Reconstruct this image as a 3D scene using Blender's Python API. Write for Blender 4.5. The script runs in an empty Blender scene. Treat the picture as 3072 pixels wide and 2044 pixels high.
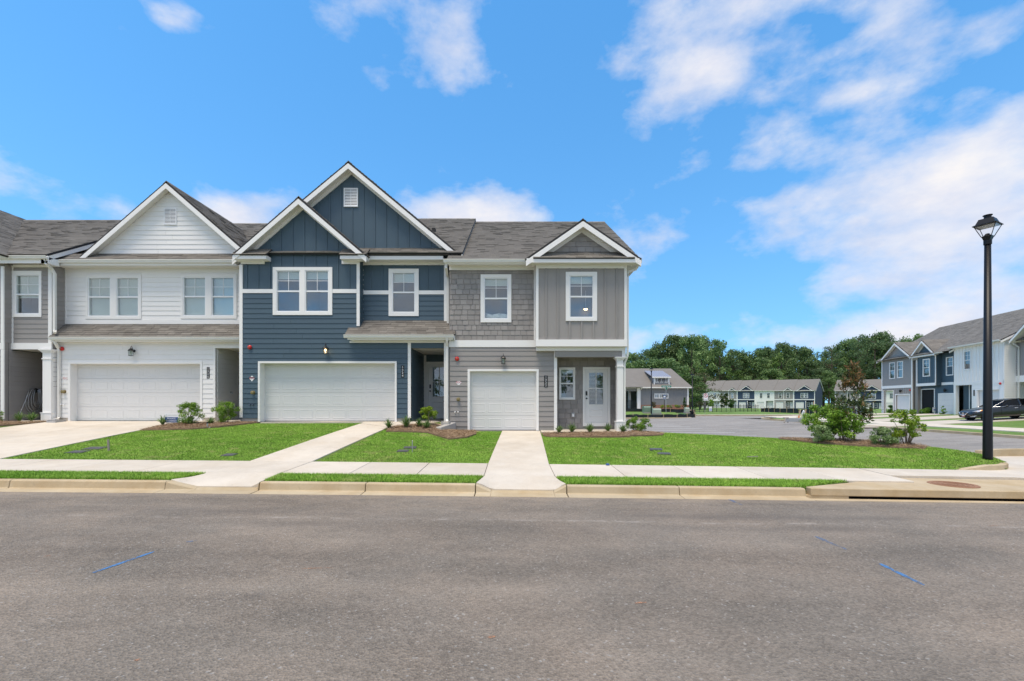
import bpy, math, random
import numpy as np
from mathutils import Vector, Matrix
R = math.radians
scene = bpy.context.scene
col = scene.collection
random.seed(7)

# ------------------------------------------------------------------ camera, sky, sun, exposure
CX, CY, F, CAMZ = 1536.0, 1205.0, 1365.0, 1.68      # photo pixel of the horizon centre, focal length in pixels, eye height
cam = bpy.data.cameras.new('camera'); camo = bpy.data.objects.new('camera', cam); col.objects.link(camo)
cam.sensor_width = 36; cam.lens = F / 3072 * 36; cam.shift_y = (CY - 1022) / 3072
cam.clip_end = 3000; cam.clip_start = 0.05
camo.location = (0, 0, CAMZ); camo.rotation_euler = (R(90), 0, 0)
scene.camera = camo
SUN_EL, SUN_AZ = 71.0, -150.0                        # azimuth measured from +Y, clockwise
sun = bpy.data.lights.new('sun', 'SUN'); suno = bpy.data.objects.new('sun', sun); col.objects.link(suno)
sun.energy = 1.5; sun.angle = R(24); sun.color = (1, .87, .70)
sd = Vector((math.sin(R(SUN_AZ)) * math.cos(R(SUN_EL)), math.cos(R(SUN_AZ)) * math.cos(R(SUN_EL)), math.sin(R(SUN_EL))))
suno.rotation_euler = sd.to_track_quat('Z', 'Y').to_euler(); suno.location = sd * 60
scene.view_settings.view_transform = 'Standard'; scene.view_settings.look = 'None'
scene.view_settings.gamma = 1; scene.view_settings.use_curve_mapping = False
scene.view_settings.exposure = 1.32
scene.render.engine = 'CYCLES'
scene.cycles.max_bounces = 6; scene.cycles.transparent_max_bounces = 12

class NT:
    """small wrapper round a node tree"""
    def __init__(s, tree): s.t = tree; s.n = tree.nodes; s.l = tree.links
    def new(s, typ, **kw):
        nd = s.n.new(typ)
        for k, v in kw.items():
            if hasattr(nd, k) and k not in ('Scale',): setattr(nd, k, v)
            else: nd.inputs[k.replace('_', ' ')].default_value = v
        return nd
    def link(s, a, b): s.l.new(a, b)
    def val(s, x, sock):
        if hasattr(x, 'is_linked') or hasattr(x, 'links'): s.l.new(x, sock)
        else: sock.default_value = x
    def math(s, op, a, b=None, clamp=False):
        nd = s.n.new('ShaderNodeMath'); nd.operation = op; nd.use_clamp = clamp
        s.val(a, nd.inputs[0])
        if b is not None: s.val(b, nd.inputs[1])
        return nd.outputs[0]
    def ramp(s, fac, stops):
        nd = s.n.new('ShaderNodeValToRGB'); s.l.new(fac, nd.inputs[0])
        e = nd.color_ramp.elements
        while len(e) > 1: e.remove(e[-1])
        e[0].position = stops[0][0]; e[0].color = (*stops[0][1], 1) if isinstance(stops[0][1], tuple) else (stops[0][1],) * 3 + (1,)
        for p, c in stops[1:]:
            x = e.new(p); x.color = (*c, 1) if isinstance(c, tuple) else (c, c, c, 1)
        return nd.outputs[0]
    def noise(s, vec, scale, detail=4, rough=.55, dist=0):
        nd = s.n.new('ShaderNodeTexNoise'); nd.inputs['Scale'].default_value = scale; nd.inputs['Detail'].default_value = detail
        nd.inputs['Roughness'].default_value = rough; nd.inputs['Distortion'].default_value = dist
        if vec is not None: s.l.new(vec, nd.inputs['Vector'])
        return nd.outputs['Fac']
    def mix(s, fac, a, b, blend='MIX'):
        nd = s.n.new('ShaderNodeMix'); nd.data_type = 'RGBA'; nd.blend_type = blend
        s.val(fac, nd.inputs[0])
        for x, k in ((a, 6), (b, 7)):
            if isinstance(x, tuple): nd.inputs[k].default_value = (*x[:3], 1)
            else: s.l.new(x, nd.inputs[k])
        return nd.outputs[2]
    def vmul(s, vec, xyz):
        nd = s.n.new('ShaderNodeVectorMath'); nd.operation = 'MULTIPLY'; s.l.new(vec, nd.inputs[0]); nd.inputs[1].default_value = xyz
        return nd.outputs[0]
    def bump(s, h, strength, dist=.01):
        nd = s.n.new('ShaderNodeBump'); nd.inputs['Strength'].default_value = strength; nd.inputs['Distance'].default_value = dist
        s.l.new(h, nd.inputs['Height']); return nd.outputs[0]

# ------------------------------------------------------------------ world: daylight sky with drifting cumulus
world = bpy.data.worlds.new('World'); scene.world = world; world.use_nodes = True
w = NT(world.node_tree); w.n.clear()
wo = w.new('ShaderNodeOutputWorld'); bg = w.new('ShaderNodeBackground'); w.link(bg.outputs[0], wo.inputs[0])
sky = w.new('ShaderNodeTexSky'); sky.sky_type = 'NISHITA'; sky.sun_disc = False
sky.sun_elevation = R(SUN_EL); sky.sun_rotation = R(SUN_AZ); sky.air_density = 1.25; sky.dust_density = .25; sky.ozone_density = 2.4
hs = w.new('ShaderNodeHueSaturation'); hs.inputs['Saturation'].default_value = 1.30; hs.inputs['Value'].default_value = 1.60
hs.inputs['Hue'].default_value = .494
w.link(sky.outputs[0], hs.inputs['Color'])
tc = w.new('ShaderNodeTexCoord'); dirv = tc.outputs['Generated']
sx = w.new('ShaderNodeSeparateXYZ'); w.link(dirv, sx.inputs[0])
# clear summer air: read the sky a little above each direction so that no yellow band sits on the horizon
cz = w.new('ShaderNodeCombineXYZ'); w.link(sx.outputs[0], cz.inputs[0]); w.link(sx.outputs[1], cz.inputs[1])
w.link(w.math('ADD', w.math('MULTIPLY', w.math('MAXIMUM', sx.outputs[2], 0.0), .80), .20), cz.inputs[2])
vn = w.new('ShaderNodeVectorMath', operation='NORMALIZE'); w.link(cz.outputs[0], vn.inputs[0]); w.link(vn.outputs[0], sky.inputs['Vector'])
az = w.math('ARCTAN2', sx.outputs[0], sx.outputs[1]); el = w.math('ARCSINE', sx.outputs[2])
def blob(px, py, rx, ry, amp):      # a cloud bank round a direction in the sky
    u, v = (px - CX) / F, (CY - py) / F
    a0 = math.atan(u); e0 = math.atan(v / math.sqrt(1 + u * u))
    ra = rx / F / (1 + u * u); re = ry / F / math.sqrt(1 + u * u) 
    da = w.math('DIVIDE', w.math('SUBTRACT', az, a0), ra); de = w.math('DIVIDE', w.math('SUBTRACT', el, e0), re)
    s2 = w.math('ADD', w.math('MULTIPLY', da, da), w.math('MULTIPLY', de, de))
    return w.math('MULTIPLY', w.math('EXPONENT', w.math('MULTIPLY', s2, -1.0)), amp)
BL = [(2750, 600, 480, 200, .30), (2450, 480, 330, 90, .25), (2800, 900, 420, 140, .2), (2600, 330, 420, 32, -.28), (2250, 560, 240, 32, -.2), (700, 300, 420, 110, -.45), (900, 130, 120, 80, -.4), (640, 210, 160, 60, -.5), (365, 92, 90, 48, 1.0), (520, 55, 120, 60, 1.1), (1370, 70, 95, 150, .85), (1270, 5, 90, 40, .35),
      (1000, 215, 420, 34, .30), (1400, 645, 230, 75, 1.5), (690, 640, 140, 65, 1.5),
      (2250, 60, 400, 120, .85), (2820, 60, 380, 130, .8), (2110, 240, 170, 80, .8), (1990, 285, 60, 28, .6), (2720, 230, 340, 70, .55),
      (2330, 380, 110, 110, .45), (2150, 480, 250, 60, .55), (2600, 400, 260, 70, .65), (2780, 470, 420, 90, .65),
      (2500, 610, 400, 75, .9), (2900, 640, 420, 130, .95), (2650, 740, 300, 80, .55), (2540, 850, 130, 35, .6),
      (2900, 860, 260, 70, .55), (2330, 1020, 330, 50, .75), (2900, 960, 330, 80, .6), (2180, 970, 90, 25, .5), (1905, 1045, 55, 45, .9), (560, 655, 500, 40, .2), (120, 640, 260, 90, .22),
      (2720, 1020, 260, 55, .7), (250, 420, 500, 200, -.2), (1100, 380, 500, 120, -.25), (1750, 250, 140, 240, -.3)]
tot = None
for b in BL:
    o = blob(*b); tot = o if tot is None else w.math('ADD', tot, o)
cv = w.vmul(dirv, (1, 1, 1.7))
n1 = w.noise(cv, 4.6, 7, .55, .1)
n2 = w.noise(cv, 13.0, 5, .58, .1)
nn = w.math('ADD', w.math('MULTIPLY', w.math('SUBTRACT', n1, .5), 1.25), w.math('MULTIPLY', w.math('SUBTRACT', n2, .5), .50))
# out of view extra cloud is added behind the viewer: greyer panes, more neutral light
fr = w.math('SMOOTH_MIN', w.math('MULTIPLY', w.math('ADD', w.math('MULTIPLY', sx.outputs[1], -1.0), .35), .9), .42)
fr = w.math('MAXIMUM', fr, 0.0)
dens = w.math('SUBTRACT', w.math('ADD', nn, w.math('ADD', w.math('MULTIPLY', tot, .34), w.math('MULTIPLY', fr, .95))), .115)
mask = w.ramp(dens, [(0.0, 0.0), (.07, .16), (.20, .52), (.36, .84), (.55, 1.0)])
n3 = w.noise(w.vmul(dirv, (1, 1, 2.2)), 7.0, 5, .6)
ccol = w.ramp(n3, [(.32, (.70, .76, .93)), (.5, (.87, .88, .97)), (.66, (1.0, .975, .985))])
cmul = w.new('ShaderNodeVectorMath', operation='SCALE'); w.link(ccol, cmul.inputs[0]); cmul.inputs['Scale'].default_value = 6.2
skym = w.mix(mask, hs.outputs[0], cmul.outputs[0])
w.link(skym, bg.inputs[0]); bg.inputs[1].default_value = 0.062

# ------------------------------------------------------------------ materials
MATS = {}
def newmat(name):
    m = bpy.data.materials.new(name); m.use_nodes = True; MATS[name] = m
    t = NT(m.node_tree); b = t.n['Principled BSDF']
    return m, t, b
def pos(t): return t.new('ShaderNodeNewGeometry').outputs['Position']
def rnd(t): return t.new('ShaderNodeObjectInfo').outputs['Random']
def scaled(t, c, f):
    nd = t.new('ShaderNodeVectorMath', operation='SCALE')
    if isinstance(c, tuple): nd.inputs[0].default_value = c[:3]
    else: t.link(c, nd.inputs[0])
    t.val(f, nd.inputs['Scale']); return nd.outputs[0]
def paint(name, c, rough=.5, var=.06, rv=.0, scale=2.2, bump=0., grain=30., metal=0., spec=.4, stain=0.):
    m, t, b = newmat(name); p = pos(t)
    f = t.math('ADD', t.math('MULTIPLY', t.math('SUBTRACT', t.noise(p, scale, 5), .5), var * 2), 1.0)
    f = t.math('ADD', f, t.math('MULTIPLY', t.math('SUBTRACT', t.noise(p, grain, 3), .5), var * 1.4))
    if rv: f = t.math('ADD', f, t.math('MULTIPLY', t.math('SUBTRACT', rnd(t), .5), rv * 2))
    cc = scaled(t, c, f)
    if stain:
        st = t.ramp(t.noise(t.vmul(p, (1, 1, .25)), 3.0, 6, .65), [(.45, 0.0), (.75, stain)])
        cc = t.mix(st, cc, (c[0] * .6, c[1] * .52, c[2] * .42))
    t.link(cc, b.inputs['Base Color'])
    b.inputs['Roughness'].default_value = rough; b.inputs['Metallic'].default_value = metal; b.inputs['Specular IOR Level'].default_value = spec
    if bump: t.link(t.bump(t.noise(p, grain * 1.5, 4), bump, .004), b.inputs['Normal'])
    return m
WHITE = (.80, .79, .77); GRAY = (.295, .278, .265); BLUE = (.062, .102, .134)
m_white = paint('white_siding', WHITE, .55, .03, .02, bump=.15)
m_trim = paint('white_trim', (.83, .82, .80), .5, .025, .0, bump=.1)
m_vinyl = paint('white_vinyl', (.82, .83, .84), .35, .02)
m_gutter = paint('white_gutter', (.76, .75, .71), .35, .03, stain=.12)
m_soffit = paint('soffit', (.74, .72, .68), .6, .03)
m_gray = paint('gray_siding', GRAY, .6, .05, .035, bump=.2)
m_graydk = paint('gray_shake', (.285, .265, .25), .65, .07, .13, bump=.4)
m_blue = paint('blue_siding', BLUE, .5, .06, .04, bump=.2)
m_navy = paint('navy_siding', (.036, .058, .105), .55, .06)
m_door = paint('white_door', (.77, .765, .75), .38, .025, bump=.06)
m_gdoor = paint('garage_steel', (.70, .695, .68), .38, .025, bump=.1, stain=.05)
m_black = paint('black_metal', (.012, .013, .015), .35, .1, spec=.5)
m_pole = paint('black_pole', (.008, .0085, .010), .42, .15, spec=.3, scale=1.)
m_dark = paint('dark_void', (.012, .012, .013), .9, .1)
m_room = paint('room_wall', (.30, .30, .31), .9, .1)
m_blind = paint('blind', (.60, .64, .61), .6, .03)
m_found = paint('foundation', (.30, .295, .28), .85, .1, bump=.4, stain=.25)
m_red = paint('red_enamel', (.55, .02, .02), .3, .06)
m_brass = paint('brass', (.32, .25, .12), .4, .15, metal=.7)
m_chrome = paint('chrome', (.75, .76, .78), .15, .03, metal=.95)
m_steel = paint('galvanised', (.42, .43, .44), .4, .1, metal=.6)
m_wood = paint('stake_wood', (.42, .32, .21), .8, .15, bump=.4)
m_woodg = paint('grey_wood', (.27, .24, .21), .85, .2, bump=.4)
m_brown = paint('rust_lid', (.29, .155, .09), .8, .22, scale=14, bump=.5)
m_green = paint('transformer_green', (.16, .23, .17), .45, .05)
m_greeng = paint('pedestal_grey_green', (.34, .40, .33), .5, .06)
m_silt = paint('silt_fabric', (.012, .016, .02), .6, .3, scale=6, bump=.5)
m_sgreen = paint('sign_green', (.01, .19, .14), .4, .04)
m_sblue = paint('sign_blue', (.05, .10, .27), .4, .04)
m_swhite = paint('sign_white', (.80, .80, .80), .4, .02)
m_signred = paint('sign_red', (.52, .03, .04), .4, .03)
m_orange = paint('orange_tape', (.60, .25, .12), .6, .1)
m_hyd = paint('hydrant_silver', (.55, .56, .56), .35, .08, metal=.3)
m_brick = None
m_conc = None

def shingle_mat(name, attr):
    m, t, b = newmat(name); p = pos(t)
    if attr:
        a = t.new('ShaderNodeAttribute'); a.attribute_name = 'tone'; r = a.outputs['Fac']
    else: r = rnd(t)
    c = t.ramp(r, [(0., (.165, .152, .136)), (.35, (.195, .181, .162)), (.7, (.216, .201, .180)), (1., (.25, .233, .209))])
    g = t.math('ADD', t.math('MULTIPLY', t.noise(p, 90, 3, .7), 1.1), .45)
    g = t.math('MULTIPLY', g, t.math('ADD', t.math('MULTIPLY', t.noise(p, 1.1, 4), .5), .75))
    if not attr: g = t.math('MULTIPLY', g, .80)
    t.link(scaled(t, c, g), b.inputs['Base Color']); b.inputs['Roughness'].default_value = .9; b.inputs['Specular IOR Level'].default_value = .25
    t.link(t.bump(t.noise(p, 120, 3), .5, .004), b.inputs['Normal'])
    return m
m_shing = shingle_mat('roof_shingle', False); m_shingt = shingle_mat('roof_shingle_tabs', True)
m_edge = paint('roof_edge', (.026, .026, .028), .8, .15)

def glass_mat(name, tint, base, rough=.0):
    m, t, b = newmat(name); t.n.remove(b)
    out = t.n['Material Output']
    tr = t.new('ShaderNodeBsdfTransparent'); tr.inputs[0].default_value = (*tint, 1)
    gl = t.new('ShaderNodeBsdfGlossy'); gl.inputs['Roughness'].default_value = rough; gl.inputs['Color'].default_value = (.95, .97, 1, 1)
    fr_ = t.new('ShaderNodeFresnel'); fr_.inputs['IOR'].default_value = 1.5
    # faint waviness of float glass
    t.link(t.bump(t.noise(pos(t), 1.3, 2), .03, .05), gl.inputs['Normal'])
    mx = t.new('ShaderNodeMixShader'); gb = t.new('ShaderNodeNewGeometry'); t.link(t.math('ADD', t.math('MULTIPLY', fr_.outputs[0], t.math('SUBTRACT', 1.0, gb.outputs['Backfacing'])), base, True), mx.inputs[0])
    t.link(tr.outputs[0], mx.inputs[1]); t.link(gl.outputs[0], mx.inputs[2]); t.link(mx.outputs[0], out.inputs[0])
    return m
m_glass = glass_mat('window_glass', (.92, .955, .945), .075)
m_carglass = glass_mat('car_glass', (.06, .07, .07), .03)
m_headlamp = glass_mat('lamp_lens', (.96, .96, .96), .0)

# ------------------------------------------------------------------ scene helpers
def tag(o, label=None, cat=None, group=None, kind=None):
    if label: o['label'] = label
    if cat: o['category'] = cat
    if group: o['group'] = group
    if kind: o['kind'] = kind
    return o
class Thing:
    """an Empty at the thing's base; F maps authoring coordinates to the world, K to the empty's own space"""
    def __init__(s, name, label, cat, loc, rz=0., group=None, local=False):
        s.o = bpy.data.objects.new(name, None); col.objects.link(s.o); s.o.empty_display_size = .2
        s.M = Matrix.Translation(Vector(loc)) @ Matrix.Rotation(rz, 4, 'Z')
        s.o.matrix_world = s.M; s.inv = s.M.inverted(); s.rz = rz
        s.K = Matrix.Identity(4) if local else s.inv.copy()
        tag(s.o, label, cat, group)
    def p(s, px, py, y):       # where the ray through a photo pixel meets the plane y of this thing's own frame
        o = s.inv @ Vector((0, 0, CAMZ)); d = s.inv.to_3x3() @ Vector(((px - CX) / F, 1, (CY - py) / F))
        q = o + d * ((y - o.y) / d.y); return q.x, q.z
class MB:
    def __init__(s): s.v = []; s.f = []; s.tone = []
    def add(s, vs, fs):
        n = len(s.v); s.v += [tuple(v) for v in vs]; s.f += [tuple(i + n for i in f) for f in fs]; return s
    def box(s, x0, x1, y0, y1, z0, z1):
        if x0 > x1: x0, x1 = x1, x0
        if y0 > y1: y0, y1 = y1, y0
        if z0 > z1: z0, z1 = z1, z0
        return s.add([(x0, y0, z0), (x1, y0, z0), (x1, y1, z0), (x0, y1, z0), (x0, y0, z1), (x1, y0, z1), (x1, y1, z1), (x0, y1, z1)],
                     [(0, 3, 2, 1), (4, 5, 6, 7), (0, 1, 5, 4), (1, 2, 6, 5), (2, 3, 7, 6), (3, 0, 4, 7)])
    def prism(s, poly, a0, a1, axis='y'):      # polygon in the other two axes, extruded along one
        n = len(poly); A = lambda p, a: {'y': (p[0], a, p[1]), 'x': (a, p[0], p[1]), 'z': (p[0], p[1], a)}[axis]
        vs = [A(p, a0) for p in poly] + [A(p, a1) for p in poly]
        fs = [tuple(range(n)), tuple(range(2 * n - 1, n - 1, -1))] + [(i, i + n, (i + 1) % n + n, (i + 1) % n) for i in range(n)]
        return s.add(vs, fs)
    def slab(s, q, th):                        # quad with thickness along its normal (downwards)
        q = [Vector(p) for p in q]; n = (q[1] - q[0]).cross(q[2] - q[0]).normalized()
        if n.z < 0: n = -n
        b = [p - n * th for p in q]; m = len(q)
        return s.add(q + b, [tuple(range(m)), tuple(range(2 * m - 1, m - 1, -1))] + [(i, i + m, (i + 1) % m + m, (i + 1) % m) for i in range(m)])
    def tube(s, pts, r, n=8, cap=True, rot=0.):
        pts = [Vector(p) for p in pts]; rs = r if isinstance(r, (list, tuple)) else [r] * len(pts)
        base = len(s.v); up = Vector((0, 0, 1))
        for i, p in enumerate(pts):
            d = (pts[min(i + 1, len(pts) - 1)] - pts[max(i - 1, 0)]).normalized()
            a = d.cross(up) if abs(d.z) < .95 else d.cross(Vector((1, 0, 0)))
            a.normalize(); b = d.cross(a).normalized()
            for k in range(n):
                t = 2 * math.pi * k / n + rot; s.v.append(tuple(p + (a * math.cos(t) + b * math.sin(t)) * rs[i]))
        for i in range(len(pts) - 1):
            for k in range(n):
                a0 = base + i * n + k; a1 = base + i * n + (k + 1) % n
                s.f.append((a0, a1, a1 + n, a0 + n))
        if cap:
            s.f.append(tuple(base + k for k in range(n - 1, -1, -1))); s.f.append(tuple(base + (len(pts) - 1) * n + k for k in range(n)))
        return s
    def lathe(s, prof, c=(0, 0, 0), n=16, axis='z', rot=0.):
        base = len(s.v); m = len(prof)
        for r, h in prof:
            for k in range(n):
                t = 2 * math.pi * k / n + rot; x, y = r * math.cos(t), r * math.sin(t)
                s.v.append({'z': (c[0] + x, c[1] + y, c[2] + h), 'y': (c[0] + x, c[1] + h, c[2] + y), 'x': (c[0] + h, c[1] + x, c[2] + y)}[axis])
        for i in range(m - 1):
            for k in range(n):
                a0 = base + i * n + k; a1 = base + i * n + (k + 1) % n; s.f.append((a0, a1, a1 + n, a0 + n))
        s.f.append(tuple(base + k for k in range(n))); s.f.append(tuple(base + (m - 1) * n + k for k in range(n)))
        return s
    def mesh(s, name, K=None):
        me = bpy.data.meshes.new(name); me.from_pydata(s.v, [], s.f)
        if s.tone:
            a = me.attributes.new('tone', 'FLOAT', 'FACE'); a.data.foreach_set('value', s.tone)
        if K is not None: me.transform(K)
        return me
    def build(s, name, mat, parent=None, th=None, smooth=False, kind=None, label=None, cat=None, group=None, origin=None):
        """parent: Thing or object; th: the Thing whose frame the numbers are in"""
        if isinstance(parent, Thing): th = parent
        me = s.mesh(name, th.K if th else None)
        me.materials.append(mat)
        if smooth: me.polygons.foreach_set('use_smooth', [True] * len(me.polygons))
        o = bpy.data.objects.new(name, me); col.objects.link(o)
        if parent is not None: o.parent = parent.o if isinstance(parent, Thing) else parent
        elif origin is not None:
            me.transform(Matrix.Translation(-Vector(origin))); o.location = origin
        o['_'] = 0; del o['_']
        return tag(o, label, cat, group, kind)
def fixn(o):           # consistent outward normals
    import bmesh
    bm = bmesh.new(); bm.from_mesh(o.data); bmesh.ops.recalc_face_normals(bm, faces=bm.faces); bm.to_mesh(o.data); bm.free(); return o
def bevel(o, w=.01, seg=2):
    md = o.modifiers.new('bevel', 'BEVEL'); md.width = w; md.segments = seg; md.limit_method = 'ANGLE'; return o
def inst(name, me, parent, th, loc, scale=(1, 1, 1), rot=(0, 0, 0), mat=None):
    """one alike piece sharing its mesh; loc in the Thing's authoring coordinates"""
    o = bpy.data.objects.new(name, me); col.objects.link(o)
    o.parent = parent.o if isinstance(parent, Thing) else parent
    o.location = (th.K @ Vector(loc)) if th else loc
    rz = (th.K.to_euler().z if th else 0)
    o.rotation_euler = (rot[0], rot[1], rot[2] + rz); o.scale = scale
    return o
_MC = {}
def shared(key, fn, mat):
    k = (key, mat.name)
    if k not in _MC:
        me = fn().mesh(key); me.materials.append(mat); _MC[k] = me
    return _MC[k]
def mesh_np(name, V, Fc, tone=None, mat=None):
    me = bpy.data.meshes.new(name); V = np.ascontiguousarray(V, dtype=np.float32); Fc = np.ascontiguousarray(Fc, dtype=np.int32)
    me.vertices.add(len(V)); me.vertices.foreach_set('co', V.ravel())
    k = Fc.shape[1]; me.loops.add(Fc.size); me.loops.foreach_set('vertex_index', Fc.ravel())
    me.polygons.add(len(Fc)); me.polygons.foreach_set('loop_start', np.arange(0, Fc.size, k, dtype=np.int32))
    me.update(calc_edges=True)
    if tone is not None:
        a = me.attributes.new('tone', 'FLOAT', 'FACE'); a.data.foreach_set('value', np.ascontiguousarray(tone, dtype=np.float32))
    if mat: me.materials.append(mat)
    return me
def X(px, D): return (px - CX) * D / F
def Z(py, D): return CAMZ - (py - CY) * D / F
def Rc(px0, py0, px1, py1, D): return (X(px0, D), X(px1, D), Z(py1, D), Z(py0, D))
def text_mesh(body, size, mat, depth=.002, align='CENTER', spacing=1.0):
    cu = bpy.data.curves.new('lettering', 'FONT'); cu.body = body; cu.size = size; cu.extrude = depth; cu.align_x = align; cu.align_y = 'CENTER'
    cu.space_line = spacing; cu.resolution_u = 2
    ob = bpy.data.objects.new('lettering', cu); me = bpy.data.meshes.new_from_object(ob)
    bpy.data.objects.remove(ob); bpy.data.curves.remove(cu); me.materials.append(mat); return me
def lettering(body, size, mat, parent, loc, rz=0., depth=.002, spacing=1.0, sx=1.0):
    me = text_mesh(body, size, mat, depth, spacing=spacing)
    o = bpy.data.objects.new('lettering', me); col.objects.link(o); o.parent = parent.o if isinstance(parent, Thing) else parent
    o.location = loc; o.rotation_euler = (R(90), 0, rz); o.scale = (sx, 1, 1); return o
# ------------------------------------------------------------------ ground materials
def asphalt(name, c, warm, lanes):
    m, t, b = newmat(name); p = pos(t)
    big = t.noise(t.vmul(p, (.35, .9, 1)), 1.0, 6, .62)
    lane = t.noise(t.vmul(p, (.06, 1.0, 1)), 1.1, 5, .6)
    mid = t.noise(p, 5.0, 6, .7)
    fine = t.noise(p, 75.0, 4, .75)
    agg = t.new('ShaderNodeTexVoronoi'); agg.inputs['Scale'].default_value = 56.0; t.link(p, agg.inputs['Vector'])
    sep = t.new('ShaderNodeSeparateColor'); t.link(agg.outputs['Color'], sep.inputs[0])
    f = t.math('ADD', t.math('MULTIPLY', t.math('SUBTRACT', big, .5), 1.05), 1.0)
    f = t.math('ADD', f, t.math('MULTIPLY', t.math('SUBTRACT', lane, .5), lanes))
    f = t.math('ADD', f, t.math('MULTIPLY', t.math('SUBTRACT', mid, .5), .35))
    f = t.math('ADD', f, t.math('MULTIPLY', t.math('SUBTRACT', fine, .5), .75))
    f = t.math('ADD', f, t.math('MULTIPLY', t.math('SUBTRACT', sep.outputs[0], .5), .42))
    cc = scaled(t, t.mix(t.ramp(t.noise(p, .45, 5, .65), [(.4, 0.), (.62, 1.)]), c, warm), f)
    # pale stones showing at the surface, and a little tan dust
    st = t.ramp(sep.outputs[1], [(.972, 0.), (.99, .5)])
    cc = t.mix(st, cc, (.42, .40, .37))
    # long paving seam and tyre-polished lanes
    if lanes > .3:
        sp_ = t.new('ShaderNodeSeparateXYZ'); t.link(p, sp_.inputs[0])
        wob = t.math('MULTIPLY', t.math('SUBTRACT', t.noise(t.vmul(p, (.5, 0, 0)), 1.0, 4), .5), .35)
        dy = t.math('ABSOLUTE', t.math('SUBTRACT', t.math('ADD', sp_.outputs[1], wob), 6.75))
        seam = t.math('MULTIPLY', t.ramp(dy, [(.0, 1.), (.03, .8), (.07, 0.)]), t.ramp(t.noise(p, 3, 6, .75), [(.46, 0.), (.66, .6)]))
        cc = t.mix(seam, cc, (.40, .36, .32))
        dk = t.math('MULTIPLY', t.ramp(dy, [(.1, 0.), (.35, .45), (.75, 0.)]), t.ramp(t.noise(t.vmul(p, (.2, .6, 1)), 1.3, 5), [(.42, 0.), (.65, 1.)]))
        cc = t.mix(dk, cc, (.10, .09, .082))
        grit = t.math('MULTIPLY', t.ramp(t.math('MULTIPLY', sp_.outputs[1], .1), [(.70, 0.), (.80, .25), (.845, .8)]), t.ramp(t.noise(t.vmul(p, (.7, 2, 1)), 2.0, 6, .7), [(.40, 0.), (.66, 1.)]))
        cc = t.mix(grit, cc, (.36, .29, .21))
        oil = t.ramp(t.noise(t.vmul(p, (.9, 1.2, 1)), .75, 3, .45), [(.66, 0.), (.76, .5)])
        cc = t.mix(oil, cc, (.09, .083, .078))
    dust = t.ramp(t.noise(t.vmul(p, (.5, 1.1, 1)), .8, 7, .7), [(.62, 0.), (.8, .45)])
    cc = t.mix(dust, cc, (.30, .235, .165))
    t.link(cc, b.inputs['Base Color']); b.inputs['Roughness'].default_value = .88; b.inputs['Specular IOR Level'].default_value = .3
    h = t.math('ADD', t.math('MULTIPLY', fine, .6), t.math('MULTIPLY', agg.outputs['Distance'], 2.5))
    t.link(t.bump(h, .8, .006), b.inputs['Normal'])
    return m
m_road = asphalt('road_asphalt', (.198, .172, .142), (.236, .196, .156), .60)
m_lot = asphalt('lot_asphalt', (.275, .258, .236), (.29, .266, .24), .28)
def concrete(name, c, tan, tanamt):
    m, t, b = newmat(name); p = pos(t)
    f = t.math('ADD', t.math('MULTIPLY', t.math('SUBTRACT', t.noise(p, 1.6, 6, .65), .5), .36), 1.0)
    f = t.math('ADD', f, t.math('MULTIPLY', t.math('SUBTRACT', t.noise(p, 45, 4, .7), .5), .18))
    f = t.math('ADD', f, t.math('MULTIPLY', t.math('SUBTRACT', t.noise(t.vmul(p, (25, 1.5, 1)), 2.0, 3, .6), .5), .07))   # broom finish
    f = t.math('ADD', f, t.math('MULTIPLY', t.math('SUBTRACT', rnd(t), .5), .13))
    mk = t.ramp(t.noise(p, .9, 7, .68), [(.42, 0.), (.72, tanamt)])
    cc = t.mix(mk, c, tan); cc = scaled(t, cc, f)
    sp = t.ramp(t.noise(p, 14, 3, .5), [(.64, 0.), (.8, .35)])
    cc = t.mix(sp, cc, (.24, .20, .15))
    t.link(cc, b.inputs['Base Color']); b.inputs['Roughness'].default_value = .85; b.inputs['Specular IOR Level'].default_value = .3
    t.link(t.bump(t.noise(p, 60, 4), .35, .003), b.inputs['Normal']); return m
m_conc = concrete('pale_concrete', (.58, .525, .445), (.49, .415, .315), .65)
m_kerb = concrete('kerb_concrete', (.48, .395, .265), (.37, .265, .14), .9)
m_inlet = concrete('inlet_concrete', (.52, .42, .28), (.42, .30, .15), .9)
m_ret = concrete('grey_concrete', (.40, .40, .40), (.46, .42, .34), .5)
def lawnmat(name, c1, c2, dry, attr=False):
    m, t, b = newmat(name); p = pos(t)
    n = t.noise(p, .55, 6, .65); n2 = t.noise(p, 2.6, 5, .65)
    cc = t.mix(t.ramp(n, [(.35, 0.), (.65, 1.)]), c1, c2)
    st_ = t.noise(t.vmul(p, (.7, 2.6, 1)), 1.5, 6, .7)
    cc = scaled(t, cc, t.math('ADD', t.math('MULTIPLY', st_, .9), .55))
    dr = t.ramp(n2, [(.53, 0.), (.74, .8)]); cc = t.mix(dr, cc, dry)
    if attr:
        a = t.new('ShaderNodeAttribute'); a.attribute_name = 'tone'; g = t.math('ADD', t.math('MULTIPLY', a.outputs['Fac'], .6), .76)
    else:
        g = t.math('ADD', t.math('MULTIPLY', t.noise(p, 40, 4, .75), 1.3), .35)
    t.link(scaled(t, cc, g), b.inputs['Base Color']); b.inputs['Roughness'].default_value = .75; b.inputs['Specular IOR Level'].default_value = .2
    if not attr: t.link(t.bump(t.noise(p, 50, 4, .8), 1.0, .03), b.inputs['Normal'])
    return m
m_lawn = lawnmat('lawn_ground', (.10, .17, .028), (.14, .21, .038), (.26, .25, .09))
m_blade = lawnmat('grass_blade', (.185, .355, .042), (.27, .44, .068), (.48, .49, .19), True)
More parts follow.
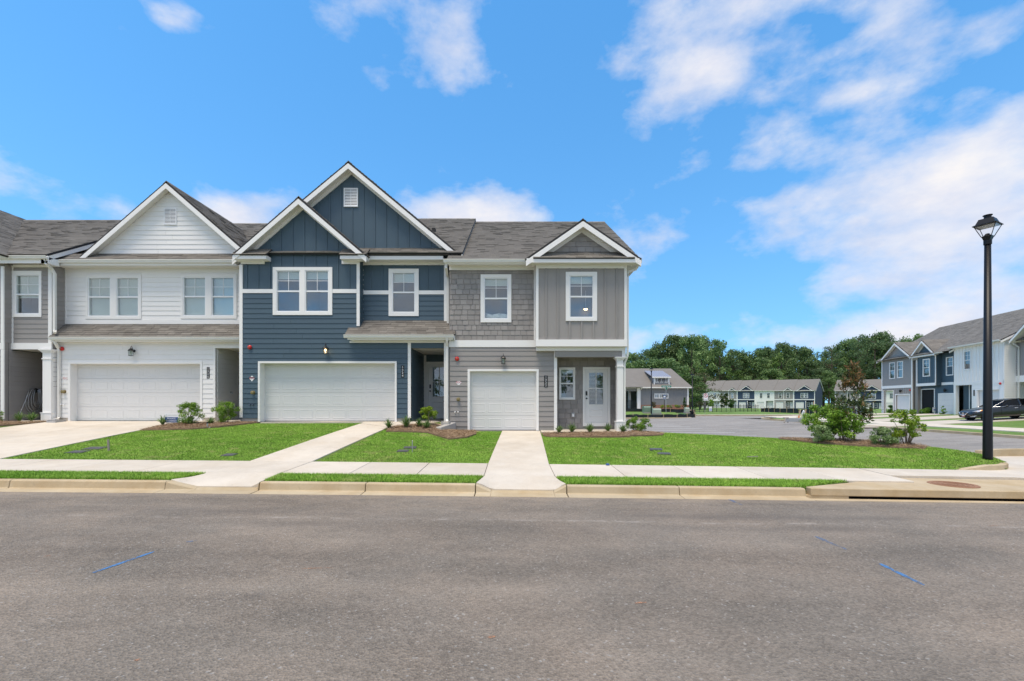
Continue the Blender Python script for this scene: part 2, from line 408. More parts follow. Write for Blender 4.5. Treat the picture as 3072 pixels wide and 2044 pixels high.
m_lawnfar = lawnmat('far_lawn', (.12, .215, .045), (.165, .255, .06), (.25, .26, .10))
m_mulch = paint('pine_straw_ground', (.235, .16, .10), .95, .35, scale=9, grain=50, bump=.9)
def straw(name):
    m, t, b = newmat(name); a = t.new('ShaderNodeAttribute'); a.attribute_name = 'tone'
    t.link(t.ramp(a.outputs['Fac'], [(0., (.15, .095, .055)), (.5, (.32, .215, .13)), (1., (.50, .38, .25))]), b.inputs['Base Color']); b.inputs['Roughness'].default_value = .85; return m
m_straw = straw('pine_straw')
def marking(name, c, amount):
    m, t, b = newmat(name); p = pos(t); out = t.n['Material Output']
    b.inputs['Base Color'].default_value = (*c, 1); b.inputs['Roughness'].default_value = .8
    tr = t.new('ShaderNodeBsdfTransparent'); mx = t.new('ShaderNodeMixShader')
    k = t.ramp(t.math('ADD', t.math('MULTIPLY', t.noise(p, 60, 4, .75), .6), t.math('MULTIPLY', t.noise(p, 6, 4, .7), .4)), [(amount - .07, 0.), (amount + .07, 1.)])
    t.link(k, mx.inputs[0]); t.link(tr.outputs[0], mx.inputs[1]); t.link(b.outputs[0], mx.inputs[2]); t.link(mx.outputs[0], out.inputs[0]); return m
m_bluepaint = marking('blue_spray_paint', (.07, .20, .42), .47)
m_bluefaint = marking('faint_blue_paint', (.09, .20, .40), .54)
m_orangepaint = marking('orange_spray_paint', (.48, .24, .13), .54)
m_line = marking('stall_paint', (.72, .72, .70), .30)

# ------------------------------------------------------------------ ground heights (metres, camera eye at 1.68)
def lerp(a, b, t): return a + (b - a) * t
def sstep(a, b, x): t = min(1, max(0, (x - a) / (b - a))); return t * t * (3 - 2 * t)
def cross(x): x = max(-25, min(20, x)); return -.0118 * x - .0002 * x * x
TBX = [-40, -10.3, -2.75, -2.05, 4.3, 5.8, 9.9, 11.9, 13.3, 18]
TBY = [17.2, 17.2, 16.9, 16.9, 16.9, 17.0, 15.0, 13.5, 12.5, 12.3]
TBZ = [.93, .90, .90, .59, .57, .52, .42, .41, .22, .10]
def G(x, y):
    c = cross(x)
    if y <= 9.49: return lerp(.087, .116, max(0, (y - 8.84) / .65)) + c
    if y <= 11.04: return lerp(.116, .163, (y - 9.49) / 1.55) + c
    yb = float(np.interp(x, TBX, TBY)); zb = float(np.interp(x, TBX, TBZ)); zs = .163 + c
    t = (y - 11.04) / max(.3, yb - 11.04)
    if t <= 1: return lerp(zs, zb, t) + .05 * math.sin(math.pi * min(1, t)) * (1 if x > 4 else .3)
    return zb - (.30 * (y - yb) if x > 4.3 else 0)
def A(x, y):               # side street and parking
    near = -.08 + cross(x)
    far = lerp(-.74, -.32, min(1, max(0, (x - 17) / 11)))
    far = lerp(far, -.60, sstep(50, 72, y))
    return lerp(near, far, sstep(10, 30, y))
def RB(x, y):              # the block across the side street
    k = .062 - .0017 * (min(60, max(20, y)) - 37)
    return A(28, y) + .10 + max(0, x - 28) * max(.015, k)
def FB(x, y):              # open ground beyond the cross street
    return lerp(-.50, -.62, sstep(72, 150, y)) + .35 * sstep(74, 95, y) * (1 - sstep(100, 140, y)) * .3
def gp(px, py, fn, y0=3, y1=220):      # the ground point seen at a photo pixel
    lo, hi = y0, None; n = 500; prev = None
    for i in range(n + 1):
        y = y0 * (y1 / y0) ** (i / n)
        d = Z(py, y) - fn(X(px, y), y)
        if prev is not None and d <= 0: hi = y; break
        prev = y
    if hi is None: return Vector((X(px, y1), y1, fn(X(px, y1), y1)))
    lo = prev
    for _ in range(40):
        m = (lo + hi) / 2
        if Z(py, m) - fn(X(px, m), m) > 0: lo = m
        else: hi = m
    return Vector((X(px, lo), lo, fn(X(px, lo), lo)))
def road_z(x, y): return -.08 + cross(x) + .045 * sstep(8.4, 4.5, y) if False else -.08 + cross(x)

def sheet(name, xs, ys, fn, mat, off=0., label=None, cat=None, keep=None, kind='structure', skirt=0):
    mb = MB(); nx, ny = len(xs), len(ys)
    mb.v = [(x, y, fn(x, y) + off) for y in ys for x in xs]
    for j in range(ny - 1):
        for i in range(nx - 1):
            if keep and not keep((xs[i] + xs[i + 1]) / 2, (ys[j] + ys[j + 1]) / 2): continue
            a = j * nx + i; mb.f.append((a, a + 1, a + 1 + nx, a + nx))
    return mb.build(name, mat, kind=kind, label=label, cat=cat, smooth=True)
def fr(a, b, s): n = max(1, int(round((b - a) / s))); return [a + (b - a) * i / n for i in range(n + 1)]
def pip(x, y, poly):
    c = False; j = len(poly) - 1
    for i in range(len(poly)):
        if (poly[i][1] > y) != (poly[j][1] > y) and x < (poly[j][0] - poly[i][0]) * (y - poly[i][1]) / (poly[j][1] - poly[i][1]) + poly[i][0]: c = not c
        j = i
    return c
def plate(name, poly, fn, mat, top=.012, th=.10, parent=None, step=.6, **kw):
    """a slab of concrete (or a mat of straw) lying on the ground along its own outline"""
    import bmesh
    bm = bmesh.new(); vs = [bm.verts.new((x, y, 0)) for x, y in poly]; bm.faces.new(vs)
    bmesh.ops.triangulate(bm, faces=bm.faces)
    L = max(max(p[0] for p in poly) - min(p[0] for p in poly), max(p[1] for p in poly) - min(p[1] for p in poly))
    for axis in (0, 1):
        a0 = min(p[axis] for p in poly); a1 = max(p[axis] for p in poly); k = a0 + step
        while k < a1:
            no = (1, 0, 0) if axis == 0 else (0, 1, 0); co = (k, 0, 0) if axis == 0 else (0, k, 0)
            bmesh.ops.bisect_plane(bm, geom=bm.verts[:] + bm.edges[:] + bm.faces[:], plane_co=co, plane_no=no); k += step
    r = bmesh.ops.extrude_face_region(bm, geom=bm.faces[:])
    ext = {g for g in r['geom'] if isinstance(g, bmesh.types.BMVert)}
    for v in bm.verts: v.co.z = fn(v.co.x, v.co.y) + (top if v in ext else top - th)
    bmesh.ops.recalc_face_normals(bm, faces=bm.faces)
    me = bpy.data.meshes.new(name); bm.to_mesh(me); bm.free(); me.materials.append(mat)
    o = bpy.data.objects.new(name, me); col.objects.link(o)
    if parent is not None: o.parent = parent
    return tag(o, kw.get('label'), kw.get('cat'), kw.get('group'), kw.get('kind'))

# ------------------------------------------------------------------ ground sheets
big = fr(-700, 900, 40)
sheet('ground', big, fr(-400, 1200, 40), lambda x, y: -1.6 - (0.0 if y < 200 else 0), m_lawnfar, label='open ground stretching away to the trees', cat='ground')
sheet('road', fr(-70, 70, 1.0), fr(-14, 8.42, 1.1), road_z, m_road, label='worn grey asphalt street in front of the townhouses', cat='road')
sheet('side_street', fr(-6, 28, 1.0) , fr(8.42, 74, 1.2), A, m_lot, off=.0, label='pale asphalt side street with parking stalls beyond the corner lawn', cat='road',
      keep=lambda x, y: x > 12.0 or y > 17.5)
sheet('cross_street', fr(28, 110, 2.0), fr(56, 72, 1.5), lambda x, y: lerp(A(28, y), -.6, sstep(28, 60, x)), m_lot, label='grey asphalt cross street beyond the parked sedan', cat='road')
def lawn_keep(x, y):
    if y < 11.0: return False
    if x > 10.8 and y < 13.2:
        return (x - 11.3) ** 2 / 1.55 ** 2 + (y - 12.4) ** 2 / 1.36 ** 2 < 1.0 or (y > 12.0 and x < 11.4)
    return x < 12.6 or y > 12.6
sheet('lawn', fr(-34, 16, .25), fr(10.99, 22.5, .24), G, m_lawn, off=-.012, keep=lawn_keep, label='mown green lawn sloping from the townhouses to the pavement', cat='lawn')
sheet('block_lawn', fr(28.15, 80, 1.2), fr(14, 54, 1.2), RB, m_lawnfar, off=-.03, label='green verge in front of the townhouses across the side street', cat='lawn',
      keep=lambda x, y: not (y > 48 and x < 28.15 + (y - 48) ** 2 * .12))
sheet('far_lawn', fr(-60, 170, 4.0), fr(72.3, 320, 4.0), FB, m_lawnfar, label='bright green lawn on the far side of the cross street', cat='lawn')
isl = sheet('verge', fr(-8, 24.6, 1.2), fr(61.8, 74, 1.0), lambda x, y: -.62 + .9 * sstep(62, 72, y), m_lawnfar, label='weedy grass verge inside the black silt fence', cat='grass')

# ------------------------------------------------------------------ kerb with gutter, cast in lengths
for vp in ([(-34, 8.842), (-6.635, 8.842), (-6.35, 9.488), (-34, 9.488)], [(-4.83, 8.842), (-.70, 8.842), (-.58, 9.488), (-4.85, 9.488)], [(1.05, 8.842), (5.70, 8.842), (7.02, 9.488), (.90, 9.488)]):
    plate('verge', vp, G, m_lawn, -.012, .2, None, 1.5, label='narrow strip of green grass between kerb and pavement', cat='lawn', group='grass strips along the kerb', kind='structure')
def kerb_piece(x0, x1, h0, h1, mat, parent, name='kerb_segment'):
    prof = lambda h: [(8.84, h), (8.735, h), (8.70, h - .015), (8.675, -.062), (8.40, -.074), (8.40, -.25), (8.84, -.25)]
    a, b = prof(h0), prof(h1); n = len(a); mb = MB()
    mb.v = [(x0, y, z + cross(x0)) for y, z in a] + [(x1, y, z + cross(x1)) for y, z in b]
    mb.f = [tuple(range(n)), tuple(range(2 * n - 1, n - 1, -1))] + [(i, i + n, (i + 1) % n + n, (i + 1) % n) for i in range(n)]
    o = mb.build(name, mat, parent); fixn(o); return bevel(o, .012, 2)
kerb = bpy.data.objects.new('kerb', None); col.objects.link(kerb); tag(kerb, 'tan concrete kerb and gutter along the street', 'kerb', kind='structure')
xs = [-32, -29, -26, -23, -20, -17, -14, -11.05, -9.6, -6.62]
for a, b in zip(xs[:-1], xs[1:]): kerb_piece(a + .006, b - .006, .087, .087, m_kerb, kerb)
kerb_piece(-6.62, -6.05, .087, -.035, m_kerb, kerb); kerb_piece(-6.05, -4.88, -.035, -.035, m_kerb, kerb); kerb_piece(-4.88, -4.84, -.035, .087, m_kerb, kerb)
xs = [-4.83, -2.8, -.70]
for a, b in zip(xs[:-1], xs[1:]): kerb_piece(a + .006, b - .006, .087, .087, m_kerb, kerb)
kerb_piece(-.69, -.40, .087, -.035, m_kerb, kerb); kerb_piece(-.40, .80, -.035, -.035, m_kerb, kerb); kerb_piece(.80, 1.04, -.035, .087, m_kerb, kerb)
xs = [1.05, 3.2, 5.62]
for a, b in zip(xs[:-1], xs[1:]): kerb_piece(a + .006, b - .006, .087, .087, m_kerb, kerb)
# ------------------------------------------------------------------ pavement slabs
pave = bpy.data.objects.new('pavement', None); col.objects.link(pave); tag(pave, 'pale concrete pavement of square slabs between two strips of grass', 'pavement', kind='structure')
cuts = fr(-33, -6.35, 1.55) + fr(-4.85, -.58, 1.43) + fr(.9, 8.4, 1.5)
for a, b in zip(cuts[:-1], cuts[1:]):
    if abs(a + 6.35) < .01 or abs(a + .58) < .01: continue
    bevel(plate('slab', [(a + .007, 9.49), (b - .007, 9.49), (b - .007, 11.03), (a + .007, 11.03)], G, m_conc, .012, .12, pave, 2), .006, 1)
def walk(name, xl, xr, y1, label):
    r = bpy.data.objects.new(name, None); col.objects.link(r); tag(r, label, 'path', kind='structure')
    ys = [9.49, 11.03, 12.5, 14.0, 15.5, y1]
    for a, b in zip(ys[:-1], ys[1:]):
        bevel(plate('slab', [(xl(a), a + .006), (xr(a), a + .006), (xr(b), b - .004), (xl(b), b - .004)], G, m_conc, .016, .12, r, 1.0), .006, 1)
    lo, ro = xl(9.49) - (.285 if xl(9.49) < -3 else .12), xr(9.49) + (.02 if xl(9.49) < -3 else .15)
    def apz(x, y):
        z = lerp(-.04, .118, min(1, max(0, (y - 8.84) / .62)) ** .8) + cross(x)
        k = max(1 - sstep(lo, lo + .35, x), sstep(ro - .22, ro, x)); return lerp(z, G(x, y), k)
    ap = plate('apron', [(lo, 8.845), (ro, 8.845), (xr(9.49), 9.485), (xl(9.49), 9.485)], apz, m_conc, .012, .25, r, .12)
    bevel(ap, .006, 1); return r
walk('front_walk', lambda y: lerp(-.575, -.36, max(0, y - 11.03) / 5.8), lambda y: lerp(.895, 1.04, max(0, y - 11.03) / 5.8), 16.86, 'straight concrete walk leading to the narrow white garage door')
walk('front_walk', lambda y: lerp(-6.345, -5.55, max(0, y - 11.03) / 5.6), lambda y: lerp(-4.855, -4.2, max(0, y - 11.03) / 5.6), 16.6, 'concrete walk leading up to the blue townhouse entry')
drv = bpy.data.objects.new('driveway', None); col.objects.link(drv); tag(drv, 'wide concrete driveway in front of the white double garage', 'driveway', kind='structure')
for a, b in ((11.04, 13.0), (13.0, 15.0), (15.0, 17.72)):
    for c, d in ((-17.6, -15.0), (-15.0, -12.45)):
        bevel(plate('slab', [(c + .006, a + .005), (d - .006, a + .005), (d - .006, b - .005), (c + .006, b - .005)], G, m_conc, .014, .12, drv, 1.2), .006, 1)
def pad(poly, lab, top=.03, fn=G): return plate('path', poly, fn, m_conc, top, .12, None, .8, label=lab, cat='path', kind='structure')
pad([(-12.44, 16.75), (-10.35, 16.85), (-10.3, 17.2), (-10.3, 20.2), (-11.5, 20.2), (-11.5, 17.75), (-12.44, 17.75)], 'small concrete step by the white townhouse entry')
pad([(-5.5, 16.61), (-4.28, 15.75), (-3.7, 16.25), (-2.62, 16.42), (-2.5, 17.0), (-2.46, 19.5), (-3.77, 19.5), (-3.77, 17.0), (-5.5, 16.98)], 'concrete landing in front of the blue townhouse entry')
pad([(-9.35, 16.9), (-5.52, 16.9), (-5.52, 17.02), (-4.35, 17.02), (-4.35, 17.35), (-9.35, 17.35)], 'narrow concrete sill below the blue townhouse garage door', .035)
pad([(1.06, 16.28), (4.25, 16.28), (4.25, 17.66), (1.62, 17.66), (1.62, 16.86), (1.06, 16.86)], 'concrete porch floor of the grey townhouse', .045)
pad([(-19.4, 16.9), (-17.75, 16.9), (-17.75, 20.5), (-19.4, 20.5)], 'concrete floor of the dark porch beside the hose', .03)

# ------------------------------------------------------------------ storm inlet, corner pavement and kerbs
inl = Thing('storm_inlet', 'tan concrete storm drain inlet slab with a long dark slot below', 'storm drain', (9.2, 9.2, -.2))
top = lambda x: .086 + cross(x)
def inlet():
    poly = [(5.72, 8.70), (16.0, 8.70), (16.0, 8.9), (14.6, 9.0), (12.9, 9.45), (11.2, 10.12), (8.35, 10.12), (7.0, 9.42), (5.72, 8.86)]
    mb = MB(); n = len(poly)
    mb.v = [(x, y, top(x) + .012) for x, y in poly] + [(x, y, top(x) - .135) for x, y in poly]
    mb.f = [tuple(range(n)), tuple(range(2 * n - 1, n - 1, -1))] + [(i, i + n, (i + 1) % n + n, (i + 1) % n) for i in range(n)]
    o = mb.build('lid_slab', m_inlet, inl); fixn(o); bevel(o, .015, 2)
    MB().add([(6.3, 8.95, -.62), (16, 8.95, -.62), (16, 8.95, .05 + top(16) - .2), (6.3, 8.95, top(6.3) - .13)], [(0, 1, 2, 3)]).build('throat', m_dark, inl)
    sill = MB()
    for a, b in zip(fr(5.63, 16, 1.0)[:-1], fr(5.63, 16, 1.0)[1:]):
        za, zb = -.098 + cross(a), -.098 + cross(b)
        if True:
            sill.add([(a, 8.40, za + .024), (b, 8.40, zb + .024), (b, 8.70, zb), (a, 8.70, za), (a, 8.40, za - .3), (b, 8.40, zb - .3), (b, 8.70, zb - .3), (a, 8.70, za - .3)],
                     [(0, 1, 2, 3), (4, 5, 6, 7), (0, 4, 5, 1), (2, 6, 7, 3), (1, 5, 6, 2), (0, 3, 7, 4)])
    sill.build('gutter_sill', m_inlet, inl)
    MB().box(5.63, 6.45, 8.715, 8.9, top(6) - .5, top(6) - .125).build('end_wall', m_inlet, inl)
inlet()
lid = Thing('manhole_cover', 'rusty brown round manhole cover set in the concrete inlet slab', 'manhole cover', (9.05, 9.34, top(9.05) + .012))
MB().lathe([(.40, 0), (.40, .012), (.385, .018), (.36, .012), (.0, .012)], (9.05, 9.34, top(9.05) + .008), 32).build('lid', m_brown, lid)
for k in range(4):
    mb = MB(); rr = .08 + .075 * k; mb.lathe([(rr, .0), (rr, .018), (rr + .02, .018), (rr + .02, .0)], (9.05, 9.34, top(9.05) + .008), 28); mb.build('rib', m_brown, lid)
corner = plate('corner_pavement', [(8.42, 10.135), (11.2, 10.135), (12.9, 9.47), (14.6, 9.02), (16.5, 8.9), (16.9, 12.0), (16.3, 14.6), (14.6, 14.2), (12.9, 13.3), (12.86, 12.2), (12.5, 11.6), (12.0, 11.25), (11.4, 11.10), (10.8, 11.04), (8.42, 11.03)],
               lambda x, y: min(G(x, min(y, 11.0)), .2) + .012 * (y - 10) * 0 + .02 * sstep(11, 14, y), m_conc, .012, .12, None, .8, label='pale concrete pavement wrapping round the corner lawn', cat='pavement', kind='structure')
# low kerb that edges the tip of the corner lawn
def ribbon_kerb(name, pts, wdt, zt, h, mat, label):
    r = bpy.data.objects.new(name, None); col.objects.link(r); tag(r, label, 'kerb', kind='structure')
    pts = [Vector((*p, 0)) for p in pts]; n = len(pts); off = []
    for i in range(n):
        d = (pts[min(n - 1, i + 1)] - pts[max(0, i - 1)]).normalized(); off.append(Vector((-d.y, d.x, 0)) * wdt)
    for s0 in range(0, n - 1, 4):
        mb = MB(); e = min(n - 1, s0 + 4)
        for i in range(s0, e + 1):
            a, b = pts[i], pts[i] + off[i]; za = zt(a.x, a.y)
            mb.v += [(a.x, a.y, za - h), (a.x, a.y, za), (b.x, b.y, za), (b.x, b.y, za - h)]
        for i in range(e - s0):
            for k in range(4): q = i * 4 + k; q2 = i * 4 + (k + 1) % 4; mb.f.append((q, q2, q2 + 4, q + 4))
        mb.f += [(0, 1, 2, 3), tuple(range(len(mb.v) - 1, len(mb.v) - 5, -1))]
        o = mb.build('kerb_segment', mat, r); fixn(o); bevel(o, .012, 2)
    return r
arc = [(10.85, 11.06)] + [(11.35 + 1.62 * math.sin(t), 12.44 - 1.40 * math.cos(t)) for t in [i * R(9) for i in range(1, 13)]]
ribbon_kerb('kerb', arc, .15, lambda x, y: .163 + cross(x) + .13 * sstep(10.8, 11.6, x) + .02 * sstep(11, 13, y), .3, m_kerb, 'low curved concrete kerb edging the tip of the corner lawn')
ribbon_kerb('kerb', [(14.2, 13.75), (14.7, 14.0), (15.3, 14.25), (16.0, 14.4), (16.8, 14.45), (17.6, 14.45)], .16, lambda x, y: .20 - .01 * (x - 14), .5, m_kerb, 'short concrete kerb end standing beside the side street asphalt')
# kerbs of the other blocks
yy = [14, 18, 22, 26, 30, 34, 38, 42, 46, 49]
rk = [(28.0, y) for y in yy] + [(28.3, 51.0), (29.3, 53.0), (31.0, 54.3), (34.0, 55.0), (40, 55.5), (50, 55.8), (64, 56), (80, 56)]
rk.reverse()
ribbon_kerb('kerb', rk, -.32, lambda x, y: A(28, y) + .15, .4, m_kerb, 'long tan kerb along the far side of the side street')
ribbon_kerb('kerb', [(-8, 61.6), (0, 61.6), (8, 61.6), (16, 61.6), (22, 61.6), (24.2, 61.9), (24.9, 63), (25, 66), (25, 72)], .3, lambda x, y: A(17, y) + .17, .4, m_kerb, 'orange-tan kerb below the black silt fence')
ribbon_kerb('kerb', [(25, 72.2), (35, 72.2), (50, 72.3), (70, 72.3), (110, 72.3)], .35, lambda x, y: -.46, .4, m_kerb, 'pale kerb below the far green lawn')
plate('pavement', [(29.4, 73.4), (42, 73.4), (110, 73.6), (110, 75.0), (42, 74.9), (29.4, 74.9)], FB, m_conc, .03, .1, None, 6, label='far concrete pavement at the foot of the green lawn', cat='pavement', kind='structure')
# parking stalls: lines painted along X
k = 0
for py, p0, p1 in ((1308, 2068, 2270), (1298, 1985, 2205), (1291.5, 1960, 2150), (1285.7, 1950, 2107), (1281, 1940, 2070), (1277, 1930, 2042), (1273.5, 1920, 2020)):
    q = gp(p1, py, A); x1 = q.x; y = q.y
    mb = MB(); xs = fr(x1 - 6.0, x1, 1.0)
    for a, b in zip(xs[:-1], xs[1:]):
        mb.add([(a, y - .07, A(a, y - .07) + .006), (b, y - .07, A(b, y - .07) + .006), (b, y + .07, A(b, y + .07) + .006), (a, y + .07, A(a, y + .07) + .006)], [(0, 1, 2, 3)])
    mb.build('stall_line', m_line, kind='structure', label='white painted parking stall line on the side lot', cat='road marking', group='parking stall lines')
# spray paint marks on the street
def stroke(px0, py0, px1, py1, wd, mat, lab):
    a, b = gp(px0, py0, road_z, 2.5, 12), gp(px1, py1, road_z, 2.5, 12); d = (b - a).normalized(); n = Vector((-d.y, d.x, 0)) * wd / 2
    L = (b - a).length; mb = MB(); m = max(3, int(L / .06))
    rngs = random.Random(px0); pts = []
    for i in range(m + 1):
        t = i / m; c = a.lerp(b, t); ww = n * (.75 + .5 * rngs.random()) * (1 if 0 < i < m else .5)
        mb.v += [tuple(c - ww + Vector((0, 0, .004))), tuple(c + ww + Vector((0, 0, .004)))]
    mb.f = [(2 * i, 2 * i + 2, 2 * i + 3, 2 * i + 1) for i in range(m)]
    mb.build('paint_mark', mat, kind='structure', label=lab, cat='road marking')
stroke(278, 1720, 462, 1656, .05, m_bluepaint, 'long blue spray paint stroke on the street before the white townhouse')
stroke(558, 1628, 590, 1622, .05, m_bluefaint, 'short faint blue dab on the street')
stroke(2640, 1692, 2772, 1757, .045, m_bluepaint, 'crisp blue spray paint stroke on the street near the inlet')
stroke(2446, 1610, 2540, 1650, .05, m_bluefaint, 'faded blue paint stroke on the street near the inlet')
stroke(2172, 1492, 2226, 1516, .06, m_bluefaint, 'faded blue paint stroke touching the gutter')
for i, (a, b, c, w_) in enumerate(((130, 1670, 155, .035), (1462, 1914, 1486, .03), (1905, 1811, 1940, .03), (402, 1983, 424, .025), (905, 1707, 1000, .02), (105, 1716, 116, .03), (2965, 1580, 2996, .03))):
    stroke(a, b, c, b - 3, w_, m_orangepaint, 'small orange paint fleck on the asphalt')

# ------------------------------------------------------------------ beds and grass
def bedpoly(pp): return [tuple(gp(a, b, G, 9, 18.2)[:2]) for a, b in pp]
BEDS = [
    ([(-12.43, 15.2), (-11.7, 15.25), (-10.9, 15.4), (-10.2, 15.9), (-9.7, 16.6), (-9.45, 17.0), (-10.3, 17.15), (-10.35, 16.83), (-12.43, 16.72)], 'pine straw bed between the driveway and the blue townhouse'),
    ([(-4.15, 15.0), (-3.4, 14.9), (-2.6, 14.75), (-2.0, 14.7), (-1.5, 15.1), (-1.25, 15.9), (-1.35, 16.84), (-2.4, 16.84), (-2.64, 16.4), (-3.7, 16.22), (-4.25, 15.7)], 'pine straw bed round the concrete retaining block'),
    ([(1.08, 15.55), (1.3, 15.35), (2.4, 15.3), (3.6, 15.35), (4.6, 15.55), (5.3, 16.0), (5.5, 16.5), (5.0, 16.9), (4.28, 16.9), (4.24, 16.26), (1.08, 16.26)], 'pine straw bed in front of the grey townhouse porch'),
    ([(8.9, 15.2), (9.4, 14.35), (10.3, 13.65), (11.2, 13.15), (11.75, 12.95), (12.0, 13.15), (11.75, 13.75), (10.9, 14.55), (10.0, 15.25), (9.3, 15.5)], 'pine straw bed under the bushes on the corner lawn'),
    ([(-22, 15.4), (-19.5, 15.5), (-18.3, 15.9), (-17.62, 16.6), (-17.62, 17.45), (-18.0, 16.88), (-22, 16.88)], 'pine straw bed beside the driveway in front of the hose porch')]
strv, strf, strt = [], [], []
rg = np.random.default_rng(3)
CONC = [[(-17.6, 11.0), (-12.43, 11.0), (-12.43, 17.8), (-17.6, 17.8)], [(-.64, 9.4), (.82, 9.4), (1.06, 16.9), (-.36, 16.9)], [(-6.3, 9.4), (-4.83, 9.4), (-4.18, 16.7), (-5.56, 16.7)],
        [(-6.6, 8.8), (-4.8, 8.8), (-4.8, 9.5), (-6.4, 9.5)], [(-.72, 8.8), (1.06, 8.8), (.9, 9.5), (-.6, 9.5)], [(-40, 9.49), (20, 9.49), (20, 11.04), (-40, 11.04)],
        [(-5.6, 16.6), (-4.28, 15.72), (-2.6, 16.4), (-2.4, 17.2), (-5.6, 17.2)], [(1, 16.26), (4.26, 16.26), (4.26, 17), (1, 17)], [(-9.4, 16.85), (-4, 16.85), (-4, 17.6), (-9.4, 17.6)]]
for i, (poly, lab) in enumerate(BEDS):
    cx_ = sum(p[0] for p in poly) / len(poly); cy_ = sum(p[1] for p in poly) / len(poly)
    mound = lambda x, y, c=(cx_, cy_): G(x, y) + .05 * math.exp(-((x - c[0]) ** 2 / 3 + (y - c[1]) ** 2 / 1.0))
    plate('mulch_bed', poly, mound, m_mulch, .015, .08, None, .3, label=lab, cat='mulch bed', kind='structure')
    x0, x1 = min(p[0] for p in poly), max(p[0] for p in poly); y0, y1 = min(p[1] for p in poly), max(p[1] for p in poly)
    cnt = int((x1 - x0) * (y1 - y0) * 2600)
    V, T = [], []
    for _ in range(cnt):
        x, y = rg.uniform(x0 - .12, x1 + .12), rg.uniform(y0 - .12, y1 + .12)
        if not pip(x + rg.normal(0, .05), y + rg.normal(0, .05), poly): continue
        a = rg.uniform(0, 6.283); L = rg.uniform(.05, .11); dx, dy = math.cos(a) * L, math.sin(a) * L; z = mound(x, y) + .018 + rg.uniform(0, .035); dz = rg.uniform(-.02, .025)
        wx, wy = -math.sin(a) * .004, math.cos(a) * .004
        V += [(x - wx, y - wy, z), (x + wx, y + wy, z + .004), (x + dx, y + dy, z + dz)]; T.append(rg.random())
    n = len(T)
    o = bpy.data.objects.new('pine_straw', mesh_np('pine_straw', np.array(V), np.arange(3 * n).reshape(-1, 3), np.array(T), m_straw)); col.objects.link(o)
    tag(o, 'loose needles of the ' + lab, 'pine straw', kind='stuff')
excl = CONC + [b[0] for b in BEDS]
bbs = [(min(p[0] for p in q), max(p[0] for p in q), min(p[1] for p in q), max(p[1] for p in q), q) for q in excl]
VERGE = [[(-34, 8.86), (-6.66, 8.86), (-6.38, 9.48), (-34, 9.48)], [(-4.81, 8.86), (-.72, 8.86), (-.6, 9.48), (-4.83, 9.48)], [(1.07, 8.86), (5.66, 8.86), (6.95, 9.48), (.92, 9.48)]]
def okg(x, y):
    if y < 11: return any(pip(x, y, q) for q in VERGE)
    if not lawn_keep(x, y): return False
    for a, b, c, d, q in bbs:
        if a <= x <= b and c <= y <= d and pip(x, y, q): return False
    return y < (17.3 if x < 4.3 else 18.2)
def grass(name, n, x0, x1, y0, y1, hmin, hmax, wmin, wmax, lab, res=.05, zoff=-.012, dens=None):
    gx, gy = np.arange(x0, x1 + res, res), np.arange(y0, y1 + res, res)
    zm = np.array([[G(x, y) for x in gx] for y in gy]); om = np.array([[okg(x, y) for x in gx] for y in gy])
    x = rg.uniform(x0, x1, n); y = rg.uniform(y0, y1, n)
    i = ((x - x0) / res).astype(int); j = ((y - y0) / res).astype(int); k = om[np.rint((y - y0) / res).astype(int), np.rint((x - x0) / res).astype(int)]
    x, y, i, j = x[k], y[k], i[k], j[k]; fx_, fy_ = (x - x0) / res - i, (y - y0) / res - j
    z = (zm[j, i] * (1 - fx_) + zm[j, i + 1] * fx_) * (1 - fy_) + (zm[j + 1, i] * (1 - fx_) + zm[j + 1, i + 1] * fx_) * fy_ + zoff
    m = len(x); a = rg.uniform(0, 6.283, m); h = rg.uniform(hmin, hmax, m); l = rg.uniform(.2, 1.1, m) * h; wd = rg.uniform(wmin, wmax, m); c, s = np.cos(a), np.sin(a)
    V = np.stack([np.stack([x - s * wd, y + c * wd, z], 1), np.stack([x + s * wd, y - c * wd, z], 1), np.stack([x + c * l, y + s * l, z + h], 1)], 1).reshape(-1, 3)
    o = bpy.data.objects.new(name, mesh_np(name, V, np.arange(3 * m).reshape(-1, 3), np.clip(rg.normal(.5, .2, m), 0, 1), m_blade)); col.objects.link(o)
    return tag(o, lab, 'grass', kind='stuff')
grass('lawn_grass', 800000, -14.2, 13.2, 11.02, 17.6, .012, .034, .003, .0065, 'short green blades of the front lawns')
grass('verge_grass', 130000, -11.5, 7.1, 8.85, 9.51, .03, .07, .003, .006, 'tufty green blades of the strip between kerb and pavement', .03)
# ------------------------------------------------------------------ house building kit (x right, y inward, z up)
def rect_sub(r, holes):
    rs = [r]
    for h in holes:
        nw = []
        for a in rs:
            if h[0] >= a[1] or h[1] <= a[0] or h[2] >= a[3] or h[3] <= a[2]: nw.append(a); continue
            if h[0] > a[0]: nw.append((a[0], h[0], a[2], a[3]))
            if h[1] < a[1]: nw.append((h[1], a[1], a[2], a[3]))
            x0, x1 = max(a[0], h[0]), min(a[1], h[1])
            if h[3] < a[3]: nw.append((x0, x1, h[3], a[3]))
            if h[2] > a[2]: nw.append((x0, x1, a[2], h[2]))
        rs = nw
    return [q for q in rs if q[1] - q[0] > .012 and q[3] - q[2] > .012]
def grow(h, d): return (h[0] - d, h[1] + d, h[2] - d, h[3] + d)
def wall(th, name, mat, y, r, holes=(), t=.14, parent=None, side=None):
    mb = MB()
    for q in rect_sub(r, holes): mb.box(q[0], q[1], y, y + t, q[2], q[3])
    return mb.build(name, mat, parent or th, th)
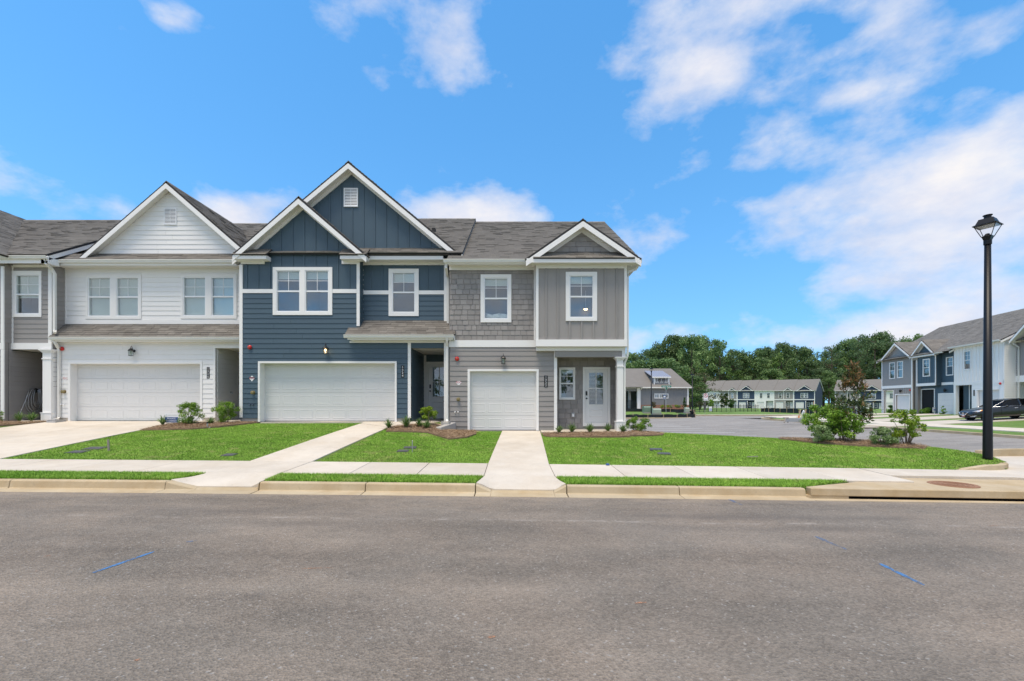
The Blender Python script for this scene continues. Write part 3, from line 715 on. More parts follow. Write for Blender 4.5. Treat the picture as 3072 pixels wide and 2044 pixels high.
def m_lap(): return MB().add([(0, 0, 0), (0, -.026, 0), (0, -.009, 1), (0, 0, 1), (1, 0, 0), (1, -.026, 0), (1, -.009, 1), (1, 0, 1)],
                             [(0, 1, 2, 3), (4, 7, 6, 5), (0, 4, 5, 1), (1, 5, 6, 2), (2, 6, 7, 3)])
def m_box(): return MB().box(0, 1, -1, 0, 0, 1)
JO = [0.]
def lap(th, parent, y, r, e, mat, holes=(), clip=None, joined=False, side=None, name='clapboard'):
    """overlapping boards; side='R': r's first pair runs along y on the plane x=y facing right"""
    me = shared('clapboard', m_lap, mat); mb = MB(); z = r[2]
    while z < r[3] - .02:
        top = min(z + e, r[3]); rr = (r[0], r[1], z, top)
        if clip:
            a, b = clip((z + top) / 2); rr = (max(a, r[0]), min(b, r[1]), z, top)
            if rr[1] - rr[0] < .05: z += e; continue
        for q in rect_sub(rr, holes):
            for q in ([q] if joined or side or q[1] - q[0] < 3.9 else [(q[0] + (q[1] - q[0]) * i_ / 2 + (0 if i_ == 0 else JO[0]), q[0] + (q[1] - q[0]) * (i_ + 1) / 2 + (0 if i_ == 1 else JO[0] - .006), q[2], q[3]) for i_ in (0, 1)]):
              if joined:
                n = [(u * (q[1] - q[0]) + q[0], v, w_ * (q[3] - q[2]) + q[2]) for u, v, w_ in m_lap().v]
                n = [(y - v, u, w_) for u, v, w_ in n] if side == 'R' else ([(y + v, u, w_) for u, v, w_ in n] if side == 'L' else [(u, y + v, w_) for u, v, w_ in n])
                mb.add(n, m_lap().f)
              elif side == 'R': inst(name, me, parent, th, (y, q[0], q[2]), (q[1] - q[0], 1, q[3] - q[2]), (0, 0, R(90)))
              else: inst(name, me, parent, th, (q[0], y, q[2]), (q[1] - q[0], 1, q[3] - q[2]))
        JO[0] = random.uniform(-1.0, 1.0)
        z += e
    if joined: mb.build('siding', mat, parent, th, kind='stuff')
def m_shk(): return MB().add([(0, 0, 0), (0, -.024, 0), (0, -.010, 1), (0, 0, 1), (1, 0, 0), (1, -.024, 0), (1, -.010, 1), (1, 0, 1)],
                             [(0, 3, 2, 1), (4, 5, 6, 7), (0, 1, 5, 4), (1, 2, 6, 5), (2, 3, 7, 6)])
def shakes(th, parent, y, r, e, mat, holes=(), clip=None, seed=1, wr=(.15, .30)):
    me = shared('shake', m_shk, mat); rg_ = random.Random(seed); z = r[2]
    while z < r[3] - .03:
        top = min(z + e, r[3]); x = r[0] - rg_.uniform(0, .2)
        while x < r[1]:
            w_ = rg_.uniform(*wr); a, b = max(x, r[0]), min(x + w_ - .022, r[1]); x += w_
            if clip:
                ca, cb = clip((z + top) / 2); a, b = max(a, ca), min(b, cb)
            if b - a < .025: continue
            for q in rect_sub((a, b, z, top - .004), holes):
                if q[1] - q[0] > .02: inst('shake', me, parent, th, (q[0], y, q[2]), (q[1] - q[0], 1 + rg_.uniform(-.15, .2), q[3] - q[2]))
        z += e
def battens(th, parent, y, xs, z0, z1, mat, holes=(), clip=None, w_=.06):
    bt = .034 if mat.name != 'blue_siding' else .020
    me = shared('batten', m_box, mat)
    for x in xs:
        t = clip(x) if clip else z1
        for q in rect_sub((x - w_ / 2, x + w_ / 2, z0, min(z1, t) if not clip else t), holes):
            if q[1] - q[0] > w_ * .6: inst('batten', me, parent, th, (q[0], y, q[2]), (q[1] - q[0], bt, q[3] - q[2]))
def board(th, name, r, y, mat=None, t=.035, parent=None):
    return MB().box(r[0], r[1], y - t, y + .005, r[2], r[3]).build(name, mat or m_trim, parent or th, th)
def window(th, r, opens, y, casing=None, blind=.22, deep=.9, muntin=True, mrail=None, lower_blind=0.):
    """r: outer casing rectangle; opens: glazed openings inside it"""
    cm = casing or m_trim; mb = MB()
    for q in rect_sub(r, opens): mb.box(q[0], q[1], y - .048, y + .03, q[2], q[3])
    o = mb.build('window', cm, th)
    for (a, b, c, d) in opens:
        fw = .035; fm = MB()
        for q in rect_sub((a, b, c, d), [(a + fw, b - fw, c + fw, d - fw)]): fm.box(q[0], q[1], y - .030, y + .06, q[2], q[3])
        mz = c + (d - c) * .50 if mrail is None else mrail
        fm.box(a + fw, b - fw, y - .012, y + .045, mz - .028, mz + .028)
        fm.build('sash', m_vinyl, o, th)
        MB().box(a + fw, b - fw, y + .020, y + .026, c + fw, mz - .028).build('pane', m_glass, o, th)
        MB().box(a + fw, b - fw, y + .008, y + .014, mz + .028, d - fw).build('pane', m_glass, o, th)
        if muntin:
            mm = MB(); xm = (a + b) / 2; zq = (mz + d) / 2
            mm.box(xm - .009, xm + .009, y - .004, y + .006, mz + .028, d - fw); mm.box(a + fw, xm - .009, y - .004, y + .006, zq - .009, zq + .009); mm.box(xm + .009, b - fw, y - .004, y + .006, zq - .009, zq + .009)
            mm.build('muntin', m_vinyl, o, th)
        bl = MB(); zb = d - (d - c) * blind; z = d - .03
        while z > zb:
            bl.add([(a + .03, y + .085, z), (b - .03, y + .085, z), (b - .03, y + .094, z - .034), (a + .03, y + .094, z - .034)], [(0, 1, 2, 3)]); z -= .032
        bl.box(a + .03, b - .03, y + .08, y + .12, zb - .04, zb - .012)
        bl.build('blind', m_blind, o, th)
        rm = MB(); Y1 = y + deep; rm.v = [(a - .02, y + .061, c - .02), (b + .02, y + .061, c - .02), (b + .02, y + .061, d + .02), (a - .02, y + .061, d + .02), (a - .35, Y1, c - .3), (b + .35, Y1, c - .3), (b + .35, Y1, d + .15), (a - .35, Y1, d + .15)]
        rm.f = [(0, 1, 5, 4), (1, 2, 6, 5), (2, 3, 7, 6), (3, 0, 4, 7), (4, 5, 6, 7)]
        rm.build('room', m_room, o, th)
    return o
def m_panel():
    mb = MB(); ring = [(0, 0), (.05, -.012), (.10, -.012), (.16, .004)]; L = []
    for k, (d, y) in enumerate(ring):
        dx, dz = d, d * 1.0; L.append([(dx, y, dz), (1 - dx, y, dz), (1 - dx, y, 1 - dz), (dx, y, 1 - dz)])
    for q in L: mb.v += q
    for k in range(3):
        for i in range(4): j = (i + 1) % 4; mb.f.append((4 * k + i, 4 * k + j, 4 * k + 4 + j, 4 * k + 4 + i))
    mb.f.append((12, 13, 14, 15)); return mb
def panel_mesh(wd, ht):
    key = 'pressed_panel_%.2f_%.2f' % (wd, ht)
    def mk():
        mb = MB(); L = []
        for d, y in [(0, .001), (.008, -.003), (.020, -.003), (.030, .001)]: L += [(d, y, d), (wd - d, y, d), (wd - d, y, ht - d), (d, y, ht - d)]
        mb.v = L
        for k in range(3):
            for i in range(4): j = (i + 1) % 4; mb.f.append((4 * k + i, 4 * k + j, 4 * k + 4 + j, 4 * k + 4 + i))
        mb.f.append((12, 13, 14, 15)); return mb
    return shared(key, mk, m_gdoor)
def garage_door(th, r, y, rows, cols, label=None):
    x0, x1, z0, z1 = r; h = (z1 - z0) / rows; mb = MB()
    for i in range(rows): mb.box(x0, x1, y + (.0 if i % 2 else .002), y + .05, z0 + i * h + .004, z0 + (i + 1) * h - .004)
    mb.box(x0, x1, y + .02, y + .06, z0, z1)
    o = mb.build('garage_door', m_gdoor, th); cw = (x1 - x0) / cols
    MB().box(x0, x1, y - .012, y + .02, z0 - .012, z0 + .016).build('rubber_seal', m_dark, o, th)
    pm = panel_mesh(cw * .80, h * .60)
    for i in range(rows):
        for j in range(cols): inst('panel', pm, o, th, (x0 + (j + .10) * cw, y - .002, z0 + (i + .20) * h))
    return o
def frame3(th, name, r, inner, y, mat=None, t=.04, dep=.0, parent=None):   # casing round an opening that reaches the ground
    mb = MB()
    for q in rect_sub(r, [(inner[0], inner[1], -9, inner[3])]): mb.box(q[0], q[1], y - t, y + dep, q[2], q[3])
    return mb.build(name, mat or m_trim, parent or th, th)
def jambs(th, inner, y0, y1, mat=None, parent=None, t=.03):
    mb = MB(); x0, x1, z0, z1 = inner
    mb.box(x0 - t, x0 + .005, y0 - .02, y1, z0, z1 + t); mb.box(x1 - .005, x1 + t, y0 - .02, y1, z0, z1 + t); mb.box(x0 + .005, x1 - .005, y0 - .02, y1, z1 - .005, z1 + t)
    return mb.build('jamb', mat or m_trim, parent or th, th)
def entry_door(th, r, y, lite=True, keypad='L', blinds=True):
    x0, x1, z0, z1 = r; w_ = x1 - x0; h = z1 - z0
    lt = (x0 + .20 * w_, x1 - .20 * w_, z0 + .345 * h, z0 + .935 * h)
    mb = MB()
    for q in rect_sub(r, [lt] if lite else []): mb.box(q[0], q[1], y, y + .045, q[2], q[3])
    o = mb.build('door', m_door, th)
    pr = (x0 + .2 * w_, x1 - .2 * w_, z0 + .11 * h, z0 + .25 * h); wd, ht = pr[1] - pr[0], pr[3] - pr[2]
    pn = MB(); L = []
    for d, yy_ in [(0, .002), (.014, -.010), (.035, -.010), (.06, .006)]: L += [(pr[0] + d, y + yy_ - .002, pr[2] + d), (pr[1] - d, y + yy_ - .002, pr[2] + d), (pr[1] - d, y + yy_ - .002, pr[3] - d), (pr[0] + d, y + yy_ - .002, pr[3] - d)]
    pn.v = L
    for k in range(3):
        for i in range(4): j = (i + 1) % 4; pn.f.append((4 * k + i, 4 * k + j, 4 * k + 4 + j, 4 * k + 4 + i))
    pn.f.append((12, 13, 14, 15)); pn.build('panel', m_door, o, th)
    if lite:
        MB().box(lt[0], lt[1], y + .018, y + .024, lt[2], lt[3]).build('pane', m_glass, o, th)
        mm = MB(); xm = (lt[0] + lt[1]) / 2; zm = (lt[2] + lt[3]) / 2
        for q in rect_sub(grow(lt, .03), [lt]): mm.box(q[0], q[1], y - .014, y + .01, q[2], q[3])
        mm.box(xm - .014, xm + .014, y - .006, y + .017, lt[2], lt[3]); mm.box(lt[0], xm - .014, y - .006, y + .017, zm - .014, zm + .014); mm.box(xm + .014, lt[1], y - .006, y + .017, zm - .014, zm + .014)
        mm.build('muntin', m_door, o, th)
        bl = MB(); z = lt[3]
        while z > lt[2] + .02:
            bl.add([(lt[0], y + .05, z), (lt[1], y + .05, z), (lt[1], y + .072, z - .016), (lt[0], y + .072, z - .016)], [(0, 1, 2, 3)]); z -= .052
        bl.build('blind', m_blind, o, th)
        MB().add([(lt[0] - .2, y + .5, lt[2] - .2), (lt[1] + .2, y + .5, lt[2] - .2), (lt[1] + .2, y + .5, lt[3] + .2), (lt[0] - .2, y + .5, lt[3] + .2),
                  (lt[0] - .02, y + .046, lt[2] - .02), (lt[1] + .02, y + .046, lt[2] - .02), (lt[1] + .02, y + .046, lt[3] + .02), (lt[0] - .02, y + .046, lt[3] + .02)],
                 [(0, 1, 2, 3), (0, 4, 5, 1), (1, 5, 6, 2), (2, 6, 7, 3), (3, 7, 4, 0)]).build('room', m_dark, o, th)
    kx = x0 + .09 * w_ if keypad == 'L' else x1 - .09 * w_
    MB().box(kx - .032, kx + .032, y - .028, y, z0 + .51 * h, z0 + .59 * h).build('keypad', m_black, o, th)
    MB().lathe([(.026, 0), (.03, -.01), (.012, -.02), (.012, -.04), (.03, -.05), (.032, -.065), (.02, -.078), (0, -.08)], (kx, y, z0 + .455 * h), 12, 'y').build('knob', m_black, o, th, smooth=True)
    return o
def gutter(th, x0, x1, y, z, name='gutter'):       # K profile; y,z: back top edge against the fascia
    pr = [(0, 0), (0, -.115), (-.075, -.115), (-.095, -.075), (-.095, -.05), (-.12, -.02), (-.12, .0), (-.112, .0), (-.112, -.015), (-.087, -.05), (-.012, -.05), (-.012, 0)]
    return fixn(MB().prism([(y + a, z + b) for a, b in pr], x0, x1, 'x').build(name, m_gutter, th))
def downspout(th, pts, r=.052, mat=None):
    return MB().tube(pts, r, 4, True, R(45)).build('downspout', mat or m_gutter, th)
def soffit_slab(th, x0, x1, y0, y1, z): 
    o = MB().box(x0, x1, y0, y1, z, z + .02).build('soffit', m_soffit, th)
    return o
def m_tab(): return MB().add([(0, 0, .0), (1, 0, .0), (1, 1.12, 0), (0, 1.12, 0), (0, 0, .016), (1, 0, .016), (1, 1.12, .004), (0, 1.12, .004)],
                             [(0, 3, 2, 1), (4, 5, 6, 7), (0, 1, 5, 4), (1, 2, 6, 5), (2, 3, 7, 6), (3, 0, 4, 7)])
def pent(th, name, x0, x1, ye, ze, yt, zt, e=.14, wr=(.24, .40), seed=3, xt0=None, deck=.05, single=True, xt1=None):
    """small lean-to roof; single: each shingle an object of its own"""
    xt0 = x0 if xt0 is None else xt0; xt1 = x1 if xt1 is None else xt1
    o = MB().slab([(x0, ye, ze), (x1, ye, ze), (xt1, yt, zt), (xt0, yt, zt)], deck).build(name, m_edge, th)
    ang = math.atan2(zt - ze, yt - ye); L = math.hypot(zt - ze, yt - ye); rg_ = random.Random(seed); me = shared('tab', m_tab, m_shing)
    v = -.02
    tabs = MB()
    while v < L - .03:
        t = max(0, v / L); a, b = lerp(x0, xt0, t), lerp(x1, xt1, t); x = a - rg_.uniform(0, .3); ee = min(e, L - v)
        while x < b:
            w_ = rg_.uniform(*wr); p, q = max(a, x), min(b, x + w_ - .006); x += w_
            if q - p < .03: continue
            yy_, zz = ye + v * math.cos(ang), ze + v * math.sin(ang)
            if single: inst('shingle', me, o, th, (p, yy_, zz + .001), (q - p, ee, 1 + rg_.choice([0, 0, .5])), (ang, 0, 0))
        v += e
    return o
def tabs(th, parent, O, U, V, ul, vl, e=.15, wr=(.28, .42), seed=1, ok=None, lift=.004, thick=.016):
    """courses of shingles over a slope, joined (too many and too small to pick apart)"""
    O, U, V = Vector(O), Vector(U).normalized(), Vector(V).normalized(); N = U.cross(V).normalized()
    if N.z < 0: N = -N
    rg_ = random.Random(seed); mb = MB(); v = -.02
    while v < vl - .02:
        u = -rg_.uniform(0, .4)
        while u < ul:
            w_ = rg_.uniform(*wr); a, b = max(0, u), min(ul, u + w_ - .006); u += w_
            if b - a < .03: continue
            if ok and not ok((a + b) / 2, v + e / 2): continue
            t = thick * (1 + rg_.choice([0, 0, 0, .6])); p = lambda uu, vv, nn: O + U * uu + V * vv + N * nn; v2 = min(v + e * 1.1, vl)
            mb.add([p(a, v, lift + t), p(b, v, lift + t), p(b, v2, lift), p(a, v2, lift), p(a, v, lift - .012), p(b, v, lift - .012)], [(0, 1, 2, 3), (4, 5, 1, 0), (4, 0, 3), (1, 5, 2)])
            tn = min(1, max(0, rg_.gauss(.5, .17))); mb.tone += [tn] * 4
        v += e
    return mb.build('shingles', m_shingt, parent, th, kind='stuff')
def main_roof(th, x0, x1, ye, ze, yr, zr, yb, rake=.2, seed=1, both=False, tabmat=True, fascia_ends=(True, True), e=.15):
    o = MB().slab([(x0, ye, ze), (x1, ye, ze), (x1, yr, zr), (x0, yr, zr)], .07).slab([(x0, yr, zr - .001), (x1, yr, zr - .001), (x1, yb, ze), (x0, yb, ze)], .07).build('roof', m_edge, th)
    L = math.hypot(yr - ye, zr - ze)
    tabs(th, o, (x0, ye, ze), (1, 0, 0), (0, yr - ye, zr - ze), x1 - x0, L, seed=seed, e=e)
    if both: tabs(th, o, (x1, yb, ze), (-1, 0, 0), (0, yr - yb, zr - ze), x1 - x0, math.hypot(yb - yr, zr - ze), seed=seed + 50, e=e)
    cap = MB(); n = int((x1 - x0) / .3)
    for i in range(n):
        a = x0 + (x1 - x0) * i / n; b = a + (x1 - x0) / n * 1.06
        cap.prism([(yr - .14, zr - .065), (yr, zr + .035), (yr + .14, zr - .065), (yr + .13, zr - .085), (yr, zr + .010), (yr - .13, zr - .085)], a, min(b, x1), 'x')
    cap.tone = [random.random() for _ in cap.f]
    cap.build('ridge_cap', m_shingt, o, th)
    for k, on in enumerate(fascia_ends):
        if not on: continue
        xa = (x0 + .01, x0 + .04) if k == 0 else (x1 - .04, x1 - .01)
        MB().prism([(ye, ze - .07), (yr, zr - .07), (yb, ze - .07), (yb, ze - .07 - rake), (yr, zr - .07 - rake), (ye, ze - .07 - rake)], xa[0], xa[1], 'x').build('rake_board', m_trim, o, th)
    return o
def gable(th, ax, az, lx, lz, rx, rz_, yr, yw, yback, fas=.20, friz=.14, seed=1, shing=True, wallmat=None):
    """front gable: roof slopes, rake board, soffit and the frieze on the wall; apex (ax,az), tips (lx,lz),(rx,rz)"""
    t = .065
    o = MB().slab([(lx, yr, lz), (ax, yr, az), (ax, yback, az), (lx, yback, lz)], t).slab([(ax, yr, az), (rx, yr, rz_), (rx, yback, rz_), (ax, yback, az)], t).build('gable_roof', m_edge, th)
    for sgn, tx, tz in ((-1, lx, lz), (1, rx, rz_)):
        L = math.hypot(ax - tx, az - tz)
        if shing: tabs(th, o, (tx, yr + .02, tz), (0, 1, 0), (ax - tx, 0, az - tz), yback - yr - .02, L, seed=seed + sgn)
    def chev(d0, d1, ya, yb, name, mat, ins=0.):
        sl = (az - lz) / (ax - lx); sr = (az - rz_) / (rx - ax)
        a, b = lx + ins, rx - ins; za, zb = lz + ins * sl, rz_ + ins * sr
        return fixn(MB().prism([(a, za - d0), (ax, az - d0), (b, zb - d0), (b, zb - d1), (ax, az - d1), (a, za - d1)], ya, yb).build(name, mat, o, th))
    vt = t * 1.35
    chev(vt, vt + fas, yr - .028, yr, 'rake_board', m_trim, .01)
    chev(vt + fas * .45, vt + fas * .45 + .02, yr, yw - .03, 'soffit', m_soffit, .02)
    if friz: chev(vt + fas * .45 + .021, vt + fas * .45 + .02 + friz, yw - .03, yw + .002, 'frieze', m_trim, .25)
    cap = MB(); n = max(2, int((yback - yr) / .35))
    for i in range(n):
        a = yr + (yback - yr) * i / n; b = a + (yback - yr) / n * 1.05
        cap.prism([(ax - .14, az - .10), (ax, az + .03), (ax + .14, az - .10), (ax + .12, az - .12), (ax, az + .004), (ax - .12, az - .12)], a, min(b, yback))
    cap.tone = [random.random() * .5 for _ in cap.f]; cap.build('ridge_cap', m_shingt, o, th)
    return o
def gclip(ax, az, lx, lz, rx, rz_, d):      # x range inside the gable at height z, d below the roof line
    def f(z):
        tl = (z + d - lz) / (az - lz); tr = (z + d - rz_) / (az - rz_)
        return lerp(lx, ax, tl), lerp(rx, ax, tr)
    def g(x): return (lerp(lz, az, (x - lx) / (ax - lx)) if x < ax else lerp(rz_, az, (rx - x) / (rx - ax))) - d
    return f, g
def gable_wall(th, mat, ax, az, lx, lz, rx, rz_, d, z0, y, t=.12):
    f, g = gclip(ax, az, lx, lz, rx, rz_, d); a, b = f(z0)
    return MB().prism([(a, z0), (b, z0), (ax, az - d)], y, y + t).build('gable_wall', mat, th)
def vent(th, r, y):
    mb = MB(); x0, x1, z0, z1 = r
    for q in rect_sub(r, [(x0 + .035, x1 - .035, z0 + .035, z1 - .035)]): mb.box(q[0], q[1], y - .05, y, q[2], q[3])
    o = mb.build('vent', m_vinyl, th); MB().box(x0 + .03, x1 - .03, y - .012, y - .004, z0 + .03, z1 - .03).build('screen', m_dark, o, th)
    n = 11; h = (z1 - z0 - .07) / n; sm = shared('slat', lambda: MB().add([(0, -.048, 0), (1, -.048, 0), (1, -.034, .68), (0, -.034, .68), (0, -.02, 0), (1, -.02, 0)], [(0, 1, 2, 3), (0, 3, 4), (1, 5, 2), (0, 4, 5, 1), (4, 3, 2, 5)]), m_vinyl)
    for i in range(n): inst('slat', sm, o, th, (x0 + .035, y, z0 + .035 + i * h), (x1 - x0 - .07, 1, h * .98))
    MB().box((x0 + x1) / 2 - .008, (x0 + x1) / 2 + .008, y - .048, y - .04, z0 + .035, z1 - .035).build('mullion', m_vinyl, o, th)
    return o
def column(th, x0, x1, y0, y1, z0, z1, cap=.12, base=.30):
    o = MB().box(x0 + .02, x1 - .02, y0 + .02, y1 - .02, z0, z1).build('porch_column', m_trim, th)
    MB().box(x0 - .015, x1 + .015, y0 - .015, y1 + .015, z0, z0 + base).box(x0 - .03, x1 + .03, y0 - .03, y1 + .03, z0 + base, z0 + base + .03).build('plinth', m_trim, o, th)
    zc = z1 - cap; mb = MB()
    for k in range(4): d = .0 + .022 * k; mb.box(x0 - d, x1 + d, y0 - d, y1 + d, zc + cap * k / 4, zc + cap * (k + 1) / 4)
    mb.build('capital', m_trim, o, th)
    MB().box(x0 - .004, x1 + .004, y0 - .004, y1 + .004, zc - .25, zc - .215).build('neck_band', m_trim, o, th)
    return o
# fixtures on the walls: each one a thing
def bell(px, py, D, label):
    x, z = X(px, D), Z(py, D); t = Thing('fire_alarm_bell', label, 'alarm bell', (x, D, z), group='red bells on the townhouse fronts')
    MB().lathe([(.05, 0), (.05, -.03), (.078, -.032), (.078, -.05), (.06, -.075), (.03, -.088), (.0, -.09)], (x, D, z), 20, 'y').build('gong', m_red, t, smooth=True)
    MB().lathe([(.02, -.088), (.02, -.096), (0, -.096)], (x, D, z), 12, 'y').build('hub', m_brass, t)
    return t
m_bulb = None
def lantern(px, py, D, label, lit=False, s=1.0):
    x, z = X(px, D), Z(py, D); t = Thing('wall_lantern', label, 'lantern', (x, D, z), group='lanterns over the garage doors')
    b = lambda mb, n, m=m_black, **k: mb.build(n, m, t, **k)
    b(MB().lathe([(.055, 0), (.055, -.02), (.03, -.03), (0, -.03)], (x, D, z + .02), 14, 'y'), 'wall_plate')
    b(MB().tube([(x, D - .02, z + .03), (x, D - .08, z + .10), (x, D - .11, z + .17), (x, D - .135, z + .20), (x, D - .16, z + .17), (x, D - .16, z + .12)], .009, 6), 'arm')
    c = (x, D - .16, z)
    b(MB().lathe([(.0, .135), (.018, .13), (.02, .105), (.05, .085), (.085, .055), (.105, .02), (.1, .01), (.0, .012)], c, 8, rot=R(22)), 'roof')
    b(MB().lathe([(.0, -.20), (.02, -.19), (.085, -.185), (.085, -.172), (0, -.172)], c, 8, rot=R(22)), 'base')
    bars = MB()
    for k in range(8):
        a = R(45 * k + 22); bars.tube([(c[0] + .085 * math.cos(a), c[1] + .085 * math.sin(a), c[2] + .012), (c[0] + .07 * math.cos(a), c[1] + .07 * math.sin(a), c[2] - .175)], .005, 4)
    b(bars, 'cage')
    b(MB().lathe([(.081, .012), (.067, -.172)], c, 8, rot=R(22)), 'glass', m_glass)
    b(MB().lathe([(.008, -.17), (.012, -.12), (.012, -.09), (.028, -.06), (.03, -.035), (.018, -.01), (0, -.004)], c, 10), 'bulb', m_lit if lit else m_blind, smooth=True)
    return t
m_lit, _t, _b = newmat('lit_bulb'); _b.inputs['Emission Color'].default_value = (1, .62, .28, 1); _b.inputs['Emission Strength'].default_value = 4.0
def plaque(px0, py0, px1, py1, D, digits, label):
    r = Rc(px0, py0, px1, py1, D); t = Thing('house_number_plaque', label, 'number plaque', ((r[0] + r[1]) / 2, D, (r[2] + r[3]) / 2))
    bevel(MB().box(r[0], r[1], D - .018, D, r[2], r[3]).build('plate', m_black, t), .004)
    n = len(digits); h = (r[3] - r[2]) / (n + .3)
    for i, ch in enumerate(digits):
        lettering(ch, h * 1.12, m_swhite, t, (0, -.020, (r[3] - r[2]) / 2 - h * (i + .65)), depth=.002)
    return t
def fdc(px, py, D, label):
    x, z = X(px, D), Z(py, D); t = Thing('diamond_sign', label, 'sign', (x, D, z), group='small diamond signs on the townhouse fronts')
    MB().prism([(x - .108, z + .012), (x, z + .108), (x + .108, z + .012), (x, z - .108)], D - .006, D).build('plate', m_swhite, t)
    lettering('FDC', .10, m_signred, t, (0, -.008, .012), depth=.0015)
    return t
def valve(px, py, D, label):
    x, z = X(px, D), Z(py, D); t = Thing('fire_connection', label, 'valve', (x, D, z), group='brass fire connections on the townhouse fronts')
    MB().lathe([(.07, 0), (.07, -.012), (.045, -.014), (.045, -.07), (.062, -.072), (.062, -.10), (.03, -.11), (0, -.11)], (x, D, z), 14, 'y').build('cap', m_brass, t)
    return t
def spigots(px, py, D, mat, label, dx=.11):
    x, z = X(px, D), Z(py, D); t = Thing('drain_stubs', label, 'pipe', (x, D, z), group='paired pipe stubs on the townhouse fronts')
    for k in (-1, 1):
        MB().tube([(x + k * dx / 2, D, z), (x + k * dx / 2, D - .05, z), (x + k * dx / 2, D - .065, z - .03)], .02, 8).build('stub', mat, t)
    return t

BACK = 28.5
def shell(th, x0, x1, y0, z0, z1, mat, left=True, right=True, yr=None, zr=None):
    """party and rear walls behind the front"""
    MB().box(x0, x1, BACK - .15, BACK, z0, z1).build('rear_wall', mat, th)
    for on, xx in ((left, x0), (right, x1)):
        if on:
            xa = xx if xx == x0 else xx - .12
            pr = [(y0, z0), (BACK, z0), (BACK, z1)] + ([(yr, zr)] if yr else []) + [(y0, z1)]
            MB().prism(pr, xa, xa + .12, 'x').build('side_wall', mat, th)

# ================================================================== grey townhouse 1322
D0, DB, DP = 16.85, 16.5, 17.65
g = Thing('townhouse', 'grey end townhouse with shake siding, single garage and porch with one column', 'house', (X(1610, D0), D0, .58), group='townhouses of the near terrace')
XR = X(1880, DB)                                     # right corner
E = .186
gin = Rc(1409.5, 1114, 1609.5, 1292, D0)              # garage opening
lw = wall(g, 'lower_wall', m_gray, D0, (X(1348, D0), X(1667, D0), .42, Z(1042, D0)), [gin])
lap(g, lw, D0, (X(1350, D0), X(1663, D0), Z(1279, D0), Z(1042, D0)), 15.07 * D0 / F, m_gray, [grow(Rc(1403, 1108, 1616, 1300, D0), -.01)])
MB().box(X(1350, D0), gin[0] - .05, D0 - .005, D0, .45, Z(1279.5, D0)).build('foundation', m_found, g)
MB().box(gin[1] + .05, X(1663, D0), D0 - .005, D0, .45, Z(1279.5, D0)).build('foundation', m_found, g)
frame3(g, 'door_casing', Rc(1403, 1108, 1616, 1292, D0), gin, D0)
jambs(g, gin, D0 + .001, D0 + .28)
garage_door(g, (gin[0], gin[1], gin[2], gin[3]), D0 + .16, 4, 4)
MB().box(gin[0] - .05, gin[1] + .05, D0 + .24, D0 + .3, gin[2] - .2, gin[3] + .1).build('garage_backing', m_dark, g)
uw_open1 = [Rc(1452, 834, 1524.5, 958, D0)]; uw_r1 = Rc(1442, 824.4, 1534, 968, D0)
uw = wall(g, 'upper_wall', m_graydk, D0, (X(1348, D0), X(1606, D0), Z(1042, D0), Z(802, D0)), uw_open1)
shakes(g, uw, D0, (X(1349, D0), X(1602, D0), Z(1021.5, D0), Z(811, D0)), 15.35 * D0 / F, m_graydk, [grow(uw_r1, -.01)], seed=4, wr=(.17, .30))
window(g, uw_r1, uw_open1, D0, blind=.16)
board(g, 'band_board', Rc(1347, 1021.5, 1608, 1042, D0), D0, t=.045)
board(g, 'frieze_board', (X(1348, D0), X(1604, D0), Z(811, D0), Z(801, D0)), D0)
board(g, 'corner_board', (X(1601.5, D0), X(1607, D0), Z(1022, D0), Z(801, D0)), D0, t=.05)
# projecting bay
bo = [Rc(1708, 827, 1780, 954, DB)]; br = Rc(1697, 817, 1790.7, 963.7, DB)
bw = wall(g, 'bay_wall', m_gray, DB, (X(1608, DB), XR, Z(1040, DB), Z(780, DB)), bo)
MB().box(X(1608, DB), X(1608, DB) + .1, DB + .14, D0 + .01, Z(1040, DB), Z(780, DB)).box(XR - .1, XR, DB + .14, D0 + .9, Z(1040, DB), Z(780, DB)).build('bay_side', m_gray, g)
bxs = [X(1300 + q * .2933, DB) for q in (1153, 1274, 1394, 1516, 1636, 1756, 1876)]
battens(g, bw, DB, bxs, Z(1019, DB), Z(806, DB), m_gray, [grow(br, -.005)])
window(g, br, bo, DB, blind=.16)
board(g, 'corner_board', (X(1607.5, DB), X(1615.5, DB), Z(1019.4, DB), Z(796, DB)), DB)
board(g, 'corner_board', (X(1872.5, DB), XR + .002, Z(1019.4, DB), Z(796, DB)), DB)
board(g, 'frieze_board', (X(1615.6, DB), X(1872.4, DB), Z(806, DB), Z(795, DB)), DB)
board(g, 'skirt_board', (X(1607, DB), XR + .004, Z(1040, DB), Z(1019.5, DB)), DB, t=.05)
MB().box(X(1609, DB), XR, DB + .005, DP, Z(1041.5, DB), Z(1040.2, DB)).build('soffit', m_soffit, g)
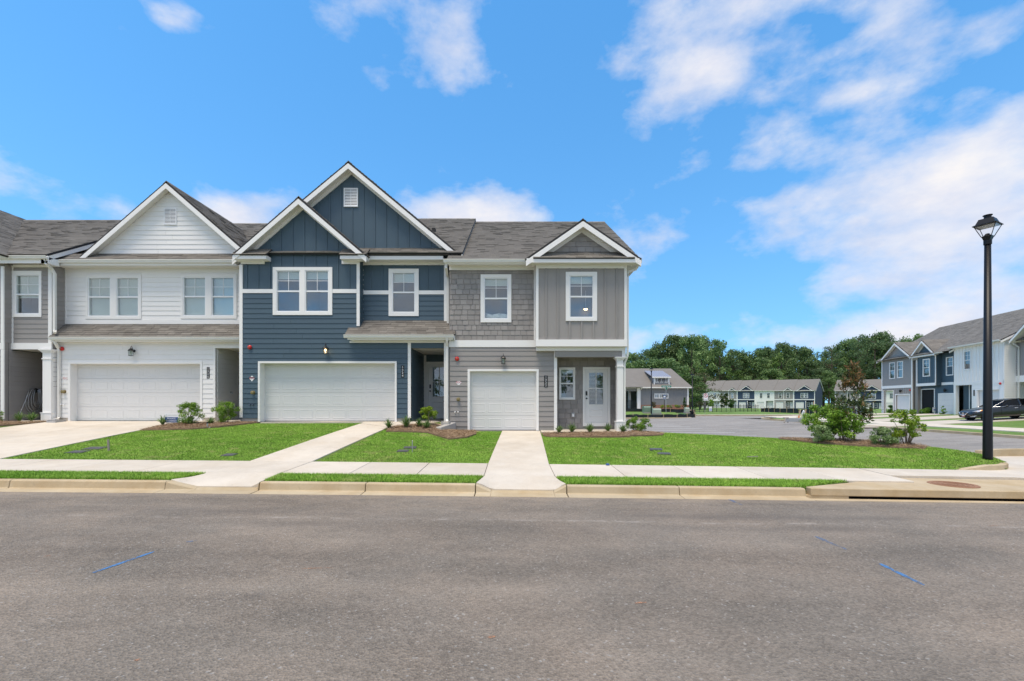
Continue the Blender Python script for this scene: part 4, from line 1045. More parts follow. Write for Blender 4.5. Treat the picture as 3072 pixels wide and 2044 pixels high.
# porch beam, post and column
yb = DB + .16
MB().box(X(1609, yb), X(1868, yb), yb - .03, yb + .20, Z(1052.6, yb), Z(1041.6, yb)).build('porch_beam', m_trim, g)
MB().box(X(1666, yb), X(1866, yb), yb, yb + .18, Z(1071.5, yb), Z(1052.7, yb)).build('beam_face', m_gray, g)
MB().box(X(1866, yb), XR, yb - .02, yb + .2, Z(1071.5, yb), Z(1041.6, yb)).build('beam_end', m_trim, g)
MB().box(X(1862, yb) + .02, XR - .02, yb + .21, DP, Z(1071.5, yb), Z(1041.6, yb)).build('side_beam', m_gray, g)
MB().box(X(1662, D0), X(1671, D0), D0 - .04, D0 + .10, .56, Z(1052.8, yb)).build('corner_post', m_trim, g)
column(g, X(1849.5, yb), X(1871, yb), yb - .05, yb + .22, .60, Z(1071.7, yb), .11, .33)
pw_r = Rc(1677, 1103, 1725, 1199.5, DP); pw_o = [Rc(1680.5, 1107, 1721.5, 1195, DP)]; dr = Rc(1753.5, 1107.7, 1823.7, 1269, DP)
pw = wall(g, 'porch_wall', m_graydk, DP, (X(1660, DP), XR, .5, Z(1040, DB)), pw_o + [dr])
shakes(g, pw, DP, (X(1661, DP), XR, .66, Z(1062, DP)), 14.4 * DP / F, m_graydk, [grow(pw_r, -.01), grow(Rc(1748.5, 1102, 1830, 1290, DP), -.01)], seed=9, wr=(.2, .33))
window(g, pw_r, pw_o, DP, blind=.12, casing=m_trim)
frame3(g, 'door_casing', Rc(1748.5, 1102, 1830, 1279, DP), (dr[0], dr[1], 0, dr[3]), DP)
MB().box(dr[0] - .02, dr[1] + .02, DP - .05, DP + .1, Z(1279, DP), dr[2]).build('sill', m_trim, g)
entry_door(g, dr, DP + .03)
MB().box(X(1667, D0) - .12, X(1667, D0), D0 + .14, DP, .45, Z(1040, DB)).build('porch_side_wall', m_gray, g)
bx_ = Thing('outlet_box', 'small grey weatherproof outlet box on the grey porch wall', 'outlet', (X(1718.5, DP), DP - .02, Z(1245, DP)))
bevel(MB().box(X(1714, DP), X(1723, DP), DP - .085, DP - .012, Z(1252, DP), Z(1239, DP)).build('cover', m_steel, bx_), .006)
MB().box(X(1716, DP), X(1721, DP), DP - .095, DP - .085, Z(1250, DP), Z(1243, DP)).build('flap', m_vinyl, bx_)
# eaves and roof
ye = 16.45
MB().box(X(1348, D0), X(1606, D0), ye + .02, D0, Z(801, D0), Z(801, D0) + .03).build('soffit', m_soffit, g)
MB().box(X(1335, ye) , X(1590, ye), ye, ye + .025, Z(803, D0) , Z(781, ye)).build('fascia', m_trim, g)
gutter(g, X(1331, ye), X(1580, ye), ye, Z(780, ye))
yr_, zr_ = 22.9, Z(667, 22.9); sl = (zr_ - Z(780, 16.42)) / (yr_ - 16.42)
main_roof(g, X(1345, D0), 4.66, 16.42, Z(779, 16.42), yr_, zr_, 2 * yr_ - 16.42, seed=11, fascia_ends=(False, True), both=True)
DR = 16.16
ga = dict(ax=X(1749, DR), az=Z(657, DR), lx=X(1577, DR), lz=Z(776, DR), rx=X(1924, DR), rz_=Z(776, DR))
gable(g, yr=DR, yw=DB, yback=19.6, seed=21, friz=.17, **ga)
f_, g_ = gclip(d=.20, **ga)
gw = gable_wall(g, m_graydk, d=.12, z0=Z(768, DB), y=DB, **ga)
shakes(g, gw, DB, (X(1650, DB), X(1850, DB), Z(756, DB), Z(690, DB)), 15.3 * DB / F, m_graydk, clip=f_, seed=12, wr=(.22, .33))
pent(g, 'pent_roof', X(1600, 16.1), X(1905, 16.1), 16.1, Z(773.5, 16.1), DB, Z(756, DB), seed=5)
MB().box(X(1580, 16.1), X(1919, 16.1), 16.13, 16.16, Z(787, 16.1), Z(774.5, 16.1)).build('fascia', m_trim, g)
MB().box(X(1583, 16.1), X(1917, 16.1), 16.161, DB, Z(786, 16.1), Z(786, 16.1) + .02).build('soffit', m_soffit, g)
MB().box(X(1583, 16.1), X(1583, 16.1) + .03, 16.161, DB, Z(786, 16.1) + .021, Z(775, 16.1)).box(X(1917, 16.1) - .03, X(1917, 16.1), 16.161, DB, Z(786, 16.1) + .021, Z(775, 16.1)).build('return', m_trim, g)
MB().prism([(16.2, Z(776, 16.1)), (BACK, Z(776, 16.1)), (BACK, Z(776, 16.1) - .115), (16.2, Z(776, 16.1) - .115)], X(1919, 16.1) + .001, X(1919, 16.1) + .11, 'x').build('side_gutter', m_gutter, g)
downspout(g, [(X(1921, 16.2), 16.5, Z(788, 16.1)), (X(1916, 16.2), 16.55, Z(800, 16.2)), (XR + .08, 16.6, Z(812, 16.4)), (XR + .06, 16.6, Z(830, 16.4)), (XR + .06, 16.6, Z(1040, 16.6)), (XR + .06, 16.62, Z(1068, 16.6)), (XR - .03, 16.7, Z(1090, 16.6)), (XR - .03, 16.7, .75), (XR + .08, 16.66, .64), (XR + .2, 16.6, .62)], .05)
MB().box(XR + .001, 4.60, DB + .02, BACK, Z(786, 16.1), Z(786, 16.1) + .02).build('soffit', m_soffit, g)
shell(g, X(1345, D0), XR, DP + .15, .4, Z(780, DB), m_gray, True, True, yr_, zr_ - .4)
lap(g, g, XR, (D0, BACK, .6, Z(800, DB)), E, m_gray, joined=True, side='R')
bell(1371.5, 1077, D0 - .012, 'red alarm bell on the grey lap siding beside the downspout')
lantern(1510, 1078, D0 - .012, 'black wall lantern with clear glass over the single garage door')
plaque(1632.5, 1127, 1643, 1162, D0 - .014, '1322', 'black house number plaque reading 1322 on grey siding')
fdc(1376, 1149, D0 - .016, 'white FDC diamond sign with red letters on grey siding')
valve(1375, 1198, D0 - .016, 'brass fire connection below the diamond sign on grey siding')
spigots(1370, 1235.5, D0 - .016, m_vinyl, 'pair of white pipe stubs on the grey siding')

# ================================================================== blue townhouse 1324
D1, D1r, D1b = 17.0, 17.4, 19.5
b = Thing('townhouse', 'dark blue townhouse with two white-edged gables and a double garage', 'house', (X(1030, D1), D1, .88), group='townhouses of the near terrace')
bin_ = Rc(781, 1090, 1185, 1265, D1); bE = 14.97 * D1 / F
z2 = Z(980, D1)
lw = wall(b, 'front_wall', m_blue, D1, (X(722, D1), X(1079, D1), .7, Z(762, D1)), [bin_, Rc(833 - 4, 812, 985 + 3, 936, D1)])
lw2 = wall(b, 'lower_wall', m_blue, D1, (X(1079, D1), X(1228, D1), .7, Z(1000, D1)), [bin_])
bo = [Rc(830, 812, 901.5, 936.5, D1), Rc(916, 812, 987.5, 936.5, D1)]; br = Rc(820, 802.8, 997.8, 946, D1)
cas = Rc(775.5, 1084.5, 1190.6, 1266, D1)
lap(b, lw, D1, (X(729, D1), X(1071, D1), Z(1255, D1), Z(880, D1)), bE, m_blue, [grow(cas, -.01), grow(br, -.01), (X(1071, D1), 99, z2, 99)])
lap(b, lw2, D1, (X(1071, D1), X(1224, D1), Z(1255, D1), Z(1000, D1)), bE, m_blue, [grow(cas, -.01)])
MB().box(X(724, D1), bin_[0] - .05, D1 - .004, D1, .7, Z(1255.5, D1)).build('foundation', m_found, b)
MB().box(bin_[1] + .05, X(1230, D1), D1 - .004, D1, .7, Z(1255.5, D1)).build('foundation', m_found, b)
frame3(b, 'door_casing', cas, bin_, D1); jambs(b, bin_, D1 + .001, D1 + .42)
garage_door(b, bin_, D1 + .30, 4, 8)
MB().box(bin_[0] - .05, bin_[1] + .05, D1 + .37, D1 + .44, bin_[2] - .2, bin_[3] + .1).build('garage_backing', m_dark, b)
window(b, br, bo, D1, blind=.17)
board(b, 'band_board', Rc(729, 868.4, 820, 880, D1), D1); board(b, 'band_board', Rc(997.8, 868.4, 1071, 880, D1), D1)
board(b, 'corner_board', Rc(719.5, 795, 729, 1253, D1), D1); board(b, 'corner_board', Rc(1070.6, 783, 1079.6, 979, D1), D1)
board(b, 'corner_board', Rc(1224, 1029, 1233, 1255, D1), D1)
# small gable
DS = 16.64
sg = dict(ax=X(895.6, DS), az=Z(590, DS), lx=X(697.5, DS), lz=Z(762, DS), rx=X(1100, DS), rz_=Z(765, DS))
gable(b, yr=DS, yw=D1, yback=20.6, seed=31, **sg)
fS, gS = gclip(d=.16, **sg)
gw = gable_wall(b, m_blue, d=.14, z0=Z(763, D1), y=D1 - .001, **sg)
xs = [X(680 + q * .3125, D1) for q in (192, 303, 412, 520, 632, 742, 850, 958, 1067, 1177)]
battens(b, gw, D1 - .001, [x for x in xs if X(800, D1) < x < X(1020, D1)], Z(868, D1), 99, m_blue, [grow(br, -.005)], clip=gS)
battens(b, lw, D1, [x for x in xs if not X(800, D1) < x < X(1020, D1)], Z(868, D1), Z(790, D1), m_blue)
for a, c in ((718, 798), (1020, 1078)):                # boxed cornice returns
    xa, xb = X(a - (20 if a < 800 else 0), DS), X(c + (20 if a > 800 else 0), DS)
    MB().box(xa, xb, DS, D1 - .01, Z(777, DS), Z(765, DS)).build('cornice_return', m_trim, b)
    MB().box(X(a + 6, D1), X(c - 3, D1), D1 - .045, D1 - .001, Z(793, D1), Z(777.5, D1)).build('frieze_board', m_trim, b)
    pent(b, 'return_roof', xa - .02, xb + .03, DS - .04, Z(764, DS), D1, Z(748, D1), seed=a)
# right side of the front block, above the lean-to
MB().box(X(1079, D1) - .12, X(1079, D1), D1 + .14, D1r, z2, Z(762, D1)).build('return_wall', m_blue, b)
lap(b, b, X(1079, D1), (D1, D1r, z2, Z(785, D1)), bE, m_blue, joined=True, side='R')
# recessed upper wall
ro = [Rc(1177, 817, 1246, 938.5, D1r)]; rr = Rc(1166.6, 807.5, 1256.6, 949, D1r)
rw = wall(b, 'recessed_wall', m_blue, D1r, (X(1079, D1), X(1343, D1r), Z(1046, D1r), Z(768, D1r)), ro)
lap(b, rw, D1r, (X(1090, D1r), X(1333, D1r), Z(962, D1r), Z(884, D1r)), bE, m_blue, [grow(rr, -.01)])
board(b, 'band_board', Rc(1090, 872.5, 1167, 884, D1r), D1r); board(b, 'band_board', Rc(1256.6, 872.5, 1333, 884, D1r), D1r)
board(b, 'corner_board', Rc(1084, 790, 1090.5, 963, D1r), D1r); board(b, 'corner_board', Rc(1332.5, 790, 1343, 1045, D1r), D1r, t=.05)
xs = [X(680 + q * .3125, D1r) for q in (1385, 1493, 1605, 1710, 1815, 1927, 2040)]
battens(b, rw, D1r, xs, Z(872.5, D1r), Z(796, D1r), m_blue, [grow(rr, -.005)])
board(b, 'frieze_board', Rc(1090.5, 785.6, 1332.5, 796, D1r), D1r)
window(b, rr, ro, D1r, blind=.22)
# big gable
DG = 17.05
bg_ = dict(ax=X(1045, DG), az=Z(484, DG), lx=X(1045 - 349, DG), lz=Z(774, DG), rx=X(1394, DG), rz_=Z(774, DG))
gable(b, yr=DG, yw=D1r, yback=22.2, seed=41, **bg_)
fB, gB = gclip(d=.16, **bg_)
gw = gable_wall(b, m_blue, d=.14, z0=Z(772, D1r), y=D1r - .001, **bg_)
battens(b, gw, D1r - .001, [X(680 + q * .3125, D1r) for q in (775, 882, 990, 1097, 1205, 1313, 1420, 1528, 1637, 1745, 1852, 1957)], Z(752, D1r), 99, m_blue, [grow(Rc(1032.5, 566, 1074.7, 622, D1r), -.005)], clip=gB)
vent(b, Rc(1032.5, 566, 1074.7, 622, D1r), D1r - .001)
yf = 16.95
pent(b, 'pent_roof', X(1070, yf), X(1350, yf), yf - .03, Z(765, yf), D1r, Z(748, D1r), seed=6)
MB().box(X(1096, yf), X(1329, yf), yf, yf + .03, Z(779, yf), Z(766, yf)).build('fascia', m_trim, b)
MB().box(X(1082, yf), X(1329, yf), yf + .031, D1r, Z(778, yf), Z(778, yf) + .02).build('soffit', m_soffit, b)
MB().box(X(1329, yf) - .03, X(1329, yf), yf + .031, D1r, Z(778, yf) + .021, Z(766, yf)).build('return', m_trim, b)
main_roof(b, X(722, D1), -1.83, 16.85, 7.2, 22.97, 10.89, 29.09, seed=13, fascia_ends=(False, True))
pv = MB().box(X(1295, 20), X(1305, 20), 20.05, 20.25, 9.0, 9.34).build('roof_vent', m_edge, b)
# lean-to over the entry
ze, zt = 4.144, 4.78
pent(b, 'lean_to_roof', -6.11, -2.08, 16.65, ze, D1r, zt, seed=8)
gutter(b, X(1033, 16.65), X(1362, 16.65), 16.66, ze - .03)
MB().box(X(1042, 16.66), X(1360, 16.66), 16.662, 16.69, ze - .20, ze - .06).build('fascia', m_trim, b)
MB().box(X(1050, 16.7), X(1354, 16.7), 16.69, D1 - .03, ze - .215, ze - .195).build('soffit', m_soffit, b)
MB().box(X(1049, 16.95), X(1345, 16.95), D1 - .06, D1 - .027, Z(1029, D1 - .03), ze - .216).build('frieze_board', m_trim, b)
MB().prism([(16.7, ze - .21), (D1 + .3, ze - .21), (D1 + .3, zt - .18), (16.7, ze - .06)], -2.13, -2.10, 'x').build('end_board', m_trim, b)
# entry recess
xi = X(1233, D1)
MB().box(X(1231, D1), X(1338, D1), D1 - .005, D1 + .14, Z(1044.5, D1), Z(1028, D1)).build('entry_header', m_blue, b)
sw = MB().box(xi - .12, xi - .001, D1 + .15, D1b, .8, Z(1044, D1)).build('entry_side_wall', m_blue, b)
lap(b, sw, xi, (D1 + .1, D1b - .12, .96, Z(1046, D1)), bE, m_blue, side='R')
MB().box(xi - .12, X(1343, D1r), D1 + .14, D1b, Z(1044, D1), Z(1044, D1) + .05).build('entry_ceiling', m_soffit, b)
MB().box(X(1343, D1) - .1, X(1343, D1), D1 + .1, D1b, .8, Z(1044, D1)).build('entry_side_wall', m_blue, b)
dd = Rc(1284.6, 1093, 1351, 1241, D1b)
bk = wall(b, 'entry_back_wall', m_blue, D1b, (xi - .1, X(1360, D1b), .8, Z(1040, D1)), [dd])
board(b, 'corner_board', (xi, xi + .10, .95, Z(1046, D1)), D1b, t=.04)
frame3(b, 'door_casing', Rc(1278, 1086, 1357, 1252, D1b), (dd[0], dd[1], 0, dd[3]), D1b)
MB().box(dd[0] - .02, dd[1] + .02, D1b - .05, D1b + .06, .95, dd[2]).build('sill', m_trim, b)
entry_door(b, dd, D1b + .02)
shell(b, X(722, D1), X(1343, D1r), D1b + .15, .7, 7.1, m_blue, True, True, 22.97, 10.5)
# trim and spouts at the joint with the grey house
board(b, 'corner_board', (X(1332, D1 - .13), X(1346, D1 - .13), .93, Z(1029, D1 - .13)), D1 - .09, t=.04)
gy = 16.42
downspout(b, [(X(1338, gy), gy + .02, Z(787, gy)), (X(1338, gy), gy + .04, Z(800, gy)), (X(1339, D0), 17.22, Z(822, D0)), (X(1339.5, D0), 17.25, Z(850, D0)), (X(1339.5, D0), 17.25, Z(972, 17.2)), (X(1341, D0), 17.18, Z(976, 17.2))], .055)
downspout(b, [(X(1340, 16.6), 16.62, ze - .14), (X(1340, 16.6), 16.66, ze - .25), (X(1341, 16.78), 16.79, ze - .42), (X(1341, 16.78), 16.79, ze - .6), (X(1341, 16.78), 16.79, 1.02), (X(1341, 16.7), 16.72, .93)], .055)
bell(751, 1042.5, D1 - .012, 'red alarm bell on the dark blue siding')
lantern(981.5, 1048, D1 - .012, 'lit black wall lantern glowing over the blue double garage', lit=True)
plaque(1204, 1097, 1212.6, 1133.5, D1 - .014, '1324', 'black house number plaque reading 1324 on blue siding')
fdc(756, 1136, D1 - .016, 'white FDC diamond sign with red letters on dark blue siding')
valve(760.5, 1178, D1 - .016, 'brass fire connection on the dark blue siding')
spigots(756, 1213.5, D1 - .016, m_navy, 'pair of dark pipe stubs on the dark blue siding')

# ================================================================== white townhouse 1326
D2, D2u, DE = 17.7, 18.0, 17.4
wt = Thing('townhouse', 'white lap-sided townhouse with a wide front gable and deep-set double garage', 'house', (X(430, D2), D2, .86), group='townhouses of the near terrace')
XL = -17.68; XW = X(721, 17.2); wE = 14.55 * D2 / F
win_ = Rc(213, 1092, 602, 1264, D2); cas = Rc(207, 1086, 608.5, 1265, D2)
xe = X(647, D2)
lw = wall(wt, 'garage_wall', m_white, D2, (XL, xe, .7, Z(1020, D2)), [win_])
lap(wt, lw, D2, (XL + .02, X(641, D2), Z(1253.5, D2), Z(1033, D2)), wE, m_white, [grow(cas, -.01)])
MB().box(XL, win_[0] - .05, D2 - .005, D2, .7, Z(1254, D2)).build('foundation', m_conc, wt); MB().box(win_[1] + .1, xe, D2 - .005, D2, .7, Z(1254, D2)).build('foundation', m_conc, wt)
frame3(wt, 'door_casing', cas, win_, D2); jambs(wt, win_, D2 + .001, D2 + .38)
garage_door(wt, win_, D2 + .25, 4, 8)
MB().box(win_[0] - .05, win_[1] + .05, D2 + .33, D2 + .4, win_[2] - .2, win_[3] + .1).build('garage_backing', m_dark, wt)
board(wt, 'corner_board', Rc(641, 1036, 647.5, 1253, D2), D2)
board(wt, 'frieze_board', Rc(172, 1022, 724, 1034, D2), D2)
MB().box(xe, XW, D2 - .03, D2 + .13, Z(1045, D2), Z(1034.2, D2)).build('entry_header', m_trim, wt)
sw = MB().box(xe - .12, xe - .001, D2 + .15, 20.2, .8, Z(1040, D2)).build('entry_side_wall', m_white, wt)
lap(wt, sw, xe, (D2 + .1, 20.1, .93, Z(1045, D2)), wE, m_white, side='R')
MB().box(xe - .1, XW, D2 + .14, 20.2, Z(1044, D2), Z(1044, D2) + .05).build('entry_ceiling', m_soffit, wt)
bk = wall(wt, 'entry_back_wall', m_white, 20.2, (xe - .1, XW + .02, .8, Z(1040, D2)))
hb = MB().tube([(xe + .001, 18.6, Z(1177, 18.6)), (xe + .09, 18.6, Z(1177, 18.6)), (xe + .1, 18.6, Z(1182, 18.6))], .022, 8).build('hose_tap', m_steel, wt)
# upper wall
o1 = [Rc(266, 833, 334, 950, D2u), Rc(351, 833, 418, 950, D2u)]; r1 = Rc(259, 825, 426, 958, D2u)
o2 = [Rc(551, 832, 619, 949, D2u), Rc(636, 832, 704, 949, D2u)]; r2 = Rc(544, 824, 712, 957, D2u)
uw = wall(wt, 'upper_wall', m_white, D2u, (XL, XW, Z(1020, D2u), Z(790, D2u)), o1 + o2)
lap(wt, uw, D2u, (X(200, D2u), XW, Z(961, D2u), Z(800, D2u)), 14.2 * D2u / F, m_white, [grow(r1, -.01), grow(r2, -.01)])
window(wt, r1, o1, D2u, blind=.93, casing=m_white); window(wt, r2, o2, D2u, blind=.93, casing=m_white)
board(wt, 'band_board', (X(195, D2u), XW, Z(973, D2u), Z(961, D2u)), D2u, m_white)
board(wt, 'corner_board', Rc(195, 800, 201, 961, D2u), D2u, m_white)
zpe, zpt = Z(1010, DE), Z(973, D2u)
pent(wt, 'garage_roof', XL - .02, XW, DE, zpe, D2u, zpt, seed=15)
gutter(wt, X(152, DE), XW - .02, DE + .01, zpe - .025)
MB().box(XL + .01, XW, DE + .012, DE + .04, zpe - .19, zpe - .055).build('fascia', m_trim, wt)
MB().box(XL, XW, DE + .041, D2, zpe - .19, zpe - .17).build('soffit', m_soffit, wt)
# gable
DWg = 17.70
wg = dict(ax=X(498.4, DWg), az=Z(544, DWg), lx=X(239, DWg), lz=Z(769, DWg), rx=X(498.4 + 259.4, DWg), rz_=Z(769, DWg))
gable(wt, yr=DWg, yw=D2u, yback=22.9, seed=51, friz=.0, **wg)
fW, gW = gclip(d=.10, **wg)
gw = gable_wall(wt, m_white, d=.1, z0=Z(768, D2u), y=D2u - .001, **wg)
lap(wt, gw, D2u - .001, (X(280, D2u), X(760, D2u), Z(762, D2u), Z(585, D2u)), 14.1 * D2u / F, m_white, [grow(Rc(494, 626, 532, 676, D2u), -.01)], clip=fW)
vent(wt, Rc(494, 626, 532, 676, D2u), D2u - .001)
yp = 17.55
pent(wt, 'pent_roof', X(174, yp), X(716, yp), yp, Z(780, yp), D2u, Z(762, D2u), seed=16)
gutter(wt, X(174, yp), X(708, yp), yp + .02, Z(780.5, yp))
MB().box(X(178, yp), X(708, yp), yp + .022, yp + .05, Z(796, yp), Z(783, yp)).build('fascia', m_trim, wt)
MB().box(XL, XW, yp + .051, D2u, Z(796, yp), Z(796, yp) + .02).build('soffit', m_soffit, wt)
main_roof(wt, XL - .1, XW, yp + .03, 7.14, 24.1, 11.09, 30.6, seed=14, fascia_ends=(False, False))
shell(wt, XL, XW, 20.3, .7, 7.0, m_white, True, True, 24.1, 10.6)
downspout(wt, [(X(158, DE), DE + .0, Z(1018, DE)), (X(163, DE), DE + .06, Z(1032, DE)), (X(176, 17.6), 17.6, Z(1046, 17.6)), (X(177, 17.62), 17.62, Z(1060, 17.6)), (X(177, 17.62), 17.62, 1.12), (X(174, 17.5), 17.5, 1.0), (X(168, 17.4), 17.3, .98)], .055)
bell(189, 1047, D2 - .012, 'red alarm bell on the white siding beside the downspout')
lantern(403, 1055, D2 - .012, 'black wall lantern over the white double garage')
plaque(621, 1102, 629.4, 1136, D2 - .014, '1326', 'black house number plaque reading 1326 on white siding')
fdc(196, 1137, D2 - .016, 'white FDC diamond sign with red letters on white siding')
valve(194, 1175.5, D2 - .016, 'brass fire connection on the white siding')
spigots(190, 1213, D2 - .016, m_vinyl, 'pair of white pipe stubs low on the white siding')

# ================================================================== grey townhouse at the left edge
D3, D3b = 17.5, 17.24
l = Thing('townhouse', 'grey townhouse with a dark hose porch and round-edged column beside the driveway', 'house', (X(60, D3), D3, .9), group='townhouses of the near terrace')
x0 = -27.0; xr = X(157.5, D3); gE = .186
lo = [Rc(48, 825, 121, 943, D3)]; lr = Rc(40, 813.6, 127, 952, D3)
uw = wall(l, 'upper_wall', m_gray, D3, (X(30, D3), xr, Z(1049, D3), Z(785, D3)), lo)
lap(l, uw, D3, (X(40, D3), X(147, D3), Z(1030, D3), Z(801, D3)), gE, m_gray, [grow(lr, -.01)])
window(l, lr, lo, D3, blind=.55)
board(l, 'corner_board', Rc(35.5, 798, 42, 1030, D3), D3); board(l, 'corner_board', Rc(147, 790, 157.8, 1030, D3), D3)
board(l, 'frieze_board', Rc(42, 795, 147, 803, D3), D3)
board(l, 'band_board', Rc(10, 1030, 158, 1049, D3), D3, t=.05)
sw = MB().box(xr - .12, xr - .001, D3 + .15, D2u + .01, .9, Z(785, D3)).build('return_wall', m_gray, l)
lap(l, sw, xr, (D3, D2u, Z(1160, D3), Z(795, D3)), gE, m_gray, side='R')
bw = wall(l, 'bay_wall', m_graydk, D3b, (x0, X(13, D3b), Z(1049, D3b), Z(785, D3b)))
shakes(l, bw, D3b, (X(-60, D3b), X(5, D3b), Z(1030, D3b), Z(800, D3b)), .19, m_graydk, seed=19)
sw = MB().box(X(14, D3b) - .12, X(14, D3b) - .001, D3b + .15, D3, Z(1049, D3b), Z(790, D3b)).build('bay_side', m_gray, l)
lap(l, sw, X(14, D3b), (D3b, D3, Z(1030, D3), Z(800, D3)), gE, m_gray, side='R')
board(l, 'corner_board', Rc(5, 800, 14, 1049, D3b), D3b); board(l, 'band_board', (x0, X(5, D3b), Z(1049, D3b), Z(1030, D3b)), D3b)
lw = wall(l, 'lower_wall', m_gray, D3b, (x0, X(13, D3b), .8, Z(1049, D3b)))
lap(l, lw, D3b, (X(-60, D3b), X(5, D3b), .98, Z(1050, D3b)), gE, m_gray)
board(l, 'corner_board', Rc(5, 1049.5, 14.5, 1257, D3b), D3b)
sw = MB().box(X(15, D3b) - .12, X(15, D3b) - .001, D3b + .15, 20.6, .8, Z(1049, D3b)).build('porch_side_wall', m_gray, l)
lap(l, sw, X(15, D3b), (D3b + .12, 20.5, .98, Z(1050, D3b)), gE, m_gray, side='R')
MB().box(X(14, D3b) - .1, xr, D3 + .05, 20.6, Z(1049, D3), Z(1049, D3) + .04).build('porch_ceiling', m_soffit, l)
wall(l, 'porch_back_wall', m_gray, 20.55, (X(15, D3b) - .1, xr, .8, Z(1049, D3)))
column(l, X(132.5, D3), X(161, D3), D3 - .1, D3 + .24, .93, Z(1049, D3), .13, .30)
lap(l, l, xr, (D3 + .25, D2 + .02, .95, Z(1049, D3)), gE, m_gray, joined=True, side='R')
MB().box(xr - .1, xr - .001, D3 + .25, 20.6, .8, Z(1049, D3)).build('porch_side_wall', m_gray, l)
yl = 17.05
MB().box(x0, xr + .02, yl + .03, D3, Z(792, D3), Z(792, D3) + .02).build('soffit', m_soffit, l)
MB().box(x0, X(145, yl), yl, yl + .028, Z(790, yl), Z(771, yl)).build('fascia', m_trim, l)
gutter(l, x0, X(146, yl), yl, Z(769, yl))
main_roof(l, x0, xr + .28, yl - .02, 7.2, 23.2, 10.91, 29.4, seed=17, fascia_ends=(False, True), rake=.18)
MB().prism([(yl, Z(771, yl)), (D3, Z(771, yl)), (D3, Z(790, yl)), (yl, Z(790, yl))], xr + .02, xr + .27, 'x').build('eave_return', m_trim, l)
# cross gable whose right slope runs down into the picture
zr2 = 11.1; xg = -25.2
o = MB().slab([(xg, yl - .4, zr2), (xg, 24.2, zr2), (-18.75, 24.2, 7.1), (-18.75, yl - .4, 7.1)], .07).build('cross_roof', m_edge, l)
tabs(l, o, (-18.75, yl - .4, 7.1), (0, 1, 0), (xg + 18.75, 0, zr2 - 7.1), 24.2 - yl + .4, math.hypot(6.45, 4.0), seed=77)
shell(l, x0, xr, 20.7, .8, 7.0, m_gray, True, True, 23.2, 10.5)
downspout(l, [(X(134, yl), yl - .02, Z(776, yl)), (X(137, yl), yl + .02, Z(790, yl)), (X(152, 17.35), 17.4, Z(808, 17.4)), (X(164, 17.45), 17.45, Z(822, 17.45)), (X(164.5, 17.45), 17.45, Z(990, 17.45)), (X(169, 17.4), 17.35, Z(999, 17.4))], .055)
# garden hose hung on the porch wall
hx = X(15, D3b) + .03
hz = Thing('garden_hose', 'grey garden hose looped over a hook on the dark porch wall', 'hose', (hx + .1, 18.3, .95))
MB().lathe([(.05, 0), (.05, .05), (.09, .055), (.09, .07), (.0, .07)], (hx - .03, 18.3, Z(1172, 18.3)), 12, 'x').build('hook', m_black, hz)
zt_ = Z(1170, 18.3); pts = []
for k in range(7):
    wv = .12 + .05 * k; pts_ = []
    for i in range(17):
        t = i / 16; a = math.pi * t
        pts_.append((hx + .06 + .02 * (k % 3), 18.3 - wv * (1.35 if k > 4 else 1) * math.cos(a) * (.4 + .6 * math.sin(a) ** .5) + .0, zt_ - (.55 + .075 * k) * math.sin(a) ** .7 + .02 * k * .3))
    MB().tube(pts_, .014, 6).build('coil', m_steel, hz, smooth=True)
MB().tube([(hx + .08, 18.0, zt_ - .02), (hx + .1, 17.9, zt_ - .3), (hx + .12, 17.6, 1.15), (hx + .16, 17.45, 1.0), (hx + .3, 17.4, .97), (hx + .5, 17.45, .96)], .014, 6).build('loose_end', m_steel, hz, smooth=True)
# retaining block between the blue and the grey lots
rb = MB(); pl = [(-2.62, 15.55, .80), (-2.42, 15.50, .80), (-2.07, 16.83, .91), (-2.30, 16.83, .91)]
rb.v = pl + [(x, y, .38) for x, y, z in pl]; rb.f = [(0, 1, 2, 3), (7, 6, 5, 4), (0, 4, 5, 1), (1, 5, 6, 2), (2, 6, 7, 3), (3, 7, 4, 0)]
o = rb.build('retaining_block', m_ret, label='short grey concrete retaining wall block in the pine straw', cat='retaining wall', origin=(-2.35, 16.1, .4)); fixn(o); bevel(o, .02, 2)
# ================================================================== terrace across the side street (seen at a slant)
def simple_window(th, x0, x1, z0, z1, y, cm=None, grid=True, parent=None, glass=None):
    cw = .09; mb = MB()
    for q in rect_sub((x0, x1, z0, z1), [(x0 + cw, x1 - cw, z0 + cw, z1 - cw)]): mb.box(q[0], q[1], y - .05, y + .02, q[2], q[3])
    zm = (z0 + z1) / 2; mb.box(x0 + cw, x1 - cw, y - .035, y, zm - .03, zm + .03)
    o = mb.build('window', cm or m_trim, parent or th, th)
    MB().box(x0 + cw, x1 - cw, y + .012, y + .02, z0 + cw, zm - .03).build('pane', m_glass, o, th)
    MB().box(x0 + cw, x1 - cw, y + .004, y + .012, zm + .03, z1 - cw).build('pane', m_glass, o, th)
    if grid:
        mm = MB(); xm = (x0 + x1) / 2; zq = (zm + z1) / 2
        mm.box(xm - .012, xm + .012, y - .008, y + .003, zm + .03, z1 - cw); mm.box(x0 + cw, x1 - cw, y - .009, y + .002, zq - .012, zq + .012); mm.build('muntin', m_vinyl, o, th)
    MB().add([(x0 + cw, y + .25, z0), (x1 - cw, y + .25, z0), (x1 - cw, y + .25, z1), (x0 + cw, y + .25, z1), (x0 + cw, y + .021, z0), (x1 - cw, y + .021, z0), (x1 - cw, y + .021, z1), (x0 + cw, y + .021, z1)],
             [(0, 1, 2, 3), (0, 4, 5, 1), (1, 5, 6, 2), (2, 6, 7, 3), (3, 7, 4, 0)]).build('room', m_room, o, th)
    return (x0 + cw, x1 - cw, z0 + cw, z1 - cw)
